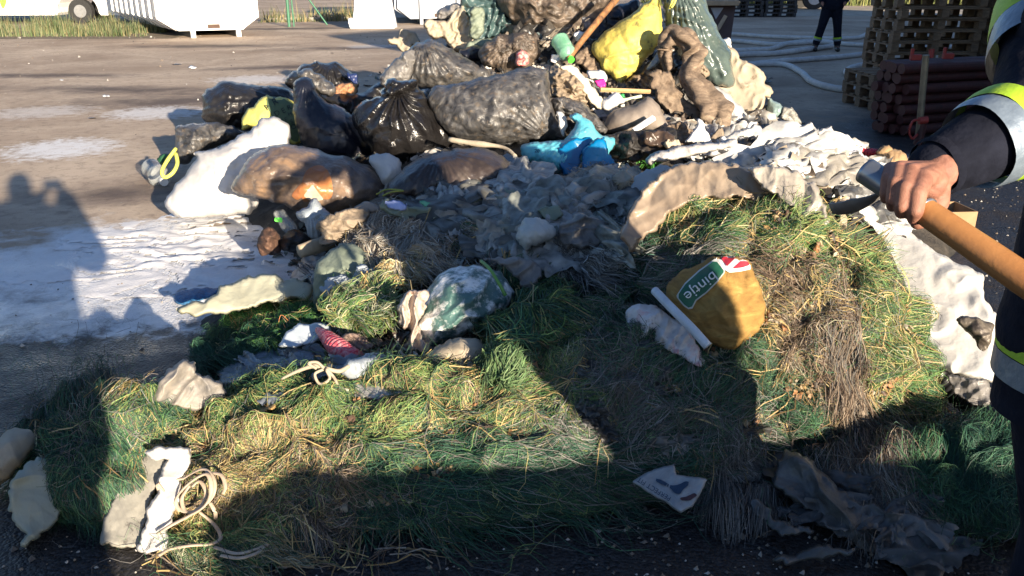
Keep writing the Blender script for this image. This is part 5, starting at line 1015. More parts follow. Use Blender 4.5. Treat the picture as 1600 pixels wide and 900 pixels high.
puff("pale_green_sheet", "long pale green sheet lying below the round dark bag", "sheet", [(722, 324), (730, 312), (760, 310), (785, 296), (815, 296), (845, 300), (875, 306), (862, 320), (830, 332), (790, 338), (745, 338), (724, 336)], mat("sage_film", (.25, .29, .23), (.16, .19, .155), rough=.6, bump=.4, transl=.1, dirt=(.08, .08, .07), dirt_amt=.4), T=.08, D=4.35, tilt=.45, wr=(.035, 7), fold=(.035, 22, 90), res=54)
puff("blue_scrap", "pale lilac-blue scrap above the folded green sheet", "scrap", [(598, 314), (615, 312), (638, 320), (636, 328), (612, 326)], plain("lilac_plastic", (.35, .42, .70)), T=.02, D=4.25, wr=(.01, 7), res=14)
puff("green_scrap", "small mint green scrap above the folded green sheet", "scrap", [(654, 314), (662, 311), (678, 320), (674, 326), (660, 322)], plain("mint_plastic", (.12, .38, .24)), T=.02, D=4.3, wr=(.01, 7), res=12)
o = tube("yellow_green_string", [PD(588, 304, 4.75), PD(605, 296, 4.7), PD(630, 298, 4.65), PD(612, 300, 4.6), PD(598, 306, 4.6)], .005, mat("olive_string", (.30, .32, .05), rough=.6), n=5); tag(o, "yellow-green string tuft on the round dark bag's left end", "string")
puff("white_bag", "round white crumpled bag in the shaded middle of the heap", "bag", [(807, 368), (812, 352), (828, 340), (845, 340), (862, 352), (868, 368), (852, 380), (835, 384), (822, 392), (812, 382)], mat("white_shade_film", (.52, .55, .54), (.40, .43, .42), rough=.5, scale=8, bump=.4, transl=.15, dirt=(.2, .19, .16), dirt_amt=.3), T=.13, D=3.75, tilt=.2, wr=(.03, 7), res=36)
puff("pale_scrap", "pale green film lump behind the round white bag", "film", [(838, 330), (852, 322), (872, 322), (880, 336), (870, 346), (850, 342)], paleg, T=.07, D=3.95, wr=(.03, 8), res=24)
puff("grey_film", "long crumpled grey film right of the round white bag", "film", [(866, 375), (872, 352), (890, 340), (920, 336), (945, 344), (968, 350), (965, 372), (940, 382), (905, 386), (880, 388)], greyfilm, T=.08, D=3.75, tilt=.4, wr=(.04, 8), fold=(.02, 30, 90), res=44)
puff("tan_bag", "tan knotted bag with dark cracks behind the bale", "bag", [(950, 296), (955, 278), (972, 268), (988, 274), (998, 288), (990, 302), (975, 308), (958, 308)], cream, T=.1, D=4.35, wr=(.04, 8), fold=(.04, 10, (975, 280)), res=30)
puff("pale_blue_sheet", "pale blue film between the tan knotted bag and the bale's beige film", "sheet", [(985, 300), (992, 278), (1012, 262), (1040, 258), (1048, 266), (1020, 285), (1000, 315), (985, 330)], paleb, T=.08, D=4.2, wr=(.02, 6), res=36)
# dry grass/fir twigs in the burnt corner
# ---------------------------------------------------------------- beige film over the bale
bf = mat("beige_film", (.46, .37, .28), (.34, .26, .19), rough=.32, scale=6, bump=.22, bscale=15, crump=.9, transl=.3, dirt=(.18, .12, .08), dirt_amt=.3)
puff("beige_film", "beige crumpled film wrapped over the top of the hay bale", "film", [(968, 372), (975, 345), (990, 315), (1012, 285), (1045, 262), (1080, 251), (1120, 250), (1150, 258), (1180, 270), (1200, 288), (1215, 322), (1180, 314), (1150, 308), (1110, 310), (1076, 318), (1046, 334), (1024, 358), (1002, 378), (984, 396)], bf, T=.12, D=3.26, tilt=.35, wr=(.03, 6), fold=(.012, 11, 60), res=84)
puff("clear_film", "greyish clear crumpled film at the bale's right shoulder", "film", [(1165, 262), (1190, 258), (1220, 262), (1250, 272), (1278, 290), (1292, 320), (1296, 348), (1280, 358), (1262, 348), (1240, 332), (1225, 315), (1200, 300), (1180, 280)], mat("grey_beige_film", (.42, .38, .32), (.32, .29, .25), rough=.28, scale=8, bump=.5, bscale=18, crump=1., transl=.15, transp=.05, dirt=(.2, .15, .1), dirt_amt=.2), T=.11, D=3.08, tilt=.35, wr=(.04, 7), res=64)
puff("brown_film", "dark purple-brown film under the beige film on top of the bale", "film", [(1010, 330), (1035, 305), (1075, 290), (1120, 284), (1160, 288), (1200, 300), (1235, 320), (1200, 330), (1150, 322), (1090, 322), (1045, 330), (1020, 350)], mat("purple_brown_film", (.19, .13, .105), (.10, .07, .06), rough=.4, scale=8, bump=.5, bscale=22), T=.05, D=3.36, tilt=.5, wr=(.02, 8), fold=(.012, 20, 80), res=56)
# jute sack with printed band
js = puff("jute_sack", "brown jute sack with a green printed band, half buried in the bale", "sack", [(1040, 462), (1052, 436), (1080, 418), (1110, 404), (1128, 399), (1150, 400), (1170, 408), (1180, 430), (1192, 455), (1195, 490), (1186, 516), (1165, 538), (1140, 546), (1110, 535), (1080, 518), (1055, 495)], jute, T=.10, D=2.97, tilt=.15, wr=(.016, 8), fold=(.012, 10, 60), res=60, back=.5)
patch(js, "white_red_panel", [(1116, 404), (1128, 400), (1150, 401), (1168, 408), (1176, 420), (1158, 424), (1140, 426), (1130, 420)], whitem, lift=.008)
patch(js, "red_mark", [(1126, 401), (1150, 402), (1144, 408), (1136, 416), (1130, 408)], redm, lift=.012)
patch(js, "red_mark", [(1144, 420), (1158, 408), (1168, 408), (1172, 414), (1160, 418)], redm, lift=.012)
patch(js, "band_border", [(1056, 463), (1070, 442), (1092, 422), (1120, 402), (1134, 424), (1122, 440), (1104, 458), (1088, 470), (1080, 486), (1068, 478)], plain("pale_border", (.5, .52, .48)), lift=.008)
patch(js, "green_band", [(1058, 463), (1071, 444), (1093, 424), (1118, 406), (1132, 424), (1120, 439), (1103, 456), (1087, 468), (1079, 483), (1069, 476)], greenb, lift=.012)
write_on(js, "bintje", 1095, 447, 24, 218, plain("print_white", (.70, .72, .70)), lift=.022, sx=1.12)
o = tube("white_pipe", [PD(1023, 454, 2.96), PD(1050, 482, 2.88), PD(1080, 512, 2.82), PD(1106, 541, 2.79)], .0155, mat("white_pipe", (.62, .68, .74), rough=.35, bump=.05), n=14); tag(o, "white plastic pipe lying beside the jute sack", "pipe")
rp = mat("red_white_paper", (.55, .53, .52), (.50, .48, .47), c3=(.42, .07, .09), rough=.55, scale=9, bump=.5, bscale=26, dirt=(.06, .04, .04), dirt_amt=.35)
puff("paper_bag", "crumpled white and red paper bag lying left of the white pipe", "bag", [(978, 488), (995, 474), (1018, 476), (1040, 488), (1056, 500), (1080, 505), (1082, 525), (1095, 548), (1102, 566), (1088, 574), (1060, 560), (1035, 545), (1010, 535), (985, 520)], rp, T=.07, D=2.92, tilt=.25, wr=(.03, 9), fold=(.02, 22, 40), res=52)
puff("tan_bag", "small tan knotted bag beside the red and white paper bag", "bag", [(955, 542), (962, 525), (978, 518), (984, 530), (980, 546), (968, 552)], tancl, T=.05, D=2.92, wr=(.02, 9), res=20)
# ---------------------------------------------------------------- middle front group
tl = puff("teal_bag", "teal plastic bag dusted with white lime powder in the front middle", "bag", [(652, 500), (660, 470), (678, 440), (700, 420), (735, 416), (765, 420), (790, 432), (803, 455), (796, 480), (775, 500), (745, 515), (715, 530), (690, 540), (668, 545), (655, 530)], teal_lime, T=.2, D=3.42, tilt=.3, wr=(.016, 6), fold=(.02, 14, 60), res=64)
o = tube("green_strap", [PD(752, 408, 3.36), PD(765, 420, 3.28), PD(778, 440, 3.24), PD(790, 462, 3.24)], .007, mat("leaf_green_strap", (.12, .30, .06), rough=.5), n=6); tag(o, "green strap hanging over the powdered teal bag", "strap")
puff("grey_film", "grey sheer film draped right of the powdered teal bag", "film", [(745, 404), (790, 400), (830, 404), (850, 415), (850, 432), (838, 458), (822, 450), (805, 430), (780, 412)], greyfilm, T=.06, D=3.45, tilt=.4, wr=(.02, 6), fold=(.02, 20, 50), res=44)
rag = mat("stained_beige_rag", (.52, .44, .37), (.40, .32, .26), c3=(.58, .52, .45), rough=.75, scale=9, bump=.4, bscale=24, dirt=(.11, .045, .025), dirt_amt=.55, transl=.1)
puff("twisted_rag", "twisted beige rag with rust-brown stains left of the powdered teal bag", "rag", [(622, 505), (620, 485), (630, 462), (650, 450), (668, 458), (662, 480), (652, 500), (660, 525), (672, 548), (668, 565), (655, 572), (640, 562), (630, 545), (640, 525), (632, 512)], rag, T=.10, D=3.28, tilt=.1, wr=(.03, 8), fold=(.05, 22, 10), res=56)
puff("brown_rag", "rust-brown strip hanging left of the twisted rag", "rag", [(598, 545), (612, 520), (630, 505), (640, 512), (628, 535), (612, 552)], burntbr, T=.05, D=3.36, wr=(.03, 10), res=26)
puff("beige_sack", "small beige sack in front of the powdered teal bag", "sack", [(666, 562), (676, 545), (700, 532), (725, 528), (748, 532), (765, 550), (758, 565), (735, 572), (700, 574), (675, 574)], cream, T=.12, D=3.1, tilt=.25, wr=(.018, 6), fold=(.02, 14, 60), res=44)
o = tube("red_net_tube", [PD(497, 515, 3.32), PD(510, 526, 3.25), PD(530, 545, 3.15), PD(556, 562, 3.08)], [.012, .030, .038, .034], mat("red_net", (.50, .02, .05), (.62, .30, .30), rough=.45, scale=60, bump=.5, bscale=80), n=16, corr=(.02, .07), wob=.1); tag(o, "red corrugated net tube in front of the white plate", "tube")
puff("white_tray", "flat pale blue-white plate lying behind the red net tube", "plate", [(436, 538), (448, 520), (468, 506), (500, 505), (520, 512), (500, 530), (470, 540), (445, 542)], mat("pale_tray", (.52, .58, .62), (.46, .52, .56), rough=.4, bump=.05), T=.02, D=None, off=.1, tilt=.75, wr=(.003, 4), res=36, flat=True)
puff("blue_grey_film", "blue-grey sheer film spread across the ridge left of the red net tube", "film", [(340, 582), (365, 565), (400, 550), (440, 542), (480, 545), (500, 560), (480, 575), (440, 582), (400, 588), (370, 604), (345, 600)], mat("slate_film", (.17, .20, .25), (.09, .11, .14), rough=.35, scale=8, bump=.5, bscale=22, transp=.12, dirt=(.3, .32, .34), dirt_amt=.2), T=.04, drape=True, off=.06, wr=(.03, 9), fold=(.015, 40, 100), res=60)
puff("sheer_cloth", "grey-beige sheer cloth gathered left of the blue-grey film", "cloth", [(236, 622), (244, 600), (265, 580), (288, 563), (306, 568), (312, 585), (335, 592), (352, 608), (345, 630), (318, 640), (300, 642), (270, 632), (250, 635)], mat("sheer_grey_beige", (.38, .34, .29), (.22, .21, .20), rough=.6, scale=9, bump=.4, bscale=20, transl=.2, transp=.08, dirt=(.12, .12, .13), dirt_amt=.3), T=.34, D=2.96, tilt=.2, wr=(.03, 6), fold=(.04, 12, 30), res=58)
puff("pale_bag", "pale green-white bag end with a tied bow lying on the hay ridge", "bag", [(535, 575), (545, 562), (575, 556), (595, 562), (598, 578), (580, 590), (550, 594), (536, 586)], paleb, T=.07, D=2.92, wr=(.02, 8), res=34)
bw = tube("cord_bow", [PD(440, 592, 2.83), PD(465, 580, 2.82), PD(490, 572, 2.82), PD(510, 576, 2.82), PD(530, 580, 2.84), PD(545, 572, 2.86)], [.004, .006, .008, .007, .008, .007], cream, n=8); tag(bw, "cream cloth bow and tails lying on the hay ridge", "bow")
for pts in ([(505, 577), (492, 585), (500, 600), (515, 592), (510, 578)], [(510, 576), (522, 590), (530, 604), (545, 610)], [(505, 574), (495, 566), (482, 568), (495, 576)]):
    tube("loop", [PD(x, y, 2.80) for x, y in pts], .005, cream, bw, n=8)
puff("grey_cloth_end", "grey-white cloth with dark stains half covered by fibres on the hay ridge", "cloth", [(548, 606), (570, 594), (610, 588), (650, 590), (672, 598), (640, 612), (600, 622), (565, 624)], mat("speckled_cloth", (.46, .45, .42), (.25, .25, .24), rough=.7, scale=20, bump=.5, bscale=40, dirt=(.08, .08, .07), dirt_amt=.4), T=.05, drape=True, off=.05, wr=(.02, 9), res=40)
puff("white_scrap", "white powdery lumps beside the twisted rag's foot", "scraps", [(560, 562), (575, 550), (600, 552), (625, 562), (622, 575), (590, 578), (566, 574)], mat("powder_lumps", (.60, .60, .60), (.2, .19, .19), rough=.8, scale=22, bump=.8, bscale=40), T=.05, D=3.02, wr=(.05, 14), res=34)
puff("brown_rag", "crumpled brown-pink rag right of the red net tube", "rag", [(530, 530), (545, 520), (570, 525), (585, 538), (575, 550), (552, 552), (536, 545)], mat("pink_brown_rag", (.30, .21, .17), (.10, .07, .055), rough=.8, scale=14, bump=.6, bscale=34), T=.07, D=3.22, wr=(.04, 10), res=30)
puff("straw_tan_patch", "tan dried leather-like patch embedded in the hay ridge", "patch", [(358, 628), (380, 624), (405, 620), (430, 624), (432, 638), (415, 644), (432, 655), (420, 668), (402, 664), (398, 648), (375, 644)], mat("ochre_patch", (.42, .27, .10), (.30, .19, .07), rough=.85, scale=9, bump=.5, bscale=40, dirt=(.14, .1, .04), dirt_amt=.3), T=.02, drape=True, off=.055, wr=(.012, 10), res=36)
# ---------------------------------------------------------------- lower front
ivory = mat("ivory_cloth_front", (.46, .48, .40), (.36, .38, .31), rough=.75, scale=4, bump=.22, bscale=24, transl=.3, dirt=(.08, .08, .07), dirt_amt=.25)
puff("ivory_sack", "pale green-grey sack end lying on the asphalt under the left clump, pointing down", "sheet", [(16, 800), (14, 765), (26, 738), (60, 715), (100, 712), (120, 735), (160, 745), (160, 768), (138, 782), (104, 798), (78, 824), (52, 846), (30, 850), (38, 834), (22, 815)], ivory, T=.10, D=2.62, tilt=.35, wr=(.02, 5), fold=(.04, 9, 60), res=80)
puff("ivory_sack", "brownish-ivory sack end at the far lower left corner beside the asphalt", "sack", [(-30, 760), (-25, 700), (0, 682), (30, 668), (52, 675), (48, 705), (25, 735), (5, 755)], cream, T=.08, D=2.85, tilt=.35, wr=(.015, 6), res=36)
puff("dirty_sack", "dirty grey-white sack lying flat in front of the ridge, dark threads on it", "sheet", [(156, 852), (158, 825), (170, 785), (185, 750), (205, 722), (232, 708), (260, 712), (262, 740), (240, 770), (228, 800), (225, 830), (220, 855), (190, 856)], mat("dirty_white_sack", (.40, .38, .32), (.26, .25, .22), rough=.75, scale=7, bump=.22, bscale=24, transl=.3, dirt=(.07, .06, .05), dirt_amt=.5), T=.06, D=2.6, tilt=.4, wr=(.015, 7), res=56)
puff("white_sack", "white sack flap right of the dirty sack, edge lit by the sun", "sheet", [(208, 862), (222, 835), (232, 800), (240, 770), (250, 735), (262, 708), (292, 700), (300, 712), (285, 745), (280, 790), (262, 830), (262, 862), (235, 865)], white_sk, T=.07, D=2.58, tilt=.4, wr=(.012, 6), fold=(.02, 12, 20), res=54)
puff("white_cloth", "white cloth strip half buried in straw above the coiled strap", "cloth", [(228, 706), (250, 698), (290, 697), (295, 706), (275, 716), (240, 718)], white_sk, T=.04, D=2.62, tilt=.4, wr=(.015, 8), res=26)
# coiled strap
strap_m = mat("strap_cloth", (.50, .40, .30), (.36, .28, .20), rough=.75, scale=14, bump=.3, bscale=60, dirt=(.16, .11, .07), dirt_amt=.3)
def strap_world(pts): return [PD(x, y, float(DM(x, y))-.14+(zz[0] if zz else 0)) for x, y, *zz in pts]
cs = tube("coiled_strap", strap_world([(250, 770, .03), (247, 755), (262, 748), (285, 748, -.01), (300, 740, -.02), (318, 733, -.03), (332, 745, -.03), (335, 765, -.03), (325, 785, -.03), (300, 800, -.02), (280, 795, -.02), (275, 780, -.03), (290, 760, -.04), (310, 745, -.05), (325, 742, -.05), (330, 765, -.05), (320, 790, -.04), (295, 806, -.02), (265, 822), (245, 835, .02)]), .0068, strap_m, n=8, flat=.5); tag(cs, "cream cloth strap coiled in a tangle on the straw at the lower left", "strap")
for pts in ([(247, 755), (262, 775), (270, 790), (282, 798)], [(322, 738), (345, 742), (352, 760), (348, 772)], [(296, 758), (284, 780), (292, 800), (312, 792), (322, 770), (312, 752), (300, 760)], [(328, 785), (336, 800), (337, 812)],
            [(312, 800), (335, 820), (345, 840), (330, 850), (300, 852), (265, 858), (248, 868)], [(335, 855), (370, 865), (400, 858), (418, 848), (420, 830), (405, 828), (395, 832)], [(345, 868), (375, 872), (405, 862), (422, 845)]):
    tube("strap_loop", [PD(x, y, float(DM(x, y))-(.155 if y < 810 else .09)) for x, y in pts], .0062, strap_m, cs, n=8, flat=.5)
o = puff("green_lid_disc", "small bright green lid on the asphalt below the straw ridge", "lid", [(408, 812), (418, 809), (430, 810), (428, 815), (415, 816)], plain("lid_green", (.03, .45, .16), .4), T=.012, D=2.6, wr=(.001, 5), res=14)
# printed sheet
ps = puff("printed_sheet", "torn white sheet printed in navy lying on the asphalt in front of the ridge", "sheet", [(988, 752), (1010, 738), (1032, 730), (1054, 725), (1058, 742), (1080, 744), (1106, 748), (1098, 765), (1084, 790), (1064, 802), (1040, 785), (1012, 770)], mat("dull_white_sheet", (.36, .38, .39), (.24, .25, .26), rough=.6, scale=9, bump=.3, bscale=30, dirt=(.10, .08, .08), dirt_amt=.35), T=.012, D=2.585, tilt=.55, wr=(.010, 9), res=50, smooth_pts=False, jit=.6, flat=True)
write_on(ps, "PERFECT FIT", 1022, 764, 11, 148, navyink, lift=.006, sx=1.0)
patch(ps, "dark_emblem", [(1022, 748), (1034, 750), (1048, 758), (1060, 757), (1072, 752), (1078, 756), (1068, 764), (1062, 772), (1054, 770), (1046, 762), (1030, 755)], navyink, lift=.004, smooth_pts=True)
patch(ps, "dark_emblem", [(1060, 778), (1072, 776), (1085, 770), (1090, 774), (1078, 782), (1066, 782)], mat("maroon_print", (.05, .02, .03), rough=.6), lift=.004)
# twisted plastic at lower right
tf = mat("twisted_grey_film", (.115, .115, .11), (.06, .06, .058), rough=.38, scale=7, bump=.6, bscale=22, crump=.8, c3=(.19, .19, .18), transl=.08, dirt=(.05, .05, .05), dirt_amt=.35)
tp = puff("twisted_plastic", "long twisted grey plastic sheet on the asphalt at the lower right", "sheet", [(1210, 760), (1212, 725), (1232, 702), (1262, 712), (1285, 738), (1310, 762), (1345, 785), (1380, 796), (1415, 800), (1450, 815), (1468, 850), (1476, 905), (1440, 950), (1400, 905), (1370, 870), (1330, 850), (1290, 830), (1262, 800), (1240, 785)], tf, T=.20, D=2.60, tilt=.35, wr=(.03, 6), fold=(.06, 11, 125), res=96)
puff("plastic_tail", None, None, [(1172, 792), (1185, 782), (1200, 788), (1212, 812), (1235, 822), (1262, 818), (1275, 832), (1245, 838), (1222, 838), (1200, 822), (1182, 805)], tf, T=.04, D=2.55, tilt=.5, wr=(.02, 9), parent=tp, res=44)
puff("plastic_tail", None, None, [(1200, 878), (1230, 868), (1270, 852), (1310, 858), (1345, 858), (1330, 868), (1280, 872), (1235, 882)], tf, T=.03, D=2.44, tilt=.6, wr=(.02, 9), parent=tp, res=40)
# red scrap on the yard (near the shovel), crumbs
# ---------------------------------------------------------------- white lime powder lying in drifts
def powder():
    xs = np.arange(-4.4, -.9, .02); ys = np.arange(3.5, 6.2, .02); X, Y = np.meshgrid(xs, ys); P = np.stack([X, Y, X*0], -1)
    c = G(330, 395); e = 1-((X-c.x-.05)/1.15)**2-((Y-c.y-.1)/.95)**2+fbm(P*2.2, 3)*.55
    h = np.clip(e, 0, 1)**.9*(.007+.006*np.sin((Y*1.0+X*.25)*36+fbm(P*2.2, 3)*9)+.004*fbm(P*22, 2)+.018*np.clip(fbm(P*6, 3), 0, 1)+.05*np.clip((X-c.x-.3)/.6, 0, 1)*np.clip(fbm(P*5+4, 3)+.3, 0, 1))
    m = h > .0012; cell = m[:-1, :-1] & m[1:, :-1] & m[:-1, 1:] & m[1:, 1:]; used = np.zeros(m.shape, bool)
    for a in (0, 1):
        for c_ in (0, 1): used[a:a+cell.shape[0], c_:c_+cell.shape[1]] |= cell
    idx = np.full(m.shape, -1); idx[used] = np.arange(used.sum()); cj, ci = np.nonzero(cell)
    F = np.stack([idx[cj, ci], idx[cj, ci+1], idx[cj+1, ci+1], idx[cj+1, ci]], 1); V = np.stack([X[used], Y[used], h[used]], 1)
    o = mesh_np("lime_powder", V, F, mat("lime_powder", (.78, .77, .76), (.68, .67, .66), rough=.95, scale=9, bump=.4, bscale=40, crump=.3, dirt=(.40, .38, .36), dirt_amt=.08)); tag(o, "white lime powder spilled in drifts at the left foot of the heap", "powder", kind="stuff")
powder()

# ---------------------------------------------------------------- loose scraps filling gaps: crumpled flakes lying on the rubbish
def flakes(name, label, poly, n, smin, smax, cols, lift=.01, m=None, kind="stuff", seed=1):
    rg = np.random.default_rng(seed); poly = np.array(poly, float); x0, y0 = poly.min(0); x1, y1 = poly.max(0)
    px = rg.uniform(x0, x1, n*4); py = rg.uniform(y0, y1, n*4); k = inside(px, py, poly); px = px[k][:n]; py = py[k][:n]; n = len(px)
    t = DM(px, py); P = CAM+rays(px, py)*t[:, None]; Nn = HN(P[:, 0], P[:, 1]); P = P+Nn*lift
    a = rg.normal(size=(n, 3)); A = np.cross(Nn, a); A /= np.linalg.norm(A, axis=1)[:, None]; B = np.cross(Nn, A)
    s = rg.uniform(smin, smax, n)**1.0; asp = rg.uniform(.35, 1, n); tl = rg.uniform(-.5, .9, n)
    g_ = 5; u, v = np.meshgrid(np.linspace(-.5, .5, g_), np.linspace(-.5, .5, g_)); u = u.ravel(); v = v.ravel()
    ju = u[None]+rg.normal(0, .07, (n, g_*g_)); jv = v[None]+rg.normal(0, .07, (n, g_*g_))
    w_ = rg.normal(0, .12, (n, g_*g_))+np.sin(u[None]*rg.uniform(2, 7, (n, 1))+rg.uniform(0, 6, (n, 1)))*.22+tl[:, None]*np.abs(v)[None]*.5
    V = P[:, None]+s[:, None, None]*(ju[..., None]*A[:, None]+(jv*asp[:, None])[..., None]*B[:, None]+w_[..., None]*Nn[:, None])
    V[..., 2] = np.maximum(V[..., 2], .004)
    q = []
    for j in range(g_-1):
        for i in range(g_-1): q.append((j*g_+i, j*g_+i+1, (j+1)*g_+i+1, (j+1)*g_+i))
    F = (np.arange(n)[:, None, None]*g_*g_+np.array(q)[None]).reshape(-1, 4)
    C = np.array(cols)[rg.integers(0, len(cols), n)]*rg.uniform(.7, 1.15, (n, 1)); C = np.repeat(C, g_*g_, 0)
    o = mesh_np(name, V.reshape(-1, 3), F, m or attr_mat("flake_colours", .55), cols=C); tag(o, label, "litter", kind=kind); return o
mixc_ = [(.55, .53, .5), (.4, .36, .3), (.3, .25, .19), (.16, .13, .10), (.05, .05, .05), (.02, .02, .02), (.62, .6, .55), (.16, .2, .19), (.08, .06, .045), (.03, .03, .03), (.12, .09, .07)]
flakes("litter_scraps", "torn film, rag and paper scraps scattered over the upper heap between the bags", [(430, 150), (600, 110), (740, 60), (900, 40), (1050, 60), (1150, 120), (1250, 190), (1360, 240), (1370, 320), (1280, 300), (1150, 260), (1000, 260), (800, 260), (600, 260), (480, 250)], 1300, .03, .12, mixc_[1:], .0, seed=3)
flakes("litter_scraps", "torn rag and film scraps in the shaded hollow of the heap behind the hay ridge", [(480, 330), (620, 310), (900, 300), (1000, 300), (980, 420), (860, 460), (620, 440), (480, 480), (430, 400)], 500, .02, .08, [(.26, .27, .24), (.16, .17, .15), (.34, .36, .33), (.1, .09, .07), (.05, .045, .04), (.18, .14, .1), (.12, .14, .12)], .012, seed=4)
flakes("litter_scraps", "pale paper and film scraps along the right foot of the heap", [(1290, 210), (1360, 235), (1420, 300), (1400, 350), (1320, 345), (1290, 300), (1240, 262)], 160, .03, .10, [(.56, .55, .52), (.4, .37, .32), (.4, .33, .25), (.08, .08, .08), (.05, .05, .05), (.3, .25, .2)], .005, seed=5)
flakes("litter_scraps", "brown and white crumbs among the middle front bags", [(480, 500), (620, 470), (760, 520), (780, 590), (560, 600), (430, 590), (440, 540)], 700, .012, .05, [(.5, .46, .4), (.2, .14, .1), (.08, .06, .05), (.3, .3, .27), (.1, .12, .09)], .012, seed=6)
FILMM = {}
def films(label, poly, n, smin, smax, cols, lift=.02, seed=1, amp=.16, transp=.12, rough=.4, name="crumpled_film", jump=.5):
    """thin creased pieces of film and cloth lying over one another, each with ragged open edges"""
    key = "film_%d_%d" % (int(transp*100), int(rough*100))
    if key not in FILMM:
        m, t, b, out = nodes(key); a_ = N(t, "ShaderNodeAttribute"); a_.attribute_name = "Col"; tc = N(t, "ShaderNodeTexCoord")
        nz = N(t, "ShaderNodeTexNoise"); nz.inputs["Scale"].default_value = 14; nz.inputs["Detail"].default_value = 8; t.links.new(tc.outputs["Object"], nz.inputs["Vector"])
        mr = N(t, "ShaderNodeMapRange"); mr.inputs[1].default_value = .35; mr.inputs[2].default_value = .65; mr.inputs[3].default_value = .45; mr.inputs[4].default_value = 1.1; t.links.new(nz.outputs[0], mr.inputs[0])
        mx = N(t, "ShaderNodeMix", data_type='RGBA', blend_type='MULTIPLY'); mx.inputs[0].default_value = 1; t.links.new(a_.outputs["Color"], mx.inputs[6]); t.links.new(mr.outputs[0], mx.inputs[7]); t.links.new(mx.outputs[2], b.inputs["Base Color"])
        b.inputs["Roughness"].default_value = rough; rg_ = N(t, "ShaderNodeTexNoise", noise_type='RIDGED_MULTIFRACTAL'); rg_.inputs["Scale"].default_value = 12; t.links.new(tc.outputs["Object"], rg_.inputs["Vector"])
        bp = N(t, "ShaderNodeBump"); bp.inputs["Strength"].default_value = .5; bp.inputs["Distance"].default_value = .012; t.links.new(rg_.outputs[0], bp.inputs["Height"]); t.links.new(bp.outputs[0], b.inputs["Normal"])
        tl = N(t, "ShaderNodeBsdfTranslucent"); t.links.new(mx.outputs[2], tl.inputs[0]); m1 = N(t, "ShaderNodeMixShader"); m1.inputs[0].default_value = .2; t.links.new(b.outputs[0], m1.inputs[1]); t.links.new(tl.outputs[0], m1.inputs[2])
        tr = N(t, "ShaderNodeBsdfTransparent"); m2 = N(t, "ShaderNodeMixShader"); m2.inputs[0].default_value = transp; t.links.new(m1.outputs[0], m2.inputs[1]); t.links.new(tr.outputs[0], m2.inputs[2]); t.links.new(m2.outputs[0], out.inputs[0]); FILMM[key] = m
    rg = np.random.default_rng(seed); poly = np.array(poly, float); x0, y0 = poly.min(0); x1, y1 = poly.max(0)
    px = rg.uniform(x0, x1, n*5); py = rg.uniform(y0, y1, n*5); k = inside(px, py, poly); px = px[k][:n]; py = py[k][:n]
    g_ = 22; Vs = []; Fs = []; Cs = []; off = 0
    for q in range(len(px)):
        sz = rg.uniform(smin, smax); t0 = float(DM(px[q], py[q])); ppm = FPX/t0; an = rg.uniform(0, 3.14); el = rg.uniform(.3, .8)
        u, v = np.meshgrid(np.linspace(-.5, .5, g_), np.linspace(-.5, .5, g_)); u = u.ravel(); v = v.ravel()
        th = np.arctan2(v, u); rr = np.hypot(u, v)*(1+.28*facet(np.cos(th)*2.1+q, np.sin(th)*2.1, q % 6)+.12*facet(np.cos(th)*6+q, np.sin(th)*6, q % 5)); uu = np.cos(th)*rr*sz; vv = np.sin(th)*rr*sz*el
        x = px[q]+(uu*math.cos(an)-vv*math.sin(an))*ppm; y = py[q]+(uu*math.sin(an)+vv*math.cos(an))*ppm*.6
        t = DM(x, y); t = np.clip(t, t0-jump*.5, t0+jump); P = CAM+rays(x, y)*t[:, None]; c = P.mean(0)
        # fit: smooth the ground it lies on, then crumple
        nrm = HN(P[:, 0], P[:, 1]).mean(0); nrm /= np.linalg.norm(nrm); hgt = (P-c)@nrm; P = P-nrm[None]*(hgt*.35)[:, None]
        wv = amp*sz*(crumple(u*sz+q, v*sz, 2.2/sz, q % 7, 2, .45)*.45+.6*np.abs(np.sin((u*math.cos(q)+v*math.sin(q))*rg.uniform(4, 11)+fbm(np.stack([u*2, v*2, u*0+q], -1), 2)*2.5))-.2)
        P = P+nrm[None]*(lift+rg.uniform(0, .03)+np.maximum(wv, -lift*.6))[:, None]; P[:, 2] = np.maximum(P[:, 2], .004+rg.uniform(0, .01))
        Vs.append(P); j, i = np.meshgrid(np.arange(g_-1), np.arange(g_-1), indexing='ij'); a = (j*g_+i).ravel()+off; Fs.append(np.stack([a, a+1, a+g_+1, a+g_], 1)); off += g_*g_
        Cs.append(np.repeat((np.array(cols[rg.integers(0, len(cols))])*rg.uniform(.75, 1.15))[None], g_*g_, 0))
    o = mesh_np(name, np.concatenate(Vs), np.concatenate(Fs), FILMM[key], cols=np.concatenate(Cs)); tag(o, label, "film", kind="stuff"); return o
PAL = [(.66, .67, .63), (.60, .60, .56), (.26, .28, .25), (.36, .32, .26), (.20, .20, .18), (.46, .46, .44), (.25, .30, .26)]
films("crumpled grey and sage film lying over one another in the shaded hollow", [(600, 320), (720, 310), (860, 290), (980, 300), (985, 380), (960, 430), (800, 420), (640, 400), (560, 380)], 40, .18, .46, PAL+[(.55, .55, .52), (.12, .12, .11)], seed=101, lift=.07, amp=.13)
films("crumpled pale film and rags around the middle left sacks", [(480, 390), (560, 340), (640, 420), (640, 500), (560, 500), (480, 490)], 20, .08, .22, PAL+[(.5, .5, .48), (.4, .34, .27)], seed=102, lift=.05, amp=.13)
films("pale torn film strewn down the right flank beyond the bale", [(1100, 200), (1200, 200), (1330, 230), (1390, 280), (1400, 350), (1320, 350), (1290, 290), (1150, 256), (1050, 250)], 46, .18, .42, [(.62, .61, .58), (.54, .52, .48), (.44, .41, .36), (.66, .66, .65), (.36, .35, .33), (.10, .10, .10)], seed=103, transp=.05, jump=.2)
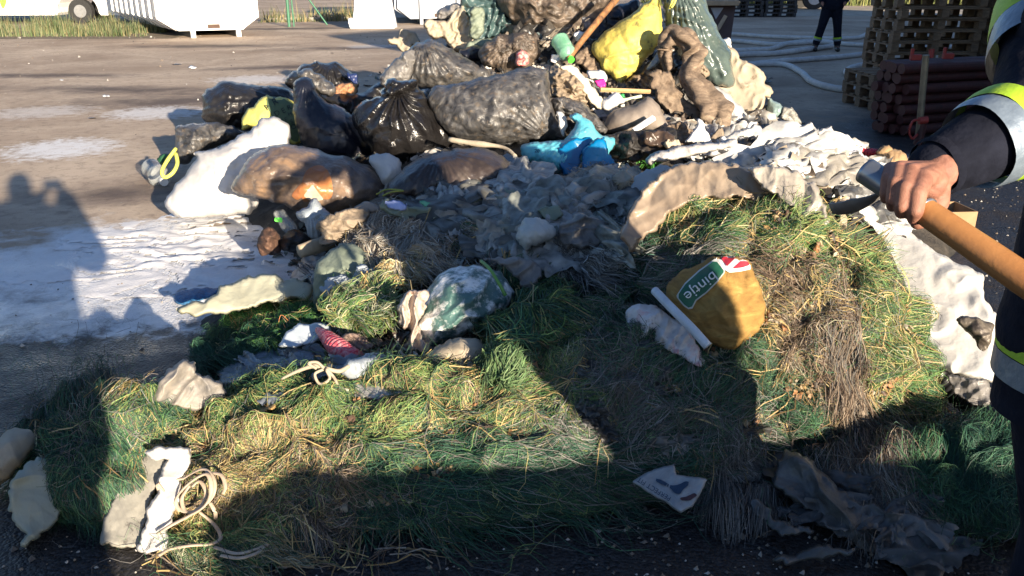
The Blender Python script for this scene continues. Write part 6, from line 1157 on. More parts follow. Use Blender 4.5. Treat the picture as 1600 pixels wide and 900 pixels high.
films("mixed torn bags and film tucked between the upper bags", [(560, 120), (740, 50), (900, 30), (1060, 60), (1190, 120), (1200, 210), (1050, 260), (900, 280), (780, 260), (600, 260), (480, 250)], 90, .12, .42, [(.08, .075, .07), (.16, .14, .12), (.24, .20, .16), (.34, .29, .23), (.05, .05, .05), (.20, .19, .18), (.45, .43, .40)], seed=104, transp=.05, amp=.2, jump=.25, lift=.0)
films("blue-grey and beige film scraps along the back of the hay ridge", [(300, 590), (420, 560), (560, 560), (680, 590), (700, 620), (540, 630), (380, 640), (300, 625)], 12, .06, .16, [(.22, .25, .29), (.34, .35, .34), (.40, .37, .32), (.16, .18, .20)], seed=105)
for q_, (pl_, sd_, nm_) in enumerate((([(220, 680), (420, 610), (700, 590), (900, 540), (910, 700), (700, 780), (480, 800), (300, 860)], 201, "tan, brown and white crumbs caught in the fibres of the hay ridge"), ([(1010, 320), (1280, 340), (1430, 500), (1440, 640), (1250, 640), (1120, 480)], 202, "tan, brown and white crumbs caught in the fibres of the hay bale"), ([(820, 470), (1000, 440), (1180, 600), (1280, 740), (960, 720), (905, 600)], 203, "pale crumbs caught in the shaded fibre tangle"))):
    flakes("crumbs", nm_, pl_, (1500, 900, 700)[q_], .006, .028, [(.36, .27, .15), (.22, .14, .08), (.34, .30, .22), (.10, .06, .04), (.3, .2, .08), (.06, .05, .04), (.25, .18, .10), (.28, .14, .06)], .03, seed=sd_)
films("pale grey crumpled film behind the round white bag and the grey sheer film", [(780, 350), (870, 330), (1000, 340), (1000, 400), (960, 440), (860, 440), (800, 400)], 16, .14, .34, PAL+[(.5, .5, .48)], seed=107, lift=.075)
films("thin grey crumpled film lying around the long twisted sheet at the lower right", [(1215, 730), (1280, 725), (1400, 790), (1460, 830), (1470, 890), (1380, 880), (1290, 840), (1230, 800)], 16, .08, .26, [(.17, .17, .165), (.24, .235, .22), (.11, .115, .12)], seed=108, lift=.05, transp=.22, amp=.14)
films("dark thin film caught in the fibre tangle left of the bale", [(900, 560), (1000, 520), (1120, 580), (1260, 680), (1200, 770), (1000, 730), (920, 680)], 16, .06, .18, [(.10, .11, .11), (.16, .17, .17), (.07, .07, .07)], seed=106, lift=.035)
# crumbs on the yard
def yard_bits():
    rg = np.random.default_rng(11); P = []; 
    for (x0, x1, y0, y1, n) in ((-12, 6, 6, 24, 420), (-3.5, -1.0, 2.0, 4.5, 160), (1.6, 4.2, 2.4, 7, 700), (-1.6, 1.4, 1.9, 2.5, 380), (-18, -8, 22, 26, 300), (.2, 2.2, 1.8, 2.6, 500)):
        P.append(np.stack([rg.uniform(x0, x1, n), rg.uniform(y0, y1, n)], 1))
    P = np.concatenate(P); n = len(P); s = rg.uniform(.0015, .006, n)*(1+P[:, 1]*.10)*rg.choice([1, 1, 1, 1.8], n)
    base = np.array([(1, 0, -.2), (-1, 0, -.2), (0, 1, -.2), (0, -1, -.2), (0, 0, .8), (.5, .5, .4)]); F0 = np.array([(0, 2, 5), (5, 2, 4), (2, 1, 4), (1, 3, 4), (3, 0, 4), (0, 5, 4)])
    V = base[None]*s[:, None, None]*rg.uniform(.5, 1.4, (n, 6, 3)); V = V+np.stack([P[:, 0], P[:, 1], s*.2+.002], 1)[:, None]
    C = np.array([(.30, .28, .25), (.16, .14, .12), (.10, .09, .08), (.42, .40, .37), (.2, .16, .12)])[rg.integers(0, 5, n)]; C = np.repeat(C, 6, 0)
    F = (np.arange(n)[:, None, None]*6+F0[None]).reshape(-1, 3); o = mesh_np("gravel", V.reshape(-1, 3), F, attr_mat("gravel_colours", .9), smooth=False, cols=C); tag(o, "loose pale stones and crumbs scattered over the yard", "gravel", kind="stuff")
yard_bits()
for i, (x, y, w_, lab) in enumerate(((276, 101, 14, "small flat white scrap alone on the yard in front of the white skip container"), (300, 107, 16, "long pale scrap on the yard beside the white flat one"), (519, 83, 8, "small white pebble-like scrap on the yard behind the torn black bag"), (106, 56, 14, "white stick-like scrap at the edge of the weeds"), (165, 151, 14, "pale flat scrap on the dusty yard above the white powder streak"), (95, 126, 10, "small white scrap on the left yard above the photographer's shadow"), (145, 185, 18, "pale crumbling scrap in front of the white powder streak"), (628, 112, 10, "small white scrap beside the low pallets' hose"))[:7]):
    puff("paper_scrap", lab, "scrap", [(x-w_*.5, y), (x-w_*.2, y-w_*.18), (x+w_*.4, y-w_*.12), (x+w_*.5, y+w_*.08), (x, y+w_*.18)], whitem, T=.02, D=G(x, y).y*CP+CAMZ*SP, wr=(.01, 8), res=12, tilt=.8)
# ============================================================ FIBRE AND STRAW
def strands(name, poly, n, length, flow, cols, parent, wd=.00075, lift=(.0, .03), curl=.5, arch=.02, k=6, seed=1, m=None, weight=None, stiff=False, jump=.12, spread=.35, minz=.003, kind=None, off=0., holes=True):
    """thin ribbons combed over the heap; poly (where they root) and flow (degrees, screen-like heading on the surface) in picture layout units"""
    rg = np.random.default_rng(seed); poly = np.array(poly, float); poly = catmull(poly, 6, True); x0, y0 = poly.min(0); x1, y1 = poly.max(0)
    px = rg.uniform(x0, x1, n*4); py = rg.uniform(y0, y1, n*4); kk = inside(px, py, poly); px = px[kk]; py = py[kk]
    if weight is not None:
        wv = weight(px, py); s = rg.uniform(0, 1, len(px)) < wv; px = px[s]; py = py[s]
    if not stiff and holes:
        q_ = perlin(np.stack([px*.022, py*.030, np.full(len(px), 3.3)], -1))+.35*perlin(np.stack([px*.06, py*.08, np.full(len(px), 8.3)], -1)); s = rg.uniform(0, 1, len(px)) < np.clip(.75+q_*1.9, .10, 1); px = px[s]; py = py[s]
    px = px[:n]; py = py[:n]; n = len(px)
    L_ = rg.uniform(length[0]*.6, length[1]*(.75 if not stiff else 1), n); t = DM(px, py); Lp = L_*FPX/t/(k-1)
    W = np.stack([px*.008, py*.008, np.full(n, seed*3.1)], -1)
    base = flow(px, py) if callable(flow) else np.full(n, float(flow))
    a = np.radians(base)+rg.normal(0, spread, n)*.75+((fbm(W*2.2, 2)*min(1., spread*1.8)+perlin(W*7+3)*(.1+spread)+perlin(W*19+8)*.5*spread) if not stiff else 0)
    ca = rg.normal(0, curl, n)/(k-1); X = []; Yv = []; ux, uy = px.copy(), py.copy(); aa = a-ca*(k-1)/2
    for i in range(k):
        X.append(ux.copy()); Yv.append(uy.copy()); ux = ux+np.cos(aa)*Lp; uy = uy-np.sin(aa)*Lp; aa = aa+ca+(rg.normal(0, .12*curl, n) if not stiff else 0)
    X = np.stack(X, 1); Yv = np.stack(Yv, 1); T = DM(X, Yv)
    ok = np.abs(np.diff(T, axis=1)).max(1) < jump
    if stiff:                                            # straws are straight: only their ends touch
        T = T[:, :1]*(1-np.linspace(0, 1, k))+T[:, -1:]*np.linspace(0, 1, k)
    P = CAM+rays(X, Yv)*T[..., None]; Nn = HN(P[..., 0], P[..., 1]); lf = rg.uniform(lift[0], lift[1], n)[:, None]+off
    ar = np.sin(np.linspace(0, math.pi, k))[None]*rg.uniform(0, arch, n)[:, None]
    en = (np.linspace(0, 1, k)**2)[None]*rg.uniform(-.3, 1, n)[:, None]*arch
    lump = (.050*fbm(P*np.array([5., 9, 9]), 2)+.026*perlin(P*17))
    P = P+Nn*(lf+ar+en+lump)[..., None]; P[..., 2] = np.maximum(P[..., 2], minz+rg.uniform(0, .01, n)[:, None])
    P = P[ok]; n = len(P); Tn = np.gradient(P, axis=1); Tn /= np.linalg.norm(Tn, axis=2)[..., None]+1e-9
    rv = rg.normal(size=(n, 1, 3)); rv = rv*.7+(CAM-P)*0.6; Sd = np.cross(Tn, rv); Sd /= np.linalg.norm(Sd, axis=2)[..., None]+1e-9
    wv = wd*rg.uniform(.6, 1.4, n)[:, None, None]*(np.ones(k) if stiff else np.array([.7]+[1]*(k-2)+[.3]))[None, :, None]
    V = np.stack([P-Sd*wv, P+Sd*wv], 2).reshape(n, -1, 3)
    F = []
    b = np.arange(n)*2*k
    for i in range(k-1): F.append(np.stack([b+2*i, b+2*i+1, b+2*i+3, b+2*i+2], 1))
    cn = np.clip((perlin(P[:, 0]*9+seed)+.5+rg.normal(0, .28, n))*len(cols), 0, len(cols)-1).astype(int); C = np.array(cols)[cn]*rg.uniform(.6, 1.3, (n, 1)); C = np.repeat(C, 2*k, 0)
    o = mesh_np(name, V.reshape(-1, 3), np.concatenate(F), m or attr_mat("fibre_colours", .6), parent, cols=C)
    o["kind"] = "stuff"; return o
GR = [(.02, .06, .034), (.03, .09, .045), (.045, .125, .055), (.06, .15, .06), (.10, .18, .075), (.04, .095, .06), (.09, .08, .045)]
GRD = [(.018, .065, .042), (.014, .048, .034), (.028, .09, .052), (.035, .10, .06), (.012, .03, .022)]
GRY = [(.13, .17, .06), (.18, .19, .07), (.10, .15, .05), (.22, .20, .08), (.07, .12, .045)]
ST = [(.42, .31, .13), (.34, .25, .11), (.26, .18, .08), (.46, .37, .19), (.20, .135, .06)]
GRY = [(.18, .26, .08), (.25, .28, .10), (.11, .21, .06), (.34, .29, .12), (.07, .15, .05)]
BR = [(.18, .13, .09), (.12, .085, .06), (.24, .19, .14), (.08, .055, .04), (.30, .25, .19)]
GY = [(.17, .165, .15), (.11, .105, .10), (.24, .23, .21), (.07, .068, .066), (.13, .115, .10)]
MG = [(.22, .25, .17), (.30, .30, .20), (.15, .18, .11), (.36, .34, .24)]
def clump(name, label, cat, at_, group=None):
    return empty(name, at_, label, cat, group)
def swirl(cx, cy, add=90): return lambda x, y: np.degrees(np.arctan2(-(y-cy), x-cx))+add

# ---- the big bale on the right
B = clump("hay_bale", "big round bale of green net fibre and straw on the right, topped with beige film", "bale", (1.03, 2.9, 0))
pb = [(985, 345), (1020, 322), (1080, 316), (1170, 318), (1235, 340), (1320, 375), (1390, 430), (1430, 500), (1452, 570), (1450, 640), (1400, 680), (1300, 690), (1230, 640), (1180, 580), (1130, 560), (1080, 500), (1040, 440), (1000, 400)]
down = lambda x, y: np.where(y < 440, 20+(x-1150)*-.12, -75+(1300-x)*.12)
strands("green_fibre", pb, 32625, (.06, .18), down, GR, B, seed=21, lift=(0, .035), curl=1.2, spread=.7)
strands("dark_fibre", pb, 17400, (.06, .16), down, BR+GRD, B, seed=22, lift=(0, .02), curl=1.2, spread=.8)
strands("yellow_green_fibre", [(1020, 330), (1170, 322), (1280, 352), (1400, 450), (1445, 600), (1400, 660), (1330, 560), (1250, 430), (1150, 400), (1040, 370)], 15225, (.05, .15), down, GRY, B, seed=23, lift=(.01, .045), curl=1.3, spread=.8)
strands("straw", [(1000, 340), (1080, 318), (1190, 325), (1290, 355), (1400, 450), (1450, 570), (1450, 650), (1330, 660), (1200, 560), (1150, 420), (1060, 400)], 1700, (.05, .22), lambda x, y: np.where(y < 420, 12, -60), ST, B, seed=24, wd=.0015, lift=(.02, .055), stiff=True, spread=1.0, arch=.01, k=4)
strands("grey_fibre", [(985, 430), (1060, 400), (1150, 380), (1160, 400), (1080, 425), (1030, 460), (980, 470)], 3190, (.08, .2), 25, GY+GR[:2], B, seed=25, lift=(.01, .05), spread=.35)
strands("brown_fibre_hank", [(1286, 372), (1304, 375), (1322, 480), (1334, 580), (1336, 640), (1305, 640), (1292, 560), (1290, 480)], 2600, (.12, .34), -86, BR+GY[:2], B, seed=26, lift=(.02, .06), spread=.14, curl=.5, wd=.0008)
strands("hanging_grey_fibre", [(1290, 640), (1400, 640), (1440, 690), (1410, 780), (1350, 800), (1300, 740)], 4640, (.12, .3), -80, GY+BR, B, seed=27, lift=(0, .06), spread=.4, curl=1.0)
# ---- dark flank left of the bale
B2 = clump("fibre_heap", "dark green fibre tangle in shade between the ridge and the round bale", "fibre heap", (.45, 2.55, 0))
p2 = [(850, 460), (950, 430), (1020, 450), (1100, 560), (1200, 600), (1290, 680), (1300, 760), (1200, 750), (1130, 725), (1060, 700), (980, 715), (920, 660), (905, 560)]
strands("green_fibre", p2, 34800, (.06, .2), lambda x, y: 10+(x-900)*.03, GR+GRD, B2, seed=31, lift=(0, .04), curl=1.5, spread=1.1)
strands("dark_fibre", p2, 10875, (.06, .16), -30, GRD+BR, B2, seed=32, lift=(0, .03), curl=1.3, spread=1.2)
strands("grey_fibre", [(905, 580), (960, 560), (1000, 640), (1180, 640), (1200, 760), (1120, 770), (1060, 700), (940, 700)], 4350, (.08, .25), lambda x, y: np.where(x > 1080, -80, 40), GY, B2, seed=33, lift=(.01, .05), curl=1.0, spread=.5)
strands("grey_hank", [(1130, 660), (1170, 655), (1190, 740), (1200, 780), (1110, 780)], 2200, (.12, .26), -88, GY, B2, seed=37, lift=(.02, .05), curl=.5, spread=.22)
strands("straw", p2, 420, (.05, .2), -35, ST+BR, B2, seed=34, wd=.0018, lift=(.02, .05), stiff=True, spread=1.0, k=4)
strands("green_fibre", [(800, 470), (860, 440), (1000, 420), (1060, 460), (1000, 520), (900, 560), (830, 520)], 10875, (.06, .16), 0, GRD+GR[:2]+GY[:1], B2, seed=35, lift=(0, .04), curl=1.4, spread=1.0)
# ---- the long ridge in front
B3 = clump("hay_ridge", "long low ridge of green net fibre and straw across the front", "hay ridge", (-.4, 2.35, 0))
p3 = [(215, 680), (250, 655), (330, 640), (420, 600), (520, 600), (640, 605), (760, 590), (800, 540), (760, 490), (830, 470), (900, 500), (915, 600), (950, 680), (975, 745), (900, 785), (700, 812), (480, 830), (380, 880), (290, 880), (265, 800), (290, 740), (240, 700)]
strands("green_fibre", p3, 56550, (.06, .2), lambda x, y: np.where(y > 700, -8, 12), GR, B3, seed=41, lift=(0, .035), curl=1.3, spread=.55)
strands("dark_fibre", [(230, 740), (480, 690), (900, 690), (965, 730), (900, 758), (700, 780), (520, 795), (300, 835)], 26100, (.08, .3), lambda x, y: -8+(x-700)*.03, GRD, B3, seed=42, lift=(.0, .035), curl=.8, spread=.35)
strands("yellow_green_fibre", [(210, 680), (420, 610), (700, 590), (800, 520), (880, 500), (905, 600), (900, 660), (600, 690), (440, 720), (440, 840), (310, 870), (270, 800), (300, 720)], 28275, (.05, .16), 10, GRY+GR[:1], B3, seed=43, lift=(.01, .045), curl=1.3, spread=.8)
strands("straw", [(220, 690), (420, 620), (700, 600), (900, 540), (910, 650), (700, 700), (480, 720), (460, 850), (290, 880), (265, 800), (300, 720)], 2500, (.04, .2), 15, ST, B3, seed=44, wd=.0014, lift=(.02, .05), stiff=True, spread=1.1, arch=.01, k=4)
strands("fine_straw", [(300, 720), (440, 700), (450, 790), (400, 850), (290, 860), (250, 800)], 4200, (.04, .12), 35, ST+GRY[:2], B3, seed=45, wd=.0009, lift=(.01, .05), spread=.8, curl=.7)
strands("brown_fibre", [(430, 690), (520, 690), (560, 760), (540, 830), (450, 830), (440, 740)], 5075, (.05, .16), -60, BR+GY[:2], B3, seed=46, lift=(.01, .045), spread=.8, curl=1.4)
strands("pale_fibre", [(280, 850), (420, 855), (430, 885), (330, 895), (270, 880)], 2610, (.05, .16), -8, MG, B3, seed=47, lift=(.005, .03), spread=.35)
strands("dry_fibre", [(760, 560), (900, 520), (915, 590), (880, 640), (780, 640)], 5075, (.05, .15), 30, MG+GRY, B3, seed=48, lift=(.01, .045), spread=.6)
strands("grey_strings", [(880, 640), (980, 650), (1000, 720), (960, 740), (880, 710), (800, 670), (900, 660)], 700, (.1, .3), 20, GY, B3, seed=49, wd=.0016, lift=(.02, .05), spread=.6, curl=.8)
strands("loose_straw", [(250, 870), (480, 830), (700, 800), (720, 860), (500, 899), (240, 899)], 260, (.04, .14), 20, ST+BR, B3, seed=50, wd=.0017, lift=(.002, .02), stiff=True, spread=1.4, arch=.004, k=4)
strands("brown_fibre_mat", [(300, 700), (450, 680), (560, 720), (540, 800), (420, 830), (300, 820)], 3500, (.04, .14), 30, BR+ST+[(.06, .04, .03)], B3, seed=401, lift=(.02, .06), curl=1.8, spread=1.6)
strands("brown_fibre_mat", [(600, 620), (760, 600), (880, 640), (860, 700), (700, 690), (600, 660)], 2000, (.04, .14), 10, BR+[(.06, .04, .03)]+ST[:2], B3, seed=402, lift=(.01, .05), curl=1.8, spread=1.6)
strands("brown_fibre_mat", [(1180, 400), (1280, 420), (1290, 560), (1240, 600), (1190, 500)], 4500, (.04, .12), -60, BR+[(.05, .035, .025)]+ST[:1], B, seed=403, lift=(.02, .06), curl=1.8, spread=1.6)
strands("long_fibre", [(560, 700), (900, 690), (950, 720), (880, 750), (600, 775)], 3500, (.3, .7), -6, GRD+GR[:3]+GY[:1], B3, seed=404, lift=(.02, .05), curl=.8, spread=.16, k=12)
# ---- left clump
B4 = clump("fibre_clump", "dark green fibre clump at the far left over pale sack ends", "fibre clump", (-1.32, 2.35, 0))
p4 = [(45, 690), (70, 640), (110, 605), (160, 580), (200, 595), (232, 625), (230, 680), (215, 750), (170, 770), (110, 750), (60, 735)]
strands("green_fibre", p4, 23925, (.1, .28), lambda x, y: -80+(x-150)*.35, GR+GRD, B4, seed=51, lift=(0, .04), curl=.6, spread=.25)
strands("dark_fibre", p4, 6525, (.08, .2), -85, GRD+BR[:2], B4, seed=52, lift=(0, .04), curl=.7, spread=.3)
strands("yellow_fibre", [(185, 595), (232, 625), (236, 690), (205, 700), (200, 640)], 3480, (.05, .12), -60, GRY+ST[:2], B4, seed=53, lift=(.01, .04), curl=1., spread=.7)
strands("straw", p4, 90, (.05, .15), -60, ST, B4, seed=54, wd=.0018, lift=(.02, .05), stiff=True, spread=1., k=4)
# ---- small net clump beside the ivory sack
B5 = clump("net_clump", "bright green net clump lying beside the ivory sack", "net clump", (-1.2, 3.7, 0))
p5 = [(352, 515), (370, 490), (410, 480), (455, 476), (480, 490), (470, 515), (430, 535), (380, 540), (355, 530)]
strands("green_fibre", p5, 11962, (.06, .16), 10, [(.05, .16, .03), (.03, .11, .03), (.09, .2, .04), (.02, .07, .02)], B5, seed=61, lift=(.0, .05), curl=2., spread=.6, arch=.02)
strands("orange_fibre", p5, 300, (.06, .16), 15, ST+[(.4, .16, .06)], B5, seed=62, lift=(.03, .06), curl=1.5, spread=.7)
strands("dark_fibre", [(300, 560), (340, 535), (400, 530), (470, 535), (440, 555), (370, 570), (310, 580)], 5655, (.06, .16), 5, GRD+GR[:2], B5, seed=63, lift=(0, .05), curl=1.5, spread=.6)
# ---- low clump at lower right
B6 = clump("fibre_clump", "low dark green fibre clump on the asphalt at the lower right, under the firefighter", "fibre clump", (1.6, 2.3, 0))
p6 = [(1415, 740), (1450, 712), (1520, 705), (1620, 722), (1640, 800), (1580, 815), (1480, 800), (1430, 775)]
strands("green_fibre", p6, 21750, (.06, .2), 20, GRD+GR[:3], B6, seed=71, lift=(0, .06), curl=2.2, spread=1.2, arch=.03)
for B_, poly_, n_, pal_, sd_ in ((B, pb, 1300, GR+GY+[(.30, .30, .2)], 301), (B3, p3, 1700, GR+GRY+GY[:2], 302), (B2, p2, 2600, GR+GY, 303), (B4, p4, 700, GR+GY, 304), (B6, p6, 1200, GR+GY[:2], 305)):
    strands("net_loops", poly_, n_, (.25, .6), 20, pal_, B_, seed=sd_, wd=.0007, lift=(.015, .05), curl=9., spread=2.5, k=14, arch=.03, jump=.3)
# ---- dry bundles in the middle
def bundle(label, poly, pal, n, ang, seed, L_=(.06, .2), cat="fibre bundle", lift=(.02, .09), spread=.5, curl=1.2, wd=.0013, stiffn=0):
    c = np.array(poly).mean(0); R = clump("fibre_bundle", label, cat, G(c[0], max(p[1] for p in poly), .0)); R.location = Vector(PD(c[0], c[1], float(DM(c[0], c[1]))))
    strands("fibre", poly, n, L_, ang, pal, R, seed=seed, lift=lift, spread=spread, curl=curl, wd=wd, jump=.4, k=7)
    if stiffn: strands("straw", poly, stiffn, (.05, .15), ang, ST, R, seed=seed+100, wd=.002, lift=(lift[1]*.6, lift[1]), stiff=True, spread=1.2, k=4, jump=.4)
bundle("dry beige fibre bundle with straw on top, in the middle left of the heap", [(560, 350), (600, 335), (640, 345), (665, 385), (690, 420), (650, 435), (590, 425), (560, 400), (545, 375)], [(.36, .32, .26), (.42, .38, .31), (.28, .24, .19), (.16, .13, .10), (.40, .40, .36)], 4500, -55, 81, L_=(.08, .22), stiffn=120, lift=(.03, .13))
bundle("grey-green dry fibre hollow right of the dry beige bundle", [(680, 375), (740, 350), (800, 360), (810, 395), (740, 420), (690, 410)], [(.27, .28, .26), (.20, .21, .20), (.34, .34, .32)]+GR[:1]+BR[:1], 2200, 20, 82, lift=(.0, .05), stiffn=40, spread=1.2)
bundle("shaggy grey yarn bundle behind the beige film", [(870, 300), (900, 288), (940, 285), (975, 300), (990, 325), (960, 335), (910, 335), (880, 325)], [(.24, .22, .19), (.32, .29, .25), (.14, .12, .1)], 2600, -20, 83, L_=(.05, .12), lift=(.02, .09), curl=2., spread=.9)
bundle("white-grey netting knot below the long grey film", [(855, 410), (880, 392), (930, 395), (960, 415), (950, 440), (900, 445), (860, 435)], GY+[(.45, .46, .44)], 3200, -60, 84, lift=(.04, .10), curl=1.6, spread=.6)
bundle("grey-blue net fibres in shade at the bale's left foot", [(960, 370), (1000, 385), (1010, 430), (960, 445), (900, 440), (880, 400), (920, 385)], [(.24, .26, .26), (.16, .18, .18)]+GRD[:1], 2000, 35, 85, lift=(.01, .07), spread=.7)
bundle("green-yellow dried grass clump left of the twisted rag", [(525, 520), (545, 485), (575, 465), (600, 470), (615, 500), (612, 525), (580, 535), (540, 535)], MG+GRY, 7000, 50, 86, L_=(.03, .09), lift=(.04, .13), spread=1.2, curl=1.4, stiffn=60)
bundle("small straw tuft above the dried grass clump", [(600, 460), (625, 440), (660, 435), (665, 450), (640, 465), (615, 475)], ST+MG, 1500, 40, 87, L_=(.03, .08), lift=(.05, .12), spread=1.2, stiffn=60)
bundle("green fibre tuft around the right end of the powdered teal bag", [(770, 480), (800, 465), (850, 455), (870, 490), (860, 540), (800, 560), (760, 545), (750, 510)], GR+GRY, 8000, 60, 88, L_=(.06, .16), lift=(.02, .10), spread=.7, stiffn=60)
bundle("pale green round fibre coil at the ridge's right end", [(750, 590), (770, 575), (800, 575), (820, 590), (815, 612), (780, 622), (755, 610)], [(.10, .18, .07), (.14, .2, .09), (.07, .13, .05)], 3000, swirl(785, 598, 90), 89, L_=(.05, .11), lift=(.04, .10), spread=.25, curl=1.5)
bundle("bright green fir-like sprig among the burnt remains", [(992, 258), (1008, 248), (1022, 250), (1030, 262), (1015, 272), (998, 270)], [(.05, .2, .03), (.09, .28, .04)], 900, 60, 90, L_=(.05, .13), lift=(.05, .15), spread=1.2, wd=.003)
bundle("dull green fibre strip between the pale green sheet and the shaded hollow", [(640, 352), (700, 362), (720, 350), (780, 345), (780, 360), (700, 380)], GR+BR, 1500, 10, 91, lift=(.0, .05), stiffn=40)
# ============================================================ people near the camera
def local_of(loc, rot, s):
    cr, sr = math.cos(rot), math.sin(rot)
    def f(w_):
        x = (w_[0]-loc[0])/s; y = (w_[1]-loc[1])/s; return (x*cr+y*sr, -x*sr+y*cr, (w_[2]-loc[2])/s)
    return f
# the photographer whose shadow falls on the white powder
hh = 1.76; loc = (-.04, -.44, 0); lf = local_of(loc, 0, hh/1.78)
person("person", "photographer in dark clothes holding up a phone, whose shadow falls on the white powder", loc, 0, h=hh, vox=.02, bulk=1.4,
       arms=[(lf((-.36, -.30, 1.22)), lf((-.10, -.09, 1.50))), (lf((.30, -.30, 1.24)), lf((.10, -.09, 1.52)))])
b = MB(); b.box((0, -.035, 1.60), (.15, .012, .078)); tag(b.build("phone", plain("phone_black", (.02, .02, .02), .3), bevel=.004), "black phone held up sideways in the photographer's hands", "phone")

loc = (2.02, -.35, 0)  # unseen extra figure, added so its shadow darkens the tangle left of the bale
person("person", "unseen second firefighter in navy gear, added behind the camera to shade the fibre tangle", loc, math.radians(12), h=1.86, vox=.022)
# ---- the firefighter on the right with the shovel
FL = (1.22, 1.46, 0); FR = math.radians(178); FH = 1.88; s_ = FH/1.78; lf = local_of(FL, FR, s_)
def W_(px, py, t): return Vector(PD(px, py, t))
wrist = W_(1458, 264, 1.30); elbow = W_(1606, 196, 1.40); shoulder = W_(1652, 30, 1.56)
R = person("person", "firefighter in navy turnout gear reaching in from the right and gripping the shovel", FL, FR, h=FH, vox=.016, bulk=.88, lean=.085, legpose=[((-.085, .02, .50), (-.09, 0, .09)), ((.085, .02, .50), (.09, 0, .09))],
       arms=[((-.16, .14, 1.20), (-.04, .34, 1.12)), (lf(tuple(shoulder.lerp(elbow, .45)+Vector((.09, 0, 0)))), lf(tuple(shoulder.lerp(elbow, .55)+Vector((.09, 0, 0)))))])
hand_caps = []
def hc(*pts):
    for a, b_ in zip(pts[:-1], pts[1:]): hand_caps.append((W_(*a[:3]), a[3], W_(*b_[:3]), b_[3]))
wr = (1470, 266, 1.300, .030)
hc((1540, 232, 1.365, .028), wr)
for mcp, pip, dip, tip, r in (((1441, 279, 1.243), (1433, 303, 1.212), (1429, 332, 1.214), (1426, 346, 1.236), .0128),
                              ((1420, 270, 1.252), (1412, 295, 1.222), (1407, 324, 1.224), (1405, 336, 1.244), .0122),
                              ((1402, 265, 1.264), (1396, 286, 1.236), (1391, 314, 1.238), (1390, 325, 1.256), .0114),
                              ((1388, 265, 1.278), (1383, 280, 1.254), (1379, 303, 1.256), (1379, 313, 1.270), .0100)):
    hc((1464, 269, 1.295, .019), (*mcp, r*1.28), (*pip, r*1.02)); hc((*pip, r*1.06), (*dip, r*.92), (*tip, r*.80))
hc((1430, 272, 1.262, .018), (1400, 268, 1.280, .015)); hc((1458, 282, 1.285, .022), (1425, 284, 1.275, .020)); hc((1455, 290, 1.285, .022), (1408, 284, 1.275, .016))
hc((1466, 285, 1.300, .019), (1465, 318, 1.300, .018), (1455, 344, 1.296, .014), (1432, 352, 1.286, .0115))
HC_ = np.array(W_(1466, 270, 1.30))
hand = capsules("hand", hand_caps, skin, .0021, R, 7, post=lambda V: HC_+(V-HC_)*.95)
# hand and body become one mesh
bod = [c for c in R.children if c.name.startswith("body")][0]
def join_mesh(a, b_):
    import bmesh
    bm = bmesh.new(); bm.from_mesh(a.data); off = Vector(b_.location)-Vector(a.location); n0 = len(bm.verts); bm.from_mesh(b_.data); bm.verts.ensure_lookup_table()
    for v in bm.verts[n0:]: v.co += off
    bm.to_mesh(a.data); bm.free(); 
    for p in a.data.polygons: p.use_smooth = True
    bpy.data.objects.remove(b_)
join_mesh(bod, hand)
# sleeve over the forearm, with bunched folds
sl = []
def sc_(*pts):
    for a, b_ in zip(pts[:-1], pts[1:]): sl.append((W_(*a[:3]), a[3], W_(*b_[:3]), b_[3]))
sc_((1462, 262, 1.32, .043), (1492, 247, 1.335, .052), (1530, 228, 1.35, .060), (1575, 208, 1.375, .068), (1610, 185, 1.40, .074))
sc_((1612, 190, 1.40, .074), (1634, 100, 1.47, .074), (1648, 20, 1.55, .080), (1710, -20, 1.62, .085))
def folds(V):
    c = V.mean(0); n = V-c; q = perlin(V*14)*.006+crease(V*np.array([9, 9, 22]), 2)*.0045; d_ = n/np.linalg.norm(n, axis=1)[:, None]; return V+d_*q[:, None]
sleeve = capsules("sleeve", sl, navy, .008, R, 3, post=folds)
def ring(name, a, b_, ra, rb, m, wob=.004):
    a = Vector(a); b_ = Vector(b_); q = (b_-a).to_track_quat('Z', 'Y'); n = 40; K = 7; V = []
    for k in range(K):
        f = k/(K-1); r = ra+(rb-ra)*f+.0015*math.sin(f*math.pi)
        for i in range(n):
            th = 6.2832*i/n; rr = r+wob*float(perlin(np.array([math.cos(th)*1.4, math.sin(th)*1.4, f*.8+ra*40]))); V.append(a.lerp(b_, f)+q@Vector((math.cos(th)*rr, math.sin(th)*rr, 0)))
    F = [(k*n+i, k*n+(i+1) % n, (k+1)*n+(i+1) % n, (k+1)*n+i) for k in range(K-1) for i in range(n)]
    mb = MB(); mb.add(V, F); return mb.build(name, m, R, smooth=True)
p1, p2, p3 = W_(1524, 231, 1.346), W_(1550, 218, 1.359), W_(1574, 205, 1.374)
ring("reflective_band", p1, p2, .0685, .0735, hivis_s); ring("yellow_band", p2, p3, .0740, .0790, hivis_y)
ring("reflective_band", W_(1636, 96, 1.475), W_(1641, 62, 1.505), .094, .097, hivis_s); ring("yellow_band", W_(1641, 62, 1.505), W_(1646, 26, 1.54), .0975, .101, hivis_y)
ring("cuff", W_(1457, 264, 1.317), W_(1468, 259, 1.322), .0455, .048, navy, .002)
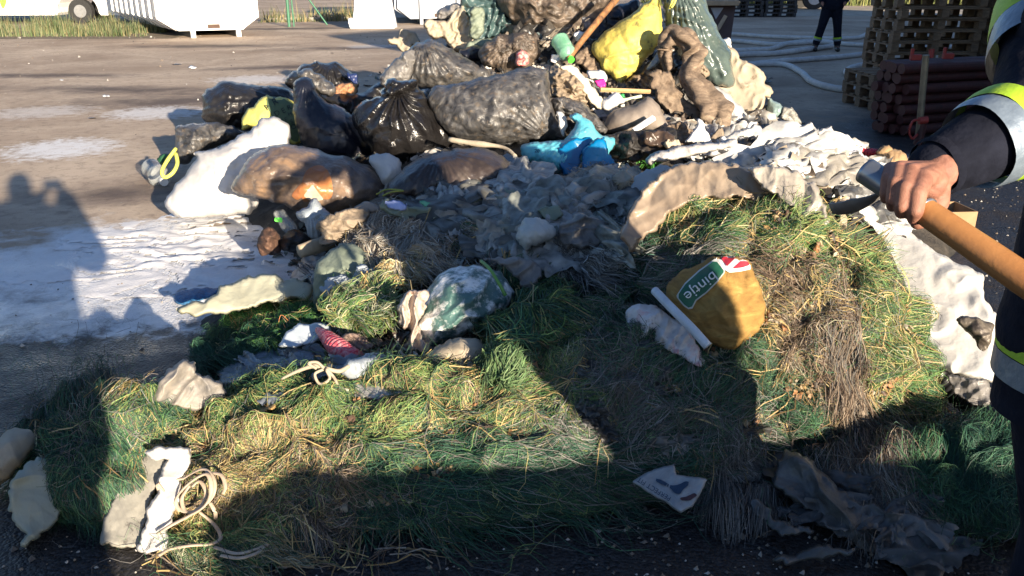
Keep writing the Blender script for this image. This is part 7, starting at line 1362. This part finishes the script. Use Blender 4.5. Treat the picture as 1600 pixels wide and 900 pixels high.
def hem(name, z0, z1, m, g=.0):
    n = 48; V = []
    for k in range(3):
        z = z0+(z1-z0)*k/2
        for i in range(n):
            th = 6.2832*i/n; rx, ry = .205+g, .165+g; lx = math.cos(th)*rx; ly = math.sin(th)*ry; wv = .006*float(perlin(np.array([lx*9, ly*9, z*6])))
            cr, sr = math.cos(FR), math.sin(FR); V.append((FL[0]-.075+(lx*(1+wv*4))*cr-ly*sr, FL[1]+lx*sr+ly*cr, z))
    F = [(k*n+i, k*n+(i+1) % n, (k+1)*n+(i+1) % n, (k+1)*n+i) for k in range(2) for i in range(n)]; mb = MB(); mb.add(V, F); return mb.build(name, m, R, smooth=True)
hem("yellow_band", .925, .972, hivis_y, .012); hem("reflective_band", .872, .923, hivis_s, .012); hem("jacket_skirt", .80, 1.05, navy, 0)
hem_ = None
# ---- shovel
wood_h = mat("ash_handle", (.40, .19, .065), (.29, .125, .04), rough=.42, scale=5, bump=.12, bscale=40, aniso=(1, 1, 1), dirt=(.12, .05, .02), dirt_amt=.35)
a0, a1 = W_(1397, 297, 1.268), W_(1660, 478, 1.10)
RS = empty("shovel", a1, "shovel with a thick brown wooden handle held in the firefighter's hand", "shovel")
ax_ = (a1-a0).normalized(); 
tube("handle", [a0, a0.lerp(a1, .25), a0.lerp(a1, .6), a0.lerp(a1, 1.0), a0+ax_*.62], [.0165, .0195, .021, .021, .020], wood_h, RS, n=24, sub=10, wob=.03)
tube("socket", [a0+ax_*.012, a0-ax_*.02, a0-ax_*.055], [.0188, .0195, .0205], mat("socket_steel", (.34, .38, .42), (.20, .22, .25), rough=.3, metallic=.8, bump=.05), RS, n=24)
b = MB(); b.cyl(W_(1441, 328, 1.238), W_(1446, 331.5, 1.234), .0215, n=24); b.build("collar_ring", MATS["socket_steel"], RS, smooth=True)
q0, q1 = W_(1384, 298, 1.31), W_(1308, 331, 1.40); dq = (q1-q0); upv = Vector((0, 0, 1)); sd_ = dq.cross(upv).normalized()
V = []; nseg = 8
for k in range(nseg+1):
    f = k/nseg; c_ = q0.lerp(q1, f)+Vector((0, 0, -.012*math.sin(f*3))); wd_ = .012+.012*min(1, f*1.8)*(1-.5*max(0, f-.75)*4*.6)
    for j in range(7):
        u_ = (j-3)/3; V.append(c_+sd_*u_*wd_+Vector((0, 0, .02*u_*u_*min(1, f*2))))
F = [(k*7+j, k*7+j+1, (k+1)*7+j+1, (k+1)*7+j) for k in range(nseg) for j in range(6)]
mb = MB(); mb.add(V, F); bl = mb.build("blade", mat("blade_steel", (.22, .21, .20), (.12, .11, .10), rough=.55, metallic=.15, scale=8, bump=.1), RS, smooth=True); md = bl.modifiers.new("s", 'SOLIDIFY'); md.thickness = .003
